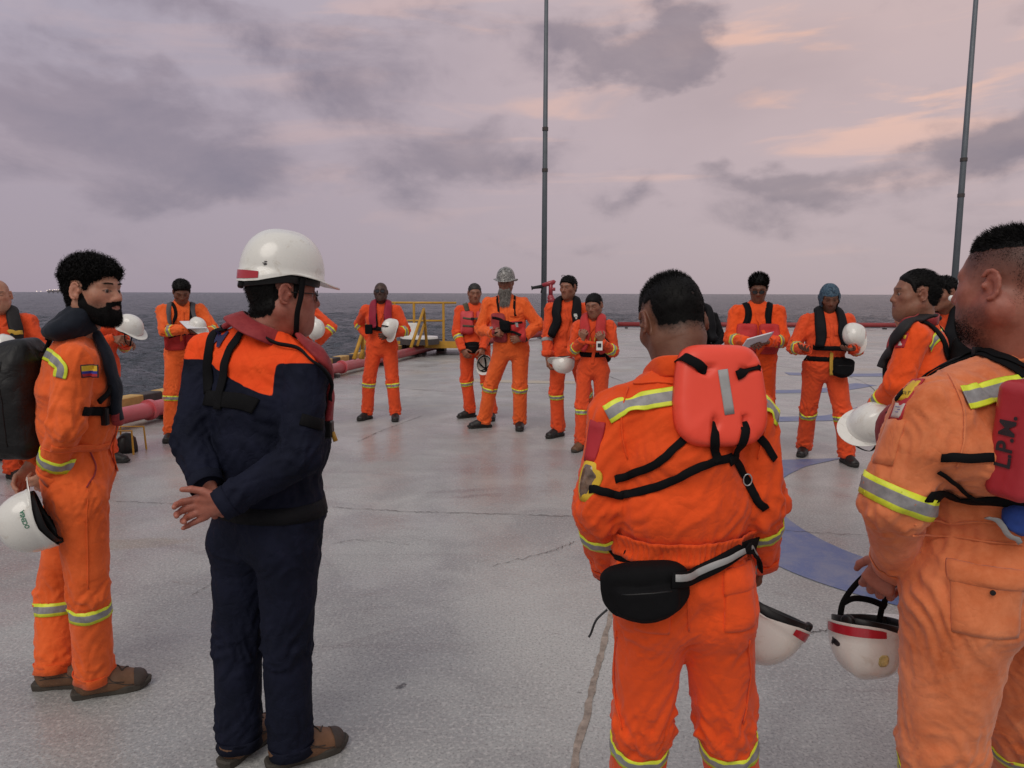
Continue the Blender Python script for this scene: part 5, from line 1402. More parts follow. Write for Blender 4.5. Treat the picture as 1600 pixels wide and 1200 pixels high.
def glasses(p, frame_m, lens):
    mb = MB(); rr_ = []
    for sx in (-1, 1):
        P = [p.HP(sx*(.032+.022*math.copysign(abs(math.cos(a))**.7, math.cos(a))), .104-.010*abs(sx*(.032+.022*math.cos(a)))/.03*.6, .006+.016*math.copysign(abs(math.sin(a))**.7, math.sin(a))) for a in np.linspace(0, 6.2832, 21)]
        mb.tube(P, .0018, 6, caps=False); rr_.append(P)
        mb.tube([p.HP(sx*.054, .093, .012), p.HP(sx*.078, .05, .012), p.HP(sx*.083, -.005, .012)], .0018, 6)
    mb.tube([p.HP(-.010, .104, .008), p.HP(0, .108, .010), p.HP(.010, .104, .008)], .0018, 6)
    o = mb.build('glasses', frame_m, p.empty, True)
    for P in rr_: mk('lens', np.array(P[:-1]), [list(range(len(P)-1))], lens, o, smooth_=False)
def backpack(p, label, mat, c=(0, -.24, .62), h=(.15, .09, .22), straps=True, lean=0, noise=.006, pocket=True):
    O = p.Tfree(*c); F = np.stack([p.uS, p.fS, p.ax], 1)
    e = empty('backpack', O, label, 'backpack')
    hx, hy, hz = [x*p.k for x in h]
    def tap(P):
        Q = P.copy(); k = 1-.25*np.clip(P[:, 2]/hz, 0, 1)**2; Q[:, 0] /= k; Q[:, 1] = (Q[:, 1]-hy)/k+hy; return Q
    o, sf = sdfobj('bag', [(lambda P: rbox(tap(P), (0, 0, 0), (hx, hy, hz), .05), 'u', 0), (lambda P: rbox(tap(P), (0, -hy-.01, -hz*.25), (hx*.78, .035, hz*.62), .03), 'u', .012)],
           (-hx-.06, -hy-.08, -hz-.06), (hx+.06, hy+.06, hz+.06), max(.006, p.vox*.8), mat, e, noise, 9, F=F, O=O)
    if straps:
        for sg in (-1, 1):
            p.strap('shoulder_strap', [(sg*.09, -.2, .78), (sg*.10, -.12, .97), (sg*.115, .02, 1.02), (sg*.12, .15, .86), (sg*.13, .2, .62), (sg*.17, .08, .48), (sg*.16, -.12, .40)], .05, mat, .010, .004, parent=e)
    for sg in (-1, 1):
        P = [sf.near(O+F@V(sg*hx*.9, -hy*1.0, z*hz))[0] for z in np.linspace(-.7, .8, 9)]
        MB().tube(P, .0035, 6).build('zip', M_BLACKP, e, True)
    P = [sf.near(O+F@V(x*hx*.75, -hy*1.6, hz*.33-.02*x*x))[0] for x in np.linspace(-1, 1, 9)]; MB().tube(P, .0035, 6).build('zip', M_BLACKP, e, True)
    MB().tube(catmull([O+F@V(-.03, .5*hy, hz*.97), O+F@V(-.02, .5*hy, hz*1.0+.035), O+F@V(.02, .5*hy, hz*1.0+.035), O+F@V(.03, .5*hy, hz*.97)], 5), .009, 8).build('handle', mat, e, True)
    return e, O, F, sf
def waistbag(p, c, F, label, s=1.0, mat=None, h=(.13, .055, .075)):
    e = empty('waist_bag', c, label, 'waist bag'); hx, hy, hz = h
    def shp(P):
        Q = P.copy(); Q[:, 2] = Q[:, 2]+.10*(np.abs(Q[:, 0])/hx)**2*hz*-1*-1*.0; k = 1-.42*np.clip(np.abs(Q[:, 0])/hx, 0, 1)**2; Q[:, 2] = (Q[:, 2]-hz*.3)/k+hz*.3; Q[:, 1] = (Q[:, 1]-hy)/k+hy; return Q
    o, sf = sdfobj('bag', [(lambda P: rbox(shp(P), (0, 0, 0), h, .035), 'u', 0), (lambda P: rbox(shp(P), (0, -hy-.004, -hz*.2), (hx*.72, .018, hz*.55), .018), 'u', .008)], (-hx-.03, -hy-.05, -hz-.04), (hx+.03, hy+.03, hz+.04), max(.0045, p.vox*.6), mat or M_STRAP, e, .003, 14, F=F, O=c, s=s)
    P = [sf.near(c+F@V(x*hx*.62, -hy*1.5, hz*.30)*s)[0] for x in np.linspace(-1, 1, 9)]; MB().tube(P, .0028*s, 6).build('zip', M_BLACKP, e, True)
    return e, sf
def chest_bits(p, flap=True, pockets=True, mat=None):
    """zip flap and chest pockets on the front of the coveralls"""
    mat = mat or p.cloth
    if flap: p.strap('zip_flap', [(0, .25, t) for t in (.92, .8, .65, .5, .38, .25, .1)], .032, mat, .005, .001, parent=p.cov)
    if pockets:
        for sg in (-1, 1): p.patch('chest_pocket', (sg*.095, .25, .70), p.uS, p.ax, .052, .05, mat, .006, k=.05, nu=8, nw=8, edge=10)
def badge_sleeve(p, n, t=.35, side=None):
    a, b = p.J['sh'+n], p.J['el'+n]; d = side if side is not None else p.uS*(1 if n == 'r' else -1)
    return lerp(a, b, t)+d*.06, d
def face_hair(p, mat, L=.008, n=2500, blade=.012, wid=.002, **kw):
    k = 1.0 if p.vox < .009 else 2.2
    return p.hair(mat, L=L, n=int(n/(1 if p.vox < .009 else 2.5)), blade=blade, wid=wid*k, **kw)
def beardh(v):
    x, y, z = v.T; ax_ = np.abs(x)
    top = np.interp(y, [-.02, .0, .012, .03, .06, .08, .12], [-.01, .006, .0, -.044, -.058, -.050, -.048])
    f = top-z
    back = np.interp(z, [-.14, -.10, -.07, -.04, .02], [.030, .016, .002, -.004, -.002]); f = np.minimum(f, y-back)
    f = np.minimum(f, z+.128)
    mouth = np.where(y > .07, (np.sqrt((x/.024)**2+((z+.052)/.0085)**2)-1)*.012, 1); f = np.minimum(f, mouth)
    must = np.minimum(.0085-np.abs(z+.037+ax_*.18), .036-ax_); must = np.where(y > .068, must, -1)
    join = np.where((ax_ > .024) & (ax_ < .040) & (y > .06) & (z < -.036) & (z > -.08), .006, -1)
    return np.where(ax_ > .080, -1, np.maximum(np.maximum(f, must), join)+.002*perlin(v*90))
# ================================================================== 1 the man in the middle, back to the camera
p = Person('bowed person seen from behind with a red-orange foam float on the back', (at(1070, 700, 1.75)[0], 1.75), -4, 1.66, vox=.0062, bulk=1.02, skin=SK_BROWN, seed=1)
p.set(head=(1050, 507, .06), neck=(1063, 592, 0), pel=(1066, 915, 0), shl=(965, 650, 0), shr=(1166, 650, 0), ell=(935, 792, -.02), elr=(1186, 785, -.02), wrl=(950, 880, .14), wrr=(1190, 868, .14),
      hipl=(1020, 945, 0), hipr=(1118, 945, 0), knl=(1003, 1125, .03), knr=(1132, 1125, .03))
p.feet((985, 1345), (1155, 1345), -14, 10)
p.hd = {'yaw': -16, 'pitch': 27, 'roll': -3, 's': .95}
p.handw('l', (.1, .5, -.85), (-.9, -.1, .1), (20, 45, 50, 50, 50)); p.handw('r', (0, .4, -.9), (.9, -.2, 0), (20, 50, 55, 55, 55))
p.build(M_ORANGE, hvox=.0032, style={'hairline': 0, 'scalp_dark': .88, 'fade': .045}, boot=BK, wr=1.05)
p.hair(M_HAIR, L=.004, n=11000, blade=.0065, wid=.0011, jit=.35, flow=(0, .25, .25), lenf=lambda v: .4+1.6*sstep(v[:, 2], .07, .115), fn=lambda v: .05+1.0*sstep(v[:, 2], .03, .10), lump=.002, lumpf=50, height=lambda v: scalp_height(v, {})-.030*(v[:, 1] < .03)+.006*perlin(v*120), cut=-.001)
p.hair(M_HAIR, L=.0, n=14000, blade=.0032, wid=.0008, jit=.4, flow=(0, -.2, -.5), name='cropped_hair', cap=False, sparse=.045)
p.collar(h=.052, open_=60, r=.078)
p.bands(arm=.38, leg=.18, w=.046)
p.band('ell', 'wrl', .97, .030, M_ORANGE, 'cuff', off=.004); p.band('elr', 'wrr', .97, .030, M_ORANGE, 'cuff', off=.004)
p.strap('reflective_band', [(948, 648), (975, 634), (1010, 626), (1062, 618), (1130, 614), (1190, 628), (1214, 655)], .046, M_TAPE, .003, .002, parent=p.cov, tape=True, n=8)
p.strap('yoke_seam', [(990, 600), (1020, 598), (1060, 600), (1130, 606), (1180, 620)], .004, M_ORANGE, .004, .001, parent=p.cov)
# elastic waistband with gathers
a_, b_ = p.J['pel'], p.J['neck']; L_ = (p.waist-a_)@p.ax
v, f, ac = shell(p.surf, a_, b_, p.uS, L_-.026, L_+.030, .012, .3, 7, 260, lambda i, k: .0030*math.sin(k*6.2832*62+math.sin(i*9)*.8)*(1-abs(2*i-1)**4), .003, clip=1.22)
mk('elastic_waistband', v, f, M_ORANGE, p.cov); wb_v, wb_f = v, np.array(f[:6*260])
for i in (0.05, 0.95): pass
fl = at(1130, 621, 1.60)+V(.012, 0, 0); UU = nrm(V(1, .02, .0)); WW = nrm(V(0, .10, 1)); DD = nrm(-p.fS+V(.05, 0, .05))
def outl(a, b):
    r = (abs(a)**4+abs(b)**4)**.25+1e-9; m_ = max(abs(a), abs(b)); x, y = a*m_/r, b*m_/r
    x = x*(1+.06*math.sin(b*2)*-1); y = y+.05*(x < 0)*x*(b > 0)*-1*abs(x); return x*(1-.07*(b < -.2)*abs(b)), y
fv, ff, fuv = panel(p.surf, fl, UU, WW, DD, .109, .114, .036, 26, 28, off=.012, outline=outl, edge=9, back=.14, stiff=True)
SL = ((-.42, .55, .24, .055), (.66, .56, .26, .05), (-.22, -.52, .07, .13), (.46, -.54, .07, .13))
NF = (27*29); fv = fv.copy()
for i in range(NF):
    a, b = fuv[i]
    for (sx, sy, wx, wy) in SL:
        dd = ((a-sx)/wx)**2+((b-sy)/wy)**2; fv[i] -= DD*.016*math.exp(-dd**2)
fo = mk('back_float', fv, ff, M_FOAM, p.empty); fsurf = Surf(fv, np.array(ff)); 
p.patch('reflective_strip', fl+UU*.004+WW*.010+DD*.05, UU+WW*.13, WW-UU*.13, .0115, .050, M_SILV, .0015, parent=fo, surf=fsurf, D=DD, k=.0)
p.strap('float_strap', [(1033, 566), (1050, 557), (1072, 560), (1090, 570), (1101, 580)], .024, M_STRAP, .004, .004, parent=fo, surf=Surf(*[np.concatenate([fv, p.v]), np.concatenate([np.array(ff), p.q+len(fv)])]))
both = Surf(np.concatenate([fv, p.v]), np.concatenate([np.array(ff), p.q+len(fv)]))
p.strap('float_strap', [(1150, 587), (1162, 582), (1174, 578), (1186, 574)], .022, M_STRAP, .004, .003, parent=fo, surf=fsurf)
p.strap('float_strap', [(1112, 660), (1116, 690), (1118, 712), (1122, 722)], .022, M_STRAP, .004, .003, parent=fo, surf=both)
p.strap('float_strap', [(1164, 660), (1160, 690), (1148, 712), (1138, 722)], .022, M_STRAP, .004, .003, parent=fo, surf=both)
p.strap('harness_strap', [(1142, 714), (1112, 722), (1080, 736), (1040, 755), (1000, 768), (968, 773)], .020, M_STRAP, .004, .002, n=8)
p.strap('harness_strap', [(1078, 678), (1050, 705), (1020, 728), (985, 741), (972, 746), (960, 749)], .019, M_STRAP, .004, .003, n=8)
p.strap('harness_strap', [(1142, 714), (1155, 730), (1167, 752), (1176, 770), (1187, 786), (1196, 794)], .020, M_STRAP, .004, .003, n=8)
p.strap('harness_strap', [(1186, 683), (1195, 694), (1202, 706), (1209, 718)], .020, M_STRAP, .004, .003)
c = p.hitpx(1164, 748); o = MB(); P_ = [c+V(.010*math.cos(a)+.003, -.010, .014*math.sin(a)) for a in np.linspace(0, 6.2832, 13)]; o.tube(P_, .0018, 6, caps=False); o.build('buckle', M_METAL, p.empty, True)
p.strap('arm_strap', [(972, 773), (960, 771), (945, 768), (922, 764)], .020, M_STRAP, .004, .004, sm=1)
# oval badge holder on the left sleeve
c = p.hitpx(915, 752); D_ = nrm(V(-1, -.35, 0)); bo = p.patch('arm_badge', c, nrm(V(-.3, 1, 0)), V(.12, 0, 1), .030, .048, M_PATCHY, .003, D=D_, k=.3, edge=3)
p.patch('clear_pocket', c+D_*.006, nrm(V(-.3, 1, 0)), V(.12, 0, 1), .022, .040, plain('smoky plastic sleeve', (.16, .10, .07), .15, noise=.6, nscale=50, coat=.6), .004, D=D_, k=.3, edge=3)
c = p.hitpx(927, 690); p.patch('sleeve_badge', c, nrm(V(-.25, 1, 0)), V(.25, 0, 1), .018, .05, M_PATCHR, .002, D=nrm(V(-1, -.25, .1)))
p.patch('collar_label', (1092, 548), UU, WW, .008, .004, M_PATCHY, .001)
# pockets at the back of the trousers
def pocket(p, px0, py0, hu, hw, flap=True, U=None, D=None, mat=None, flen=.03):
    c = p.hitpx(px0, py0); D = D if D is not None else -p.fS; U = U if U is not None else p.uS; mat = mat or p.cloth
    o = p.patch('back_pocket', c, U, V(0, 0, 1), hu, hw, mat, .005, D=D, k=.03, edge=14, nu=12, nw=12)
    if flap: p.patch('pocket_flap', c+V(0, 0, hw-.006), U, V(0, 0, 1), hu+.005, flen, mat, .009, D=D, k=.05, edge=12, nu=12)
    return o
pocket(p, 1157, 945, .040, .062); pocket(p, 1020, 955, .040, .055, False)
for sm_ in ([(982, 606), (972, 640), (972, 680), (980, 716)], [(1196, 640), (1192, 680), (1184, 716)], [(964, 985), (961, 1060), (972, 1140)], [(1170, 1000), (1172, 1060), (1160, 1130)]): p.strap('stitched_seam', sm_, .0035, M_ORANGE, .004, .001, parent=p.cov, n=8)
p.strap('centre_seam', [(1072, 880), (1074, 930), (1076, 985)], .004, M_ORANGE, .003, .001, parent=p.cov)
wbF = np.stack([nrm(V(.98, -.10, .12)), nrm(V(.10, .98, 0)), nrm(V(-.12, 0, .98))], 1)
p.belt(M_STRAP, .034, t=None, name='hidden_belt') if False else None
c = p.hitpx(1003, 912)+V(0, -.045, 0); e, sf = waistbag(p, c, wbF, 'black waist bag with a silver edged strap on the lower back of the bowed man', s=.80, h=(.125, .050, .085))
both = Surf(np.concatenate([p.v, sf.v, wb_v]), np.concatenate([p.q, sf.q+len(p.v), wb_f+len(p.v)+len(sf.v)]))
p.strap('bag_strap', [(1045, 905), (1080, 898), (1120, 880), (1160, 852), (1176, 846)], .036, M_STRAP, .006, .009, parent=e, surf=both, sm=5)
p.strap('bag_strap', [(1158, 850), (1172, 866), (1188, 892)], .030, M_STRAP, .005, .012, parent=e, surf=both)
p.strap('reflective_trim', [(1048, 902), (1080, 895), (1120, 877), (1158, 855)], .016, M_SILV, .002, .016, parent=e, surf=both, sm=5)
p.strap('reflective_trim', [(1160, 852), (1172, 868), (1184, 886)], .010, M_SILV, .002, .018, parent=e, surf=both)
p.strap('bag_strap', [(957, 862), (975, 868), (1000, 872)], .030, M_STRAP, .005, .003, parent=e)
MB().tube(catmull([c+V(-.09, -.03, -.03), c+V(-.115, -.04, -.05), c+V(-.125, -.03, -.085), c+V(-.13, -.03, -.095)], 5), .0025, 6).build('zip_cord', M_BLACK, e, True)
w0 = p.J['wrl']; p.band('ell', 'wrl', 1.06, .030, M_BLKVEST, 'watch_strap', off=.004, parent=p.empty, rmax=.06)
hp = at(1192, 962, 2.02); helmet(None, hp, hfr((-.55, -.15, -.80), (-.75, .3, .5)), s=.95,
       name='helmet', label='white hard hat hanging upside down beside the leg of the bowed man', group=GH, stripe=STR)
MIDDLE = p
# ================================================================== 2 the man in navy with the white helmet
def zone_navy(v, s):
    J = s.J; r = (v-J['neck'])@s.uS; line = np.interp(r, [-.30, -.115, -.10, .10, .16], [1.395, 1.395, 1.385, 1.315, 1.30])
    z = v[:, 2]-line; dm = np.full(len(v), 9.)
    for n in 'lr':
        a, b = J['sh'+n], J['el'+n]; w = nrm(b-a); t = np.clip((v-a)@w, -.02, 9); dm = np.minimum(dm, np.linalg.norm(v-a-t[:, None]*w, axis=1)-.092)
    return smin(z, smax(v[:, 2]-1.405, dm, .02), .01)
def navy_mat():
    def f(t, b):
        co = t.n('ShaderNodeTexCoord').outputs['Object']; a = t.n('ShaderNodeAttribute', attribute_name='zone').outputs['Fac']
        n = t.ramp(t.noise(co, 9, 5, .6), [(.3, 0), (.7, 1)])
        nv = t.mix(n, (.0045, .006, .014), (.010, .012, .028)); orr = t.mix(n, (.86, .072, .014), (.95, .100, .02))
        k = t.n('ShaderNodeMapRange', {0: a, 1: -.001, 2: .001}); lk(t, t.mix(k.outputs[0], nv, orr), b.inputs['Base Color'])
        b.inputs['Roughness'].default_value = .8; b.inputs['Specular IOR Level'].default_value = .14
        wv = t.n('ShaderNodeTexNoise', {'Vector': co, 'Scale': 5.0, 'Detail': 2.0}); warp = t.vm('ADD', t.vm('SCALE', co, 1.0), t.vm('SCALE', wv.outputs[1], .1))
        cr = t.m('POWER', t.m('MULTIPLY', t.m('ABSOLUTE', t.m('SUBTRACT', t.noise(warp, 11, 3), .5)), 3.0), .6)
        bn = bumpn(t, b, cr, .35, .012); bumpn(t, b, t.noise(co, 300, 2), .25, .0015, bn)
    return principled('navy and orange two tone cloth', f)
M_ZNAVY = fabric('navy cuff cloth', (.009, .011, .024), .2, sheen=0, spec=.15)
p = Person('person in navy coveralls with orange shoulders and a worn white hard hat', (at(415, 800, 2.38)[0], 2.38), 28, 1.74, vox=.0068, bulk=1.07, belly=.07, skin=SK_RED, seed=2)
p.set(head=(443, 462, .02), neck=(408, 522, 0), pel=(418, 815, 0), shl=(328, 554, .06), shr=(476, 580, -.08), ell=(300, 690, -.05), elr=(470, 712, -.17), wrl=(322, 755, -.17), wrr=(352, 786, -.25),
      hipl=(382, 840, .04), hipr=(452, 845, -.04), knl=(372, 1000, .04), knr=(448, 1005, -.02))
p.feet((375, 1180), (455, 1190), 22, 58)
p.hd = {'yaw': 64, 'pitch': 4, 'roll': 0, 's': 1.02}
p.handw('r', (-.97, .02, -.20), (.1, 1, .1), (20, 36, 42, 46, 22), thumb=(10, 12), spread=6); p.handw('l', (.30, -.10, -.75), (-.2, -.95, .1), (40, 55, 60, 60, 60))
p.build(navy_mat(), hvox=.0032, style={'fat': .6, 'scalp_dark': .85, 'up': -.012}, boot=dict(BR), wr=.9, zone=zone_navy, hem=.075)
p.hair(M_HAIR, L=.006, n=5000, blade=.008, wid=.0011, jit=.3, flow=(0, -.3, -.7))
HF = p.HF; hm, hsf = helmet(p.empty, p.HP(0, -.006, .068), HF@np.array(Matrix.Rotation(rad(-3), 3, 'X')), name='hard_hat', s=1.01, stripe={'mat': M_REDREF, 'arc': (128, 232)}, chin=None)
P_ = catmull([p.HP(.100, .040, .06), p.HP(.098, .036, .0), p.HP(.094, .028, -.05), p.HP(.070, .030, -.115), p.HP(.0, .03, -.13), p.HP(-.055, .035, -.105), p.HP(-.085, .04, -.02)], 6)
vv, fq = ring_loft(P_, np.array([nrm(x-p.J['head']) for x in P_]), np.array([HF@V(0, 1, 0)]*len(P_)), [.0085]*len(P_), [.0018]*len(P_), 8, .5); mk('chin_strap', vv, fq, M_STRAP, p.empty)
P_ = catmull([p.HP(.098, -.055, .04), p.HP(.090, -.01, -.02), p.HP(.082, .03, -.048)], 6); vv, fq = ring_loft(P_, np.array([nrm(x-p.J['head']) for x in P_]), np.array([HF@V(0, .7, .5)]*len(P_)), [.007]*len(P_), [.0015]*len(P_), 8, .5)
glasses(p, M_BLACKP, M_CLEAR)
o_ = MB()
for k_, (w_, z_) in enumerate(((.012, .0), (.022, -.005), (.014, -.009))):
    q_ = hsf.near(p.HP(.11, -.075, .10+z_))[0]; o_.box(q_, (.0012, w_*.5, .0012), HF.T)
o_.build('small_print', M_INK, hm)
p.collar(M_DKRED, h=.07, open_=20, r=.095, lean=-.9)
p.strap('life_vest', [(545, 668), (535, 640), (520, 600), (498, 560), (470, 528), (430, 500), (390, 478), (350, 488), (342, 492)], [.05, .05, .045, .05, .07, .09, .09, .05, .03], M_DKRED, .020, .004, n=7, ns=14, e=.75, sm=4)
p.strap('vest_piping', [(525, 640), (512, 600), (492, 570), (465, 548), (430, 540), (400, 520), (360, 500), (335, 498)], .008, M_BLKVEST, .012, .010, n=7)
p.strap('harness_strap', [(346, 497), (337, 520), (329, 545), (325, 575), (326, 615)], .034, M_STRAP, .006, .003); p.strap('harness_strap', [(396, 507), (378, 522), (362, 545), (352, 575), (345, 612), (342, 640)], .036, M_STRAP, .006, .004)
p.strap('harness_strap', [(322, 622), (345, 624), (380, 628), (400, 636)], .05, M_STRAP, .005, .003); p.strap('harness_strap', [(470, 655), (495, 662), (525, 665)], .036, M_STRAP, .005, .003)
p.belt(M_BLKVEST, .05, t=.10, name='belt')
c = p.hitpx(524, 664); MB().box(c+V(.01, -.02, -.01), (.022, .02, .028), bev=.005).build('buckle', M_BLACKP, p.empty); MB().tube([c+V(.03, -.02, -.02), c+V(.04, -.02, -.05)], .008, 8).build('pull_tab', M_YEL, p.empty, True)
lettering(p.surf, 'M', p.hitpx(343, 530), nrm(V(.93, -.30, -.05)), nrm(V(.34, 0, 1)), V(-.25, -1, 0), .070, plain('navy print', (.015, .015, .07), .8), p.cov, bold=.0025, off=.007)
p.band('elr', 'wrr', .97, .03, p.cloth, 'cuff', off=.003) if False else None
NAVY = p
# ================================================================== 3 the curly haired man with the backpack
p = Person('person with curly black hair and full beard, small flag on the sleeve', (at(128, 800, 2.83)[0], 2.83), 82, 1.74, vox=.0072, bulk=.95, skin=SK_LIGHT, seed=3)
p.set(head=(147, 458, -.02), neck=(118, 530, 0), pel=(122, 752, 0), shl=(132, 560, .19), shr=(117, 566, -.17), ell=(100, 655, .22), elr=(104, 662, -.20), wrl=(52, 722, .05), wrr=(80, 738, -.12),
      hipl=(120, 775, .09), hipr=(126, 775, -.09), knl=(88, 925, .10), knr=(139, 925, -.07))
p.feet((88, 1072), (150, 1084), 78, 66)
p.hd = {'yaw': 101, 'pitch': 1, 'roll': -2, 's': .99}
p.handw('r', (-.75, .15, -.65), (.2, -.8, -.4), (25, 35, 38, 40, 40)); p.handw('l', (-.5, -.2, -.8), (-.6, .3, .3), (25, 30, 33, 35, 35))
p.build(M_ORANGE2, hvox=.0028, style={'stubble': .75, 'scalp_dark': .9, 'look': (8, 0), 'nose': 1.15, 'hairline': -.004}, boot=BR, wr=1.0)
crl = lambda v: .30+.75*sstep(v[:, 2], .02, .10)+.35*sstep(v[:, 1], .02, .07)
p.hair(M_HAIR, L=.018, n=7000, blade=.042, wid=.0030, jit=1.0, flow=(0, .1, .1), curl=1.5, seg=7, fn=crl, lump=.008, lumpf=40, lenf=lambda v: .55+.6*sstep(v[:, 2], .0, .08))
p.hair(M_HAIR, L=.006, n=6500, blade=.008, wid=.0009, jit=.5, flow=(0, .25, -.6), name='beard', height=beardh, lump=.001, fn=lambda v: .15+1.1*sstep(-v[:, 2], .06, .105)*sstep(v[:, 1], .0, .06), lenf=lambda v: .5+.9*sstep(-v[:, 2], .05, .10)*sstep(v[:, 1], .02, .07))
for sx in (-1, 1):   # eyebrows
    n_ = 130; xs_ = RNG.random(n_); rt = np.array([p.hsurf.near(p.HP(sx*(.012+.038*x), .095, .034+.006*math.sin(x*2.6)+.0035*(r-.5)))[0] for x, r in zip(xs_, RNG.random(n_))])
    bv, bf = blades(rt, np.tile(p.HF@V(0, .5, .2), (n_, 1)), np.tile(p.HF@V(sx*1.0, 0, .15), (n_, 1)), .008, .0012, .15); mk('eyebrow', bv, bf, M_HAIR, p.empty)
p.collar(h=.05, open_=70, r=.075); chest_bits(p, pockets=False)
p.bands(arm=.70, leg=.20, w=.052)
p.strap('reflective_band', [(66, 548), (80, 558), (95, 572), (94, 590)], .048, M_TAPE, .003, .003, parent=p.cov, tape=True, n=8)
c = p.hitpx(145, 579); D_ = V(.12, -1, 0); FU = nrm(V(1, .12, -.03)); FW = nrm(V(.03, 0, 1))
fm = lambda uv: 1 if abs(uv[0]) > .86 or abs(uv[1]) > .80 else (2 if uv[1] > .0 else 3 if uv[1] > -.42 else 4)
p.patch('flag_patch', c, FU, FW, .026, .0235, None, .0015, D=D_, mats=[M_INK, M_INK, M_PATCHY, M_PATCHB, M_PATCHR], fm=fm, nu=16, nw=24, edge=30)
# open front pocket and trouser seam
p.strap('pocket_edge', [(141, 706), (147, 722), (147, 742), (135, 762)], .006, M_DKRED, .003, .002, parent=p.cov)
p.strap('side_seam', [(136, 765), (136, 820), (137, 870), (138, 920)], .0035, M_ORANGE2, .003, .001, parent=p.cov); p.strap('waist_seam', [(80, 700), (110, 702), (150, 700), (176, 698)], .030, M_ORANGE2, .004, .001, parent=p.cov)
p.strap('seam', [(68, 700), (110, 705), (150, 700), (178, 696)], .004, M_ORANGE2, .003, .004, parent=p.cov)
# dark hood behind the neck, life vest down the chest, belt with buckle
hd = p.strap('life_vest', [(196, 655), (194, 625), (184, 590), (172, 552), (156, 520), (135, 497), (112, 488), (92, 492), (75, 502)], [.05, .07, .08, .07, .06, .08, .10, .10, .08], fabric('dark navy vest nylon', (.012, .016, .026), .2), .034, .004, n=7, ns=14, e=.8, sm=4)
p.strap('vest_tip', [(192, 640), (196, 655), (200, 668)], [.06, .05, .03], M_DKRED, .03, .006)
p.strap('belt', [(128, 642), (150, 643), (170, 641), (180, 637)], .034, M_STRAP, .006, .004); c = p.hitpx(164, 645); MB().box(c+V(0, -.015, -.012), (.020, .012, .034), bev=.004).build('buckle', M_BLACKP, p.empty)
MB().lathe([(.001, 0), (.010, 0), (.010, .02), (.001, .022)], p.hitpx(180, 640)+V(.01, -.02, 0), (0, -1, 0), 12).build('gas_bottle_cap', M_CARD, p.empty, True)
cc_ = at(40, 622, 2.83); e = None
def big_pack(p, cpx, cpy, label):
    O = at(cpx, cpy, 2.80); F = np.stack([nrm(V(.10, -.99, 0)), nrm(V(.99, .10, .06)), V(-.06, 0, 1)], 1); e = empty('backpack', O, label, 'backpack')
    hx, hy, hz = .16, .105, .225
    def tap(P):
        Q = P.copy(); k = 1-.42*np.clip(P[:, 2]/hz, 0, 1)**2-.12*np.clip(-P[:, 2]/hz, 0, 1)**2; Q[:, 0] /= k; Q[:, 1] = (Q[:, 1]-hy)/k+hy; return Q
    o, sf = sdfobj('bag', [(lambda P: rbox(tap(P), (0, 0, 0), (hx, hy, hz), .075), 'u', 0), (lambda P: rbox(tap(P), (0, -hy-.012, -.05), (hx*.80, .04, hz*.66), .035), 'u', .01)], (-hx-.05, -hy-.09, -hz-.05), (hx+.05, hy+.05, hz+.05), .0065, MAT_PACK, e, .007, 10, F=F, O=O)
    for y_ in (-.35, .25):
        P = [sf.near(O+F@V(hx*1.3, y_*hy, z*hz))[0] for z in np.linspace(-.75, .85, 14)]; MB().tube(P, .0035, 6).build('zip', M_BLACKP, e, True)
    c = sf.near(O+F@V(hx*1.3, -.35*hy, .02))[0]; MB().box(c+F@V(.006, 0, -.01), (.005, .004, .017), F, .002).build('zip_pull', M_METAL, e)
    return e, sf
MAT_PACK = fabric('black textured pack nylon', (.010, .010, .011), .25, rough=.5, bump=.6, sheen=0, spec=.3)
hood = sdfobj('hood', [(lambda P: ellip(P, (0, 0, 0), (.135, .095, .055)), 'u', 0), (lambda P: ellip(P, (0, .06, .03), (.09, .07, .05)), 'u', .03)], (-.2, -.2, -.12), (.2, .2, .14), .006, hd.data.materials[0], p.empty, .010, 11, F=frame(82, -18), O=at(112, 512, 2.80))
e, sf = big_pack(p, 28, 622, 'large black backpack on the back of the curly haired bearded man')
p.strap('shoulder_strap', [(66, 548), (78, 530), (100, 520), (130, 516), (155, 526), (168, 548), (173, 580), (165, 606), (148, 628)], .022, M_STRAP, .012, .012, n=7, parent=e, sm=3)
p.strap('shoulder_strap', [(60, 520), (75, 505), (95, 500)], .045, M_STRAP, .012, .02, n=5, parent=e)
c = at(72, 632, 2.70); MB().box(c, (.018, .004, .032), frame(8)).build('white_label', M_CARD, e)
hF = hfr((-.80, -.50, -.25), (.15, -.1, .98))
hp = at(57, 812, 2.62); ho, hsf = helmet(None, hp, hF, s=.90, label='white hard hat with green lettering held by the curly haired man', group=GH, chin=None)
lettering(hsf, 'OCENSA', hsf.hit(CAMP, ray(38, 812))[0], nrm(V(-.32, 0, .95)), -nrm(V(.95, 0, .32)), V(-.15, -1, 0), .017, M_GREEN, ho, bold=.0004, off=.002, back=.2)
CURLY = p
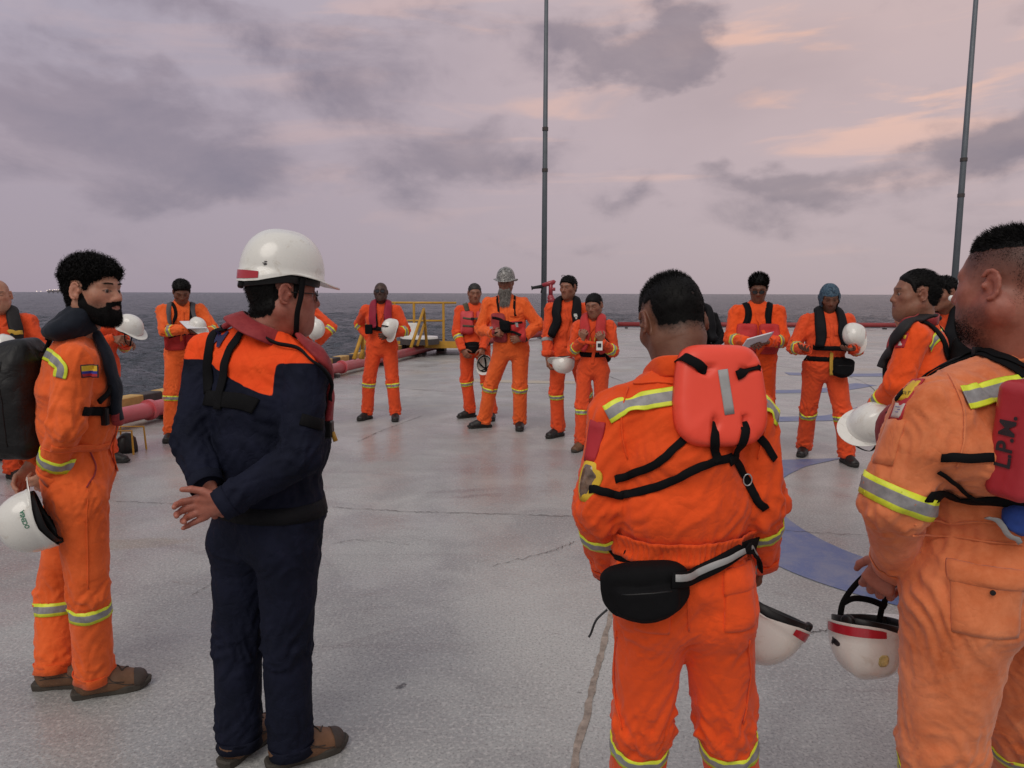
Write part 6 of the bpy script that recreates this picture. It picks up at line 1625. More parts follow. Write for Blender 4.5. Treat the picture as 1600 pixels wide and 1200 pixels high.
# ================================================================== 4 the big man at the right
p = Person('large person at the right edge in washed out orange coveralls', (at(1562, 800, 1.74)[0], 1.74), -38, 1.80, vox=.0066, bulk=1.22, belly=.05, skin=SK_RED, seed=4)
p.set(head=(1573, 450, 0), neck=(1590, 572, 0), pel=(1560, 890, 0), shl=(1458, 652, -.13), shr=(1712, 640, .13), ell=(1398, 782, -.12), elr=(1740, 790, .1), wrl=(1398, 878, .06), wrr=(1720, 880, .2),
      hipl=(1497, 945, -.06), hipr=(1610, 935, .06), knl=(1470, 1165, -.04), knr=(1598, 1130, .16))
p.feet((1455, 1370), (1600, 1290), -45, -25)
p.hd = {'yaw': -34, 'pitch': 4, 'roll': 0, 's': 1.05}
p.handw('l', (-.35, .3, -.9), (-.7, -.6, 0), (20, 45, 50, 50, 50)); p.handw('r', (0, .4, -.9), (.9, -.2, 0), (20, 50, 55, 55, 55))
p.build(M_FADED, hvox=.0032, style={'fat': 1.1, 'stubble': .70, 'scalp_dark': .74, 'buzz': 1}, boot=BK, wr=.95, loose=1.03)
p.hair(M_HAIR, L=.003, n=7000, blade=.014, wid=.0013, jit=.45, flow=(0, .6, .1), height=lambda v: np.minimum(v[:, 2]-.082, .05)+.004*perlin(v*60), lump=.003, lenf=lambda v: .3+sstep(v[:, 2], .08, .115))
p.hair(M_HAIR, L=.0, n=2500, blade=.005, wid=.0008, jit=.4, flow=(0, .2, -.6), name='beard', height=lambda v: np.minimum(beardh(v)-.006+.004*perlin(v*200), .02), cut=.0) if False else None
p.hair(M_HAIR, L=.0, n=16000, blade=.003, wid=.0008, jit=.4, flow=(0, -.3, -.4), name='cropped_hair', cap=False, sparse=.07, height=lambda v: np.minimum(scalp_height(v, {})+.0, 1))
p.hair(M_HAIR, L=.0, n=6000, blade=.004, wid=.0008, jit=.5, flow=(0, .2, -.6), name='beard', cap=False, sparse=.03, height=beardh)
p.collar(h=.060, open_=50, r=.098, lean=.5)
p.bands(arm=None, leg=.16, w=.052); p.band('shl', 'ell', .93, .052); p.band('elr', 'wrr', .1, .052)
p.band('ell', 'wrl', .96, .036, M_FADED, 'cuff', off=.004)
p.strap('reflective_band', [(1506, 622), (1530, 617), (1555, 612), (1590, 604), (1640, 600)], .054, M_TAPE, .003, .003, parent=p.cov, tape=True, n=8)
p.strap('armhole_seam', [(1458, 575), (1490, 600), (1505, 640), (1506, 690), (1495, 730)], .004, M_FADED, .004, .001, parent=p.cov); p.strap('shoulder_seam', [(1400, 590), (1440, 578), (1490, 560), (1520, 540)], .004, M_FADED, .004, .001, parent=p.cov)
p.strap('waist_seam', [(1425, 835), (1470, 838), (1530, 845), (1598, 850)], .004, M_FADED, .004, .002, parent=p.cov); p.strap('waist_seam', [(1428, 818), (1470, 812), (1530, 815), (1598, 818)], .004, M_FADED, .004, .002, parent=p.cov)
DB = nrm(V(-.15, -1, .0)); UB = nrm(V(.98, -.15, 0))
pocket(p, 1545, 948, .068, .070, True, UB, DB, flen=.024)
c = p.hitpx(1546, 922); MB().lathe([(.001, 0), (.006, 0), (.006, .003), (.001, .004)], c+DB*.014, DB, 12).build('snap_button', M_BLACKP, p.cov)
c = p.hitpx(1388, 690); D_ = nrm(V(-.75, -.68, .25)); p.patch('pen_pocket', c, nrm(V(.68, -.75, 0)), nrm(V(.32, .1, 1)), .026, .052, M_FADED, .005, D=D_, k=.03, edge=12)
c = p.hitpx(1412, 622); U_ = nrm(V(.80, -.60, -.12)); W_2 = nrm(V(.42, .1, .9)); o = p.patch('sleeve_badge', c, U_, W_2, .019, .052, M_PATCHR, .002, D=D_)
p.patch('badge_panel', c+W_2*.020, U_, W_2, .0145, .026, M_PATCHY, .003, D=D_, parent=o); p.patch('badge_panel', c-W_2*.030, U_, W_2, .0145, .017, M_PATCHW, .003, D=D_, parent=o)
lettering(p.surf, 'CAT', c+W_2*.012, U_, W_2, D_, .013, M_INK, o, off=.0065); 
for i_ in range(6): 
    q_ = c-W_2*(.022+.003*i_); p.patch('badge_print', q_+U_*(.003*((i_*7) % 3-1)), U_, W_2, .009-.001*(i_ % 3), .0008, M_PATCHB, .004, D=D_, parent=o) if i_ % 2 == 0 else None
# red float on his back with hand lettering, straps
fl = at(1592, 694, 1.50)+V(.072, 0, 0); UU = nrm(V(.93, .30, 0)); DD = nrm(V(.30, -.95, 0)); WW = nrm(V(-.10, 0, 1))
UU = nrm(V(.90, .40, 0)); YY = nrm(V(-.40, .90, .06)); FF_ = np.stack([UU, YY, nrm(np.cross(UU, YY))], 1); fc_ = at(1580, 698, 1.44)+UU*.122+YY*.026
fo, fs = sdfobj('back_float', [(lambda P: rbox(P*V(1, 1, 1)+np.stack([0*P[:, 0], .25*P[:, 0]**2/.08*.0, 0*P[:, 0]], 1), (0, 0, 0), (.088, .046, .124), .022), 'u', 0)], (-.11, -.07, -.15), (.11, .07, .15), .004, plain('dark red foam skin', (.40, .022, .032), .42, noise=.08, nscale=8, bump=.1), p.empty, .0012, 25, F=FF_, O=fc_)
fv, ff = fs.v, fs.q
hh_ = fc_-UU*.09; lettering(fs, 'L.P.M.', hh_+YY*.004, FF_[:, 2], YY, -UU, .046, M_INK, fo, bold=.0012, back=.08, off=.003)
both = Surf(np.concatenate([fv, p.v]), np.concatenate([np.array(ff), p.q+len(fv)]))
p.strap('harness_strap', [(1408, 622), (1418, 596), (1445, 566), (1475, 548), (1510, 550), (1545, 558), (1580, 575), (1600, 592)], .026, M_STRAP, .005, .003, n=7); p.strap('harness_strap', [(1380, 640), (1405, 602), (1440, 570), (1480, 556), (1520, 548), (1560, 560), (1600, 580), (1640, 600)], .020, M_STRAP, .004, .009, n=7)
p.strap('harness_strap', [(1470, 714), (1490, 715), (1520, 716), (1552, 714)], .020, M_STRAP, .004, .003, n=7); p.strap('harness_strap', [(1448, 774), (1490, 776), (1540, 780), (1600, 784)], .028, M_STRAP, .005, .003, n=7)
p.strap('harness_strap', [(1466, 735), (1490, 752), (1515, 772), (1540, 780)], .010, M_STRAP, .004, .004, n=7)
c = p.hitpx(1520, 552); MB().box(c+V(0, -.014, .006), (.014, .006, .016), bev=.002).build('strap_slider', M_BLACKP, p.empty)
# front slab of his red vest, seen past the left shoulder
fv2, ff2, _ = panel(p.surf, p.Tfree(-.12, 0, .55), p.uS, p.ax, p.fS, .10, .13, .06, 12, 12, k=.08, back=.45); mk('front_float', fv2, ff2, M_DKRED, fo)
cb = p.hitpx(1580, 808); e = empty('jacket', cb, 'bundled blue jacket with a grey stripe under the red float of the large man', 'jacket'); sdfobj('cloth', [(lambda P: ellip(P, (0, 0, 0), (.075, .030, .045)), 'u', 0)], (-.1, -.06, -.07), (.1, .06, .07), .005, M_BLUEC, e, .010, 18, F=frame(-10), O=cb+V(.045, -.005, -.0))
p.strap('stripe', [(1545, 792), (1560, 808), (1575, 822), (1592, 832)], .013, M_SILV, .003, .03, parent=e)
hp = at(1357, 986, 2.0); RX = np.array(Matrix.Rotation(rad(180), 3, 'X')); ho, hsf = helmet(None, hp+V(0, 0, 0), hfr((-.02, -.22, -.97), (.75, .6, 0)), s=.94, label='stained white hard hat hanging by its straps from the large man', group=GH, stripe={'mat': M_REDREF, 'arc': (140, 235)}, chin=None)
for pp_ in ([(1312, 970), (1318, 940), (1340, 910), (1372, 882)], [(1372, 985), (1378, 950), (1390, 920), (1385, 885)], [(1318, 942), (1335, 935), (1360, 938), (1385, 948)]):
    P_ = catmull([at(x, y, 1.98) for x, y in pp_], 6); vv, fq = ring_loft(P_, np.tile(V(0, -1, 0), (len(P_), 1)), np.cross(np.gradient(P_, axis=0)/np.linalg.norm(np.gradient(P_, axis=0), axis=1)[:, None], V(0, -1, 0)), [.009]*len(P_), [.0018]*len(P_), 8, .5); mk('chin_strap', vv, fq, M_STRAP, ho)
P_ = catmull([at(1352, 908, 1.97), at(1364, 893, 1.97), at(1374, 880, 1.97)], 4); vv, fq = ring_loft(P_, np.tile(V(0, -1, 0), (len(P_), 1)), np.tile(V(.8, 0, .5), (len(P_), 1)), [.016]*len(P_), [.004]*len(P_), 8, .5); mk('chin_cup', vv, fq, M_PATCHW, ho)
p.patch('helmet_sticker', at(1377, 1030, 1.9), V(1, 0, 0), V(0, 0, 1), .014, .017, plain('worn yellow sticker', (.55, .45, .18), .6, noise=.4, nscale=70, dirt=(.55, .5, .42)), .0006, parent=ho, surf=hsf, D=V(.1, -1, 0), k=.22, edge=3); p.patch('helmet_sticker', at(1315, 1018, 1.9), V(1, 0, 0), V(0, 0, 1), .009, .009, M_INK, .0006, parent=ho, surf=hsf, D=V(-.1, -1, 0), k=.28, edge=3)
BIG = p
# ================================================================== PEOPLE (far)
GW = 'people standing in the circle'
def far(label, base, yaw, H, cloth, skin, vox=.0105, **kw): return Person(label, base, yaw, H, vox=vox, skin=skin, **kw)
# 5 profile man at the right (faces left)
p = Person('person in profile facing left, slicked dark hair, holding a white helmet low in front', (at(1432, 700, 3.8)[0], 3.8), -72, 1.73, vox=.008, bulk=1.08, belly=.03, skin=SK_TAN, seed=5)
p.set(head=(1429, 462, 0), neck=(1441, 508, 0), pel=(1432, 700, 0), shl=(1428, 528, -.18), shr=(1452, 524, .18), ell=(1404, 600, -.22), elr=(1425, 600, .16), wrl=(1372, 632, -.05), wrr=(1376, 636, .1))
p.feet((1418, 930), (1440, 915), -75, -70); p.hd = {'yaw': -80, 'pitch': 1, 'roll': 0, 's': 1.03}
p.handw('l', (-.5, .1, -.85), (-.6, -.7, .2), (20, 35, 38, 38, 38)); p.handw('r', (-.6, 0, -.8), (-.6, .5, .2), (20, 35, 38, 38, 38))
p.build(M_ORANGE, hvox=.0034, style={'fat': .3, 'scalp_dark': .85, 'up': .010, 'nose': .9, 'hairline': .014}, boot=BK)
p.hair(M_HAIR, L=.007, n=5000, blade=.014, wid=.0014, jit=.12, flow=(0, -1.4, .1), lump=.001)
p.collar(M_DKRED, h=.05, open_=60, r=.076); p.bands(arm=.72, leg=.2)
p.strap('reflective_band', [(1452, 545), (1462, 528), (1474, 518)], .046, M_TAPE, .003, .003, parent=p.cov, tape=True)
p.strap('life_vest', [(1382, 575), (1388, 552), (1402, 530), (1418, 512), (1440, 500), (1462, 498)], [.06, .075, .07, .06, .06, .06], M_GREYVEST, .03, .004, n=7, ns=14, e=.8, sm=3)
p.strap('vest_piping', [(1386, 545), (1402, 522), (1420, 506), (1440, 496), (1465, 492)], .010, M_DKRED, .03, .006)
c = p.hitpx(1409, 532); D_ = nrm(V(-.3, -1, .1)); o = p.patch('sleeve_badge', c, V(1, -.3, 0), V(.3, 0, 1), .016, .038, M_PATCHR, .002, D=D_); p.patch('badge_panel', c+V(.004, 0, .016), V(1, -.3, 0), V(.3, 0, 1), .009, .010, M_PATCHY, .003, D=D_, parent=o); p.patch('badge_panel', c-V(.004, 0, .014), V(1, -.3, 0), V(.3, 0, 1), .009, .012, M_PATCHW, .003, D=D_, parent=o)
e, O, F_, sf = backpack(p, 'black backpack on the man in profile at the right', M_STRAP, c=(0, -.22, .66), h=(.14, .08, .17))
ho, _ = helmet(None, at(1362, 664, 3.72), hfr((.10, -.72, .62), (-.92, -.15, -.25)), label='white hard hat with dark lining held low by the man in profile', group=GH, chin=[(-.10, .02, -.01), (-.09, 0, -.12), (0, 0, -.19), (.09, 0, -.12), (.10, .02, -.01)])
# 6 headscarf man
p = far('person in a patterned headscarf with both hands held open', (at(1287, 600, 7.05)[0], 7.05), 186, 1.70, None, SK_BROWN, seed=6, bulk=1.1, belly=.05, vox=.0095)
p.hd = {'yaw': 192, 'pitch': 24, 'roll': 2, 's': 1.05}; p.feet((1322, 724), (1256, 710), 176, 212)
p.arm('r', (.26, .28, 1.12), (.5, -.5, -.8), d=(.45, .8, .1), back=(.3, 0, -.9), curls=(15, 12, 14, 18, 20)); p.arm('l', (-.16, .28, 1.13), (-.5, -.5, -.8), d=(.75, .5, -.05), back=(.1, .2, -1), curls=(15, 18, 20, 22, 24))
p.build(M_ORANGE3, style={'stubble': .6, 'eyes': 'closed'}, boot=BK); chest_bits(p); p.collar(open_=70)
p.bands(arm=.30, leg=.12, w=.055)
p.horseshoe(M_BLKVEST, w=.10, th=.045, t0=.38, spread=.115); p.strap('chest_belt', [(-.17, .15, .38), (-.08, .25, .37), (0, .25, .37), (.08, .25, .37), (.17, .15, .38)], .045, M_STRAP, .006, .02)
p.strap('hanging_strap', [p.Tfree(.0, .19, .38), p.Tfree(.0, .19, .1), p.Tfree(-.01, .18, -.12)], .03, M_RIB, .003, .0, snap=False); p.belt(M_STRAP, .045, t=.17, name='bag_belt')
e, sf = waistbag(p, p.Tfree(-.11, .165, .02), np.stack([-p.uS, -p.fS, p.ax], 1), 'round black waist bag hanging on the front of the man with the headscarf', s=1.0, h=(.115, .05, .095))
def scarf(p):
    v, q = p.hv, p.hq; x, y, z = v.T; h = np.maximum(z-.048+.0*y, np.where(np.abs(x) > .045, .1, -.1)*(y < .065)+np.where(y < .02, .2, 0)-.02); h = np.where(z < -.14, -1, h); h = np.where((y > .045) & (z < .045) & (np.abs(x) < .055), -1, h)
    up = .009+.003*perlin(v*26); keep = (h[q] > 0).all(1); qq = q[keep]; ids = np.unique(qq); mp = np.full(len(v), -1); mp[ids] = np.arange(len(ids)); w = p.hvw+p.hn*up[:, None]
    def f(t, b):
        co = t.n('ShaderNodeTexCoord').outputs['Object']; n = t.noise(co, 28, 5, .7, 2.5); lk(t, t.ramp(n, [(.38, (.012, .016, .03)), (.5, (.03, .08, .13)), (.60, (.10, .14, .18)), (.68, (.02, .02, .03))]), b.inputs['Base Color']); b.inputs['Roughness'].default_value = .85
    return mk('headscarf', w[ids], mp[qq], principled('patterned scarf cloth', f), p.empty)
scarf(p)
helmet(None, p.Tfree(-.20, .19, .60), hfr((-.75, -.55, .30), (0, -.5, -.85)), s=.95, label='white hard hat with a red band under the arm of the man with the headscarf', group=GH, stripe={'mat': M_REDREF, 'arc': (60, 300)})
# 7 man with dark glasses reading papers
p = far('person in dark glasses and a red vest looking down at white papers', (at(1178, 600, 7.4)[0], 7.4), 192, 1.79, None, SK_BROWN, seed=7, bulk=1.08, vox=.0095)
p.hd = {'yaw': 198, 'pitch': 22, 'roll': 0, 's': 1.0}; p.feet((1195, 700), (1150, 700))
p.arm('r', (.12, .32, 1.12), (.6, -.4, -.9), d=(-.6, .7, -.1), back=(.4, .5, .6), curls=(20, 30, 30, 34, 36)); p.arm('l', (-.08, .30, 1.12), (-.6, -.3, -.9), d=(.85, .3, -.1), back=(.1, .7, .6), curls=(20, 35, 38, 40, 42))
p.build(M_ORANGE, style={'eyes': 'closed'}, boot=BK); face_hair(p, M_HAIR, L=.020, n=4500, blade=.026, jit=.3, flow=(0, .3, .5), fn=lambda v: .3+sstep(v[:, 2], .03, .10)); p.collar(open_=70); chest_bits(p, pockets=False)
p.bands(arm=.35, leg=None, w=.06); glasses(p, M_BLACKP, M_LENS)
p.foam(M_REDVEST, hw=.145, w=.095, th=.04, t=.38, strapm=M_STRAP, gap=.10, back=False, buckles=1)
e, O, F_, sf = backpack(p, 'black backpack on the man reading papers', M_STRAP, c=(0, -.22, .55), h=(.16, .09, .2))
c = p.L(.04, .42, 1.13); o = empty('papers', c, 'white papers with a pink edge held by the man with glasses', 'papers'); A_ = np.stack([nrm(V(.95, .1, .25)), nrm(V(.1, -.8, .6)), nrm(V(-.2, .5, .8))], 1)
MB().box(c, (.13, .09, .006), A_.T, .002).build('sheet', M_PAPER, o); MB().box(c+A_@V(.125, 0, .002), (.012, .09, .006), A_.T).build('pink_edge', plain('pink card', (.45, .10, .22), .6), o)
# 8 woman
p = far('woman with tied back dark hair gripping her red vest with both hands', (at(926, 600, 7.55)[0], 7.55), 190, 1.60, None, SK_TAN, seed=8, bulk=.93, vox=.009)
p.hd = {'yaw': 204, 'pitch': 14, 'roll': 5, 's': 1.03}; p.feet((938, 700), (908, 703), 182, 212)
p.arm('r', (.105, .24, 1.24), (.4, -.3, -1), d=(-.2, .2, .9), back=(.3, .9, 0), curls=(30, 55, 60, 60, 60)); p.arm('l', (-.105, .24, 1.22), (-.4, -.3, -1), d=(.35, .2, .85), back=(-.2, .9, 0), curls=(30, 50, 55, 60, 60))
p.build(M_ORANGE3, style={'eyes': 'closed', 'hairline': -.006}, boot={'mat': M_BROWN, 'sole': M_SOLE, 'lace': M_TOE}, hvox=.0042); p.hair(M_HAIR, L=.007, n=1800, blade=.018, wid=.003, jit=.06, flow=(0, -1.5, -.3))
sdfobj('hair_bun', [(lambda P: ellip(P, (0, 0, 0), (.032, .03, .035)), 'u', 0)], (-.04, -.04, -.045), (.04, .04, .045), .005, M_HAIRB, p.empty, .002, 40, F=p.HF, O=p.HP(0, -.115, -.03))
p.collar(open_=70); chest_bits(p, pockets=False); p.bands(arm=.25, leg=.15, w=.055)
p.horseshoe(M_REDVEST, w=.11, th=.05, t0=.22, spread=.10); p.belt(M_STRAP, .05, t=.27, name='belt')
c = p.T(-.0, .3, .36)+p.fS*.03; MB().box(c, (.030, .004, .045), np.stack([p.uS, p.fS, p.ax]), .002).build('name_card', M_CARD, p.empty); MB().box(c+p.fS*.005+p.ax*.005, (.018, .001, .02), np.stack([p.uS, p.fS, p.ax])).build('card_print', M_INK, p.empty)
p.strap('lanyard', [p.Tfree(-.06, .07, .98), p.Tfree(-.04, .15, .75), p.Tfree(-.01, .20, .44)], .014, M_RIB, .002, .0, snap=False)
p.strap('lanyard', [p.Tfree(.06, .07, .98), p.Tfree(.04, .15, .75), p.Tfree(.01, .20, .44)], .014, M_RIB, .002, .0, snap=False)
e, O, F_, sf = backpack(p, 'black backpack on the woman with tied back hair', M_STRAP, c=(-.04, -.2, .45), h=(.15, .08, .2))
# 9 tall man beside her
p = far('tall person with a long black vest beside the woman', (at(886, 600, 8.2)[0], 8.2), 188, 1.80, None, SK_TAN, seed=9, bulk=.98, vox=.0095)
p.hd = {'yaw': 212, 'pitch': 6, 'roll': 0, 's': 1.0}; p.feet((925, 668), (872, 682), 178, 222)
p.arm('r', (.20, .13, .86), (.6, -.6, 0), d=(-.1, .3, -.9), back=(.9, .3, 0), curls=(20, 40, 42, 44, 45)); p.arm('l', (-.22, .02, .88), (-.6, -.6, 0), d=(0, .1, -1), back=(-.9, 0, 0))
p.build(M_ORANGE3, style={'eyes': 'closed'}, boot=BK, sleeves=.86, hvox=.0045); face_hair(p, M_HAIR, L=.010, n=3000, blade=.012); p.collar(open_=80); chest_bits(p, pockets=False)
p.band('elr', 'wrr', .2, .04, M_SILV); p.band('elr', 'wrr', .80, .06, M_ORANGE3, 'rolled_cuff', off=.012); p.bands(arm=None, leg=.12)
p.horseshoe(M_BLKVEST, w=.115, th=.05, t0=.26, spread=.135)
vs_ = Surf(*tri_all(p, [x for x in p.empty.children if x.name.startswith('life_vest')])); mb = MB()
for k_, (w_, t_) in enumerate(((.016, .86), (.020, .84), (.017, .82), (.020, .80), (.016, .78), (.012, .75), (.008, .70))): q_ = vs_.near(p.Tfree(-.125, .3, t_))[0]+p.fS*.003; mb.box(q_, (w_, .002, .0035), np.stack([p.uS, p.fS, p.ax]))
mb.build('white_print', M_CARD, p.empty)
P_ = [p.HP(.045*math.cos(a)*1.3, .03+.0*a, .118+.018*math.sin(a)) for a in np.linspace(0, 6.2832, 17)]; mb = MB(); [mb.tube([p.HP(sx*.03+.024*math.cos(a), .035+.012*math.sin(a), .128+.014*math.sin(a)) for a in np.linspace(0, 6.2832, 13)], .003, 6, caps=False) for sx in (-1, 1)]; mb.build('sunglasses', M_LENS, p.empty, True)
helmet(None, at(880, 566, 7.85), hfr((0, -.55, -.83), (-.98, 0, .1)), s=.92, label='plain white hard hat hanging crown down between the tall man and the woman', group=GH, stripe={'mat': M_REDREF, 'arc': (100, 260)})
# 10 bearded man with the camouflage helmet
p = far('person with a long grey beard and a camouflage hard hat', (at(790, 600, 8.6)[0], 8.6), 182, 1.86, None, SK_TAN, seed=10, bulk=1.05, belly=.03, vox=.0095)
p.hd = {'yaw': 188, 'pitch': 4, 'roll': 0, 's': 1.02}; p.feet((812, 670), (757, 668), 180, 248); p.J['pel'] = p.L(-.06, 0, .93)+V(0, 0, -.02)
p.arm('r', (.13, .22, 1.08), (.6, -.6, -.5), d=(-.9, .2, .0), back=(.1, .9, .2), curls=(30, 55, 55, 55, 55)); p.arm('l', (-.18, .20, 1.02), (-.9, -.35, .1), d=(.9, .15, -.1), back=(-.1, .95, 0), curls=(20, 40, 45, 45, 45))
p.build(M_ORANGE2, style={'stubble': .3, 'eyes': 'closed'}, boot=BK, hvox=.0048); p.collar(open_=60); chest_bits(p); p.bands(arm=None, leg=.08, w=.05)
p.band('ell', 'wrl', .96, .035, M_BLACKP, 'wrist_watch', off=.006, parent=p.empty)
p.horseshoe(M_REDVEST, w=.03, th=.01, t0=.5, spread=.1, name='vest_cord') if False else None
for sg in (-1, 1): p.strap('shoulder_strap', [(sg*.10, .2, .60), (sg*.10, .18, .80), (sg*.09, .02, 1.02), (sg*.07, -.2, .85)], .028, M_STRAP, .005, .003)
o = None
for sg, hh_, tt in ((1, .17, .40), (-1, .12, .33)):
    v, f, uv = panel(p.surf, p.Tfree(sg*.10, 0, tt), p.uS, p.ax, p.fS, .085, hh_, .06, 12, 12, k=.1, back=.5); o_ = mk('life_vest' if o is None else 'foam_panel', v, f, M_DKRED if sg > 0 else M_REDVEST, p.empty if o is None else o); o = o or o_
sv = Surf(*tri_all(p, [o]+list(o.children)))
for tt in (.58, .28): p.strap('strap', [p.Tfree(-.17, .16, tt-.02), p.Tfree(-.08, .3, tt), p.Tfree(0, .3, tt), p.Tfree(.08, .3, tt), p.Tfree(.17, .16, tt+.02)], .03, M_STRAP, .005, .001, parent=o, surf=sv)
c = sv.near(p.Tfree(0, .3, .46))[0]; sdfobj('pouch', [(lambda P: rbox(P, (0, 0, 0), (.06, .03, .06), .02), 'u', 0)], (-.08, -.05, -.08), (.08, .05, .08), .009, M_STRAP, o, .006, 20, F=np.stack([p.uS, p.fS, p.ax], 1), O=c)
for sg, tt in ((1, .55), (-1, .50)): c = sv.near(p.Tfree(sg*.15, .3, tt))[0]; MB().box(c+p.fS*.004, (.018, .003, .025), np.stack([p.uS, p.fS, p.ax])).build('reflective_square', M_SILV, o)
def beard_long(p, mat):
    g = Grid((-.09, -.02, -.36), (.09, .14, -.02), .006); g.cap((0, .070, -.07), (0, .085, -.20), (.062, .030), (.045, .022), u=(1, 0, 0), k=0); g.cap((0, .085, -.20), (0, .09, -.335), (.042, .020), (.010, .008), u=(1, 0, 0), k=.03)
    v, q = g.mesh(1); n_ = vnormals(v, q); v = v+n_*(.006*perlin(v*V(60, 60, 14)))[:, None]; n_ = vnormals(v, q); w = xf(v, p.HF, p.J['head'], p.hs); nw = n_@p.HF.T
    i = RNG.integers(0, len(w), 2200); bv, bf = blades(w[i], nw[i]*.3, np.tile(V(0, 0, -1.2), (len(i), 1)), .05, .0035, .2); return mk('beard', np.concatenate([w, bv]), np.concatenate([q, bf+len(w)]), mat, p.empty)
beard_long(p, M_GREYHAIR)
def camo():
    def f(t, b):
        co = t.n('ShaderNodeTexCoord').outputs['Object']; n = t.noise(co, 42, 4, .65, 3.0); lk(t, t.ramp(n, [(.40, (.03, .03, .03)), (.48, (.20, .19, .18)), (.55, (.55, .54, .52)), (.60, (.08, .08, .075)), (.66, (.5, .5, .48))], 'CONSTANT'), b.inputs['Base Color']); b.inputs['Roughness'].default_value = .35
    return principled('camouflage helmet print', f)
helmet(p.empty, p.HP(0, -.004, .048), p.HF, name='hard_hat', mat=camo(), s=1.0, brim=.034, visor=.012, back=.0, inside=False)
# 11 man with camouflage straps
p = far('person with a red foam vest and camouflage shoulder pads', (at(742, 600, 9.5)[0], 9.5), 176, 1.73, None, SK_TAN, seed=11, bulk=1.06)
p.hd = {'yaw': 170, 'pitch': 10, 'roll': 0, 's': 1.03}; p.feet((768, 655), (735, 652), 176, 236)
p.arm('r', (.16, .20, .90), (.7, -.5, 0), d=(-.5, .3, -.7), back=(.5, .8, 0), curls=(20, 30, 30, 32, 32)); p.arm('l', (-.10, .26, .92), (-.7, -.5, 0), d=(.2, .3, -.9), back=(-.4, .8, 0), curls=(20, 40, 40, 42, 42))
p.build(M_ORANGE3, style={'eyes': 'closed', 'scalp_dark': .5}, boot=BK); face_hair(p, plain('cropped grey hair', (.018, .015, .014), .6), L=.004, n=2000, blade=.006); p.collar(open_=60); chest_bits(p); p.bands(arm=.30, leg=.12, w=.05)
p.foam(plain('faded red vest foam', (.55, .05, .055), .6, noise=.15, bump=.2), hw=.15, w=.085, th=.05, t=.58, strapm=M_CAMO, gap=.10, back=True, buckles=2)
for sg in (-1, 1): p.strap('shoulder_pad', [(sg*.10, .14, .86), (sg*.115, .02, 1.0), (sg*.10, -.1, .9)], .06, M_CAMO, .015, .008)
e, sf = waistbag(p, p.Tfree(.02, .16, -.02), np.stack([-p.uS, -p.fS, p.ax], 1), 'black waist pouch hanging in front of the man with the camouflage shoulder pads', s=.95, h=(.12, .05, .08)); p.belt(M_STRAP, .04, t=.06, name='bag_belt')
helmet(None, at(757, 570, 9.15), hfr((.15, .75, -.62), (0, -.5, -.8)), s=.92, label='white hard hat with the grey inside showing, held low beside the bearded man', group=GH)
# 12 man with chin raised, helmet under the arm
p = far('bald person with dark skin and glasses, chin raised, white helmet under one arm', (at(598, 600, 9.35)[0], 9.35), 176, 1.74, None, SK_DARK, seed=12, bulk=1.06)
p.hd = {'yaw': 176, 'pitch': -7, 'roll': 0, 's': 1.03}; p.feet((618, 656), (574, 655), 172, 205)
p.arm('r', (.16, -.12, 1.00), (.6, -.6, 0), d=(-.9, -.2, -.2), back=(.2, -.9, 0)); p.arm('l', (-.12, .24, 1.08), (-.8, -.4, -.3), d=(.85, .3, -.1), back=(-.1, .9, .1), curls=(20, 35, 38, 40, 40))
p.build(M_ORANGE3, style={'scalp_dark': .25, 'eyes': 'closed'}, boot=BK); p.collar(open_=70); chest_bits(p, pockets=False); p.bands(arm=.12, leg=.12, w=.055); glasses(p, M_BLACKP, M_LENS)
o = p.horseshoe(fabric('crimson vest nylon', (.30, .018, .045), .15, rough=.6), w=.105, th=.04, t0=.46, spread=.10, edge=M_BLKVEST); p.strap('chest_belt', [(-.17, .15, .45), (-.08, .25, .43), (0, .25, .43), (.08, .25, .43), (.17, .15, .45)], .05, M_STRAP, .006, .02)
c = p.surf.near(p.Tfree(0, .3, .43))[0]; P_ = [c+p.fS*.032+p.uS*x*.022+p.ax*y*.024 for x, y in ((-1, -1), (1, -1), (1, 1), (-1, 1), (-1, -1))]; MB().tube(P_, .005, 6, caps=False).build('buckle', M_METAL, p.empty); MB().box(p.Tfree(.14, .17, .42), (.045, .03, .06), np.stack([p.uS, p.fS, p.ax]), .01).build('pouch', M_STRAP, p.empty)
helmet(None, at(611, 513, 9.08), hfr((-.55, -.75, .25), (-.2, -.2, -.95)), s=.92, label='white hard hat under the arm of the bald man with raised chin', group=GH, chin=[(-.1, 0, 0), (-.06, 0, .12), (0, 0, .155), (.06, 0, .12), (.1, 0, 0)])
# 13 man writing
p = far('person writing with head bent, red vest and grey backpack', (at(290, 600, 8.15)[0], 8.15), 150, 1.76, None, SK_BROWN, seed=13, bulk=1.05, vox=.0095)
p.hd = {'yaw': 152, 'pitch': 30, 'roll': 0, 's': 1.02}; p.J['head'] = p.L(0, .07, 1.575); p.feet((300, 684), (268, 688), 150, 172)
p.arm('r', (-.02, .34, 1.20), (.8, -.1, -.6), d=(-.9, .3, 0), back=(.2, .4, .9), curls=(25, 45, 45, 50, 50)); p.arm('l', (-.14, .32, 1.16), (-.8, -.1, -.7), d=(.7, .5, 0), back=(.1, .3, -.9), curls=(20, 30, 30, 30, 30))
p.build(M_ORANGE2, style={'eyes': 'closed'}, boot=BK); face_hair(p, M_HAIR, L=.014, n=3500, blade=.012, fn=lambda v: .3+sstep(v[:, 2], .02, .08)); p.collar(open_=60); chest_bits(p); p.bands(arm=.22, leg=.1, w=.055)
p.foam(M_REDVEST, hw=.14, w=.10, th=.045, t=.33, strapm=M_STRAP, gap=.10, back=False, buckles=1)
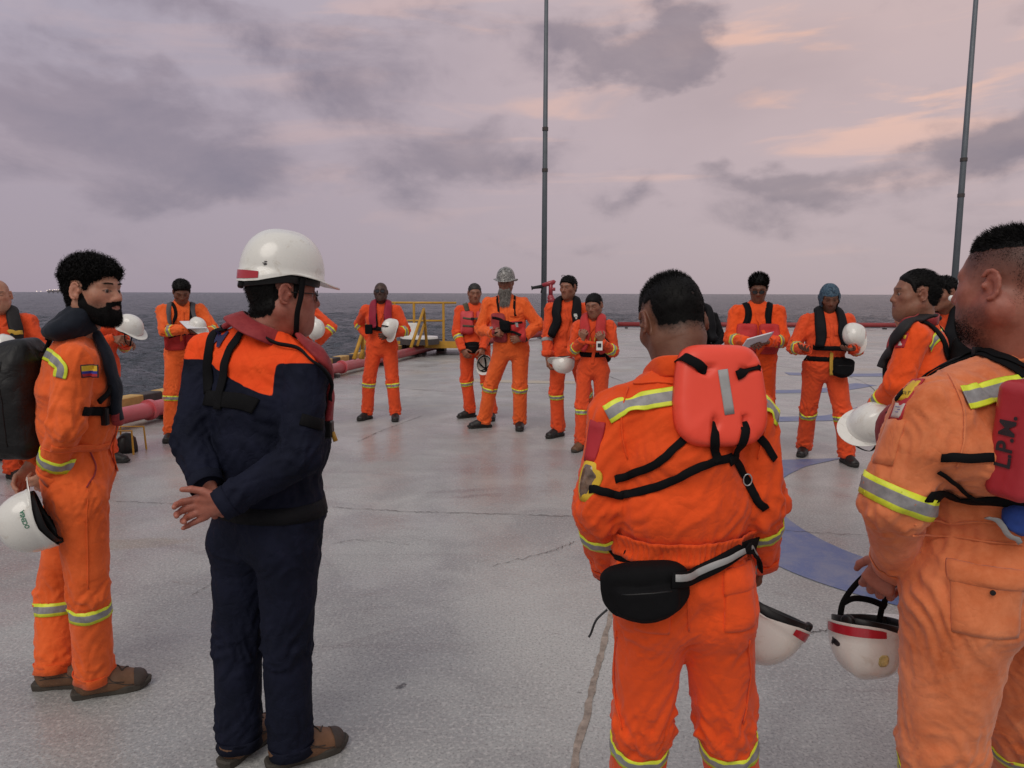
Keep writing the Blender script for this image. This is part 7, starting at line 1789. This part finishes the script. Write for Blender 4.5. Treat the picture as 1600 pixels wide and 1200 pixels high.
e, O, F_, sf = backpack(p, 'grey and black backpack on the man writing', M_GREYP, c=(0, -.2, .50), h=(.16, .09, .23))
helmet(None, p.L(-.10, .40, 1.22), hfr((.3, -.35, .88), (.8, -.5, 0)), s=.78, label='white hard hat held up under the notes of the man writing', group=GH)
c = p.L(-.06, .40, 1.245); MB().box(c, (.10, .13, .003), frame(140, 15).T).build('notepad', M_PAPER); o = bpy.data.objects['notepad']; tag(o, 'white note paper in the hands of the man writing', 'paper')
# 14 person mostly hidden by the man in navy
p = far('person mostly hidden behind the man in navy, bent orange arm holding a white helmet', (at(470, 600, 8.8)[0], 8.8), 172, 1.72, None, SK_TAN, seed=14)
p.feet((485, 668), (455, 668)); p.arm('r', (.2, .1, .95), (.8, -.4, 0)); p.arm('l', (-.235, .18, 1.03), (-1, -.3, .3), d=(.1, .3, -.9), back=(-.8, .5, 0), curls=(20, 40, 40, 42, 44)); p.build(M_ORANGE3, boot=BK); face_hair(p, M_HAIR, n=1500); p.collar(); p.bands(arm=.15, leg=.12, w=.055)
helmet(None, at(492, 514, 8.55), hfr((.80, -.55, .2), (0, 0, 1)), s=.92, label='white hard hat held against the side of the person hidden behind the man in navy', group=GH)
# 15 person hidden behind the curly haired man
p = far('person hidden behind the curly haired man, only hand and dark shoe in view', (at(160, 600, 6.95)[0], 6.95), 110, 1.70, None, SK_TAN, seed=15)
p.hd['yaw'] = 110; p.feet((158, 706), (172, 722), 100, 95); p.arm('r', (.06, .24, 1.20), (.4, -.4, -.9), d=(0, .9, -.1), back=(.7, 0, .6), curls=(25, 50, 50, 50, 50)); p.arm('l', (-.1, .22, 1.15), (-.6, -.3, -.9), d=(0, .9, 0), back=(-.7, 0, .6)); p.build(M_ORANGE3, boot=BK); face_hair(p, M_HAIR, n=1500); p.collar(); p.bands(arm=.2)
helmet(None, at(203, 512, 6.75), hfr((.45, -.35, .80), (.85, 0, -.5)), s=.92, label='white hard hat with dangling strap seen just past the face of the curly haired man', group=GH, stripe={'mat': M_REDREF, 'arc': (-30, 30)}, chin=[(-.1, .02, -.02), (-.05, .02, -.14), (0, .05, -.20), (.05, .02, -.14), (.1, .02, -.02)])
# 16 bald man at the left edge
p = far('bald person at the left edge with a dark vest over orange coveralls', (at(8, 600, 6.1)[0], 6.1), 150, 1.70, None, SK_LIGHT, seed=16, bulk=1.08, belly=.03, vox=.009)
p.hd = {'yaw': 150, 'pitch': 3, 'roll': 0, 's': 1.08}; p.feet((22, 748), (-35, 752), 120, 150); p.arm('r', (.18, .15, .95), (.7, -.5, 0)); p.arm('l', (-.12, .25, 1.05), (-.8, -.3, -.3), d=(.8, .3, -.2))
p.build(M_ORANGE3, style={'scalp_dark': .12, 'fat': .4, 'eyes': 'closed'}, boot=BK, hvox=.004); p.collar(open_=80); chest_bits(p); p.bands(arm=.2, leg=.12)
p.horseshoe(M_GREYVEST, w=.11, th=.05, t0=.40, spread=.125); p.strap('vest_label', [p.Tfree(-.17, .2, .70), p.Tfree(-.08, .24, .70)], .035, M_RIB, .003, .055)
e, O, F_, sf = backpack(p, 'black backpack on the bald man at the left edge', M_STRAP, c=(0, -.2, .70), h=(.15, .08, .2))
helmet(None, at(6, 548, 5.7), frame(150), s=.95, label='white hard hat partly hidden behind the large black backpack at the left edge', group=GH)
# 17 dark jacket behind the man in the middle
p = far('person hidden behind the bowed man, only a black jacketed shoulder in view', (at(1088, 600, 9.0)[0], 9.0), 175, 1.66, None, SK_BROWN, seed=17, bulk=1.05)
p.feet((1100, 662), (1075, 662)); p.arm('r', (.15, .2, .95), (.7, -.5, 0)); p.arm('l', (-.12, .2, 1.0), (-.7, -.5, 0)); p.J['head'] = p.L(.06, .1, 1.52); p.build(M_BLKVEST, boot=BK); face_hair(p, M_HAIR, n=1500); p.horseshoe(M_BLKVEST, w=.12, th=.08, t0=.4, spread=.13)
# 18 man behind the profile man
p = far('person with a black collar standing close behind the man in profile', (at(1492, 600, 5.6)[0], 5.6), -120, 1.74, None, SK_TAN, seed=18)
p.set(head=(1472, 460, 0), neck=(1484, 488, .05)); p.hd = {'yaw': -112, 'pitch': 6, 'roll': 0, 's': 1.0}; p.feet((1480, 780), (1500, 775)); p.arm('r', (.2, .1, .9), (.6, -.6, 0)); p.arm('l', (-.2, .1, .9), (-.6, -.6, 0)); p.build(M_ORANGE3, style={'eyes': 'closed', 'up': -.004}, boot=BK, hvox=.0042); face_hair(p, M_HAIR, L=.012, n=4000, blade=.014); p.collar(M_BLKVEST, h=.08, r=.088); p.horseshoe(M_BLKVEST, w=.11, th=.04)
c = at(1486, 466, 5.42); MB().lathe([(.001, 0), (.022, 0), (.022, .010), (.001, .014)], c, (0, -1, 0), 16).build('white_clip', M_CARD, p.empty, True)
# 19 head seen between the profile man and the deck edge
p = far('bowed head farther back showing beside the neck of the man in profile', (at(1428, 600, 7.6)[0], 7.6), -150, 1.52, None, SK_LIGHT, seed=19)
p.hd = {'yaw': -140, 'pitch': 20, 'roll': 0, 's': .95}; p.feet((1430, 715), (1445, 712)); p.set(head=(1410, 498, -.1), neck=(1424, 524, 0)); p.arm('r', (.1, .15, .85), (.6, -.3, 0)); p.arm('l', (-.1, .15, .85), (-.6, -.6, 0)); p.build(fabric('washed pink cloth', (.45, .16, .10), .15), style={'scalp_dark': .1, 'eyes': 'closed'}, boot=BK); p.collar()
print('script seconds', time.time()-T0)
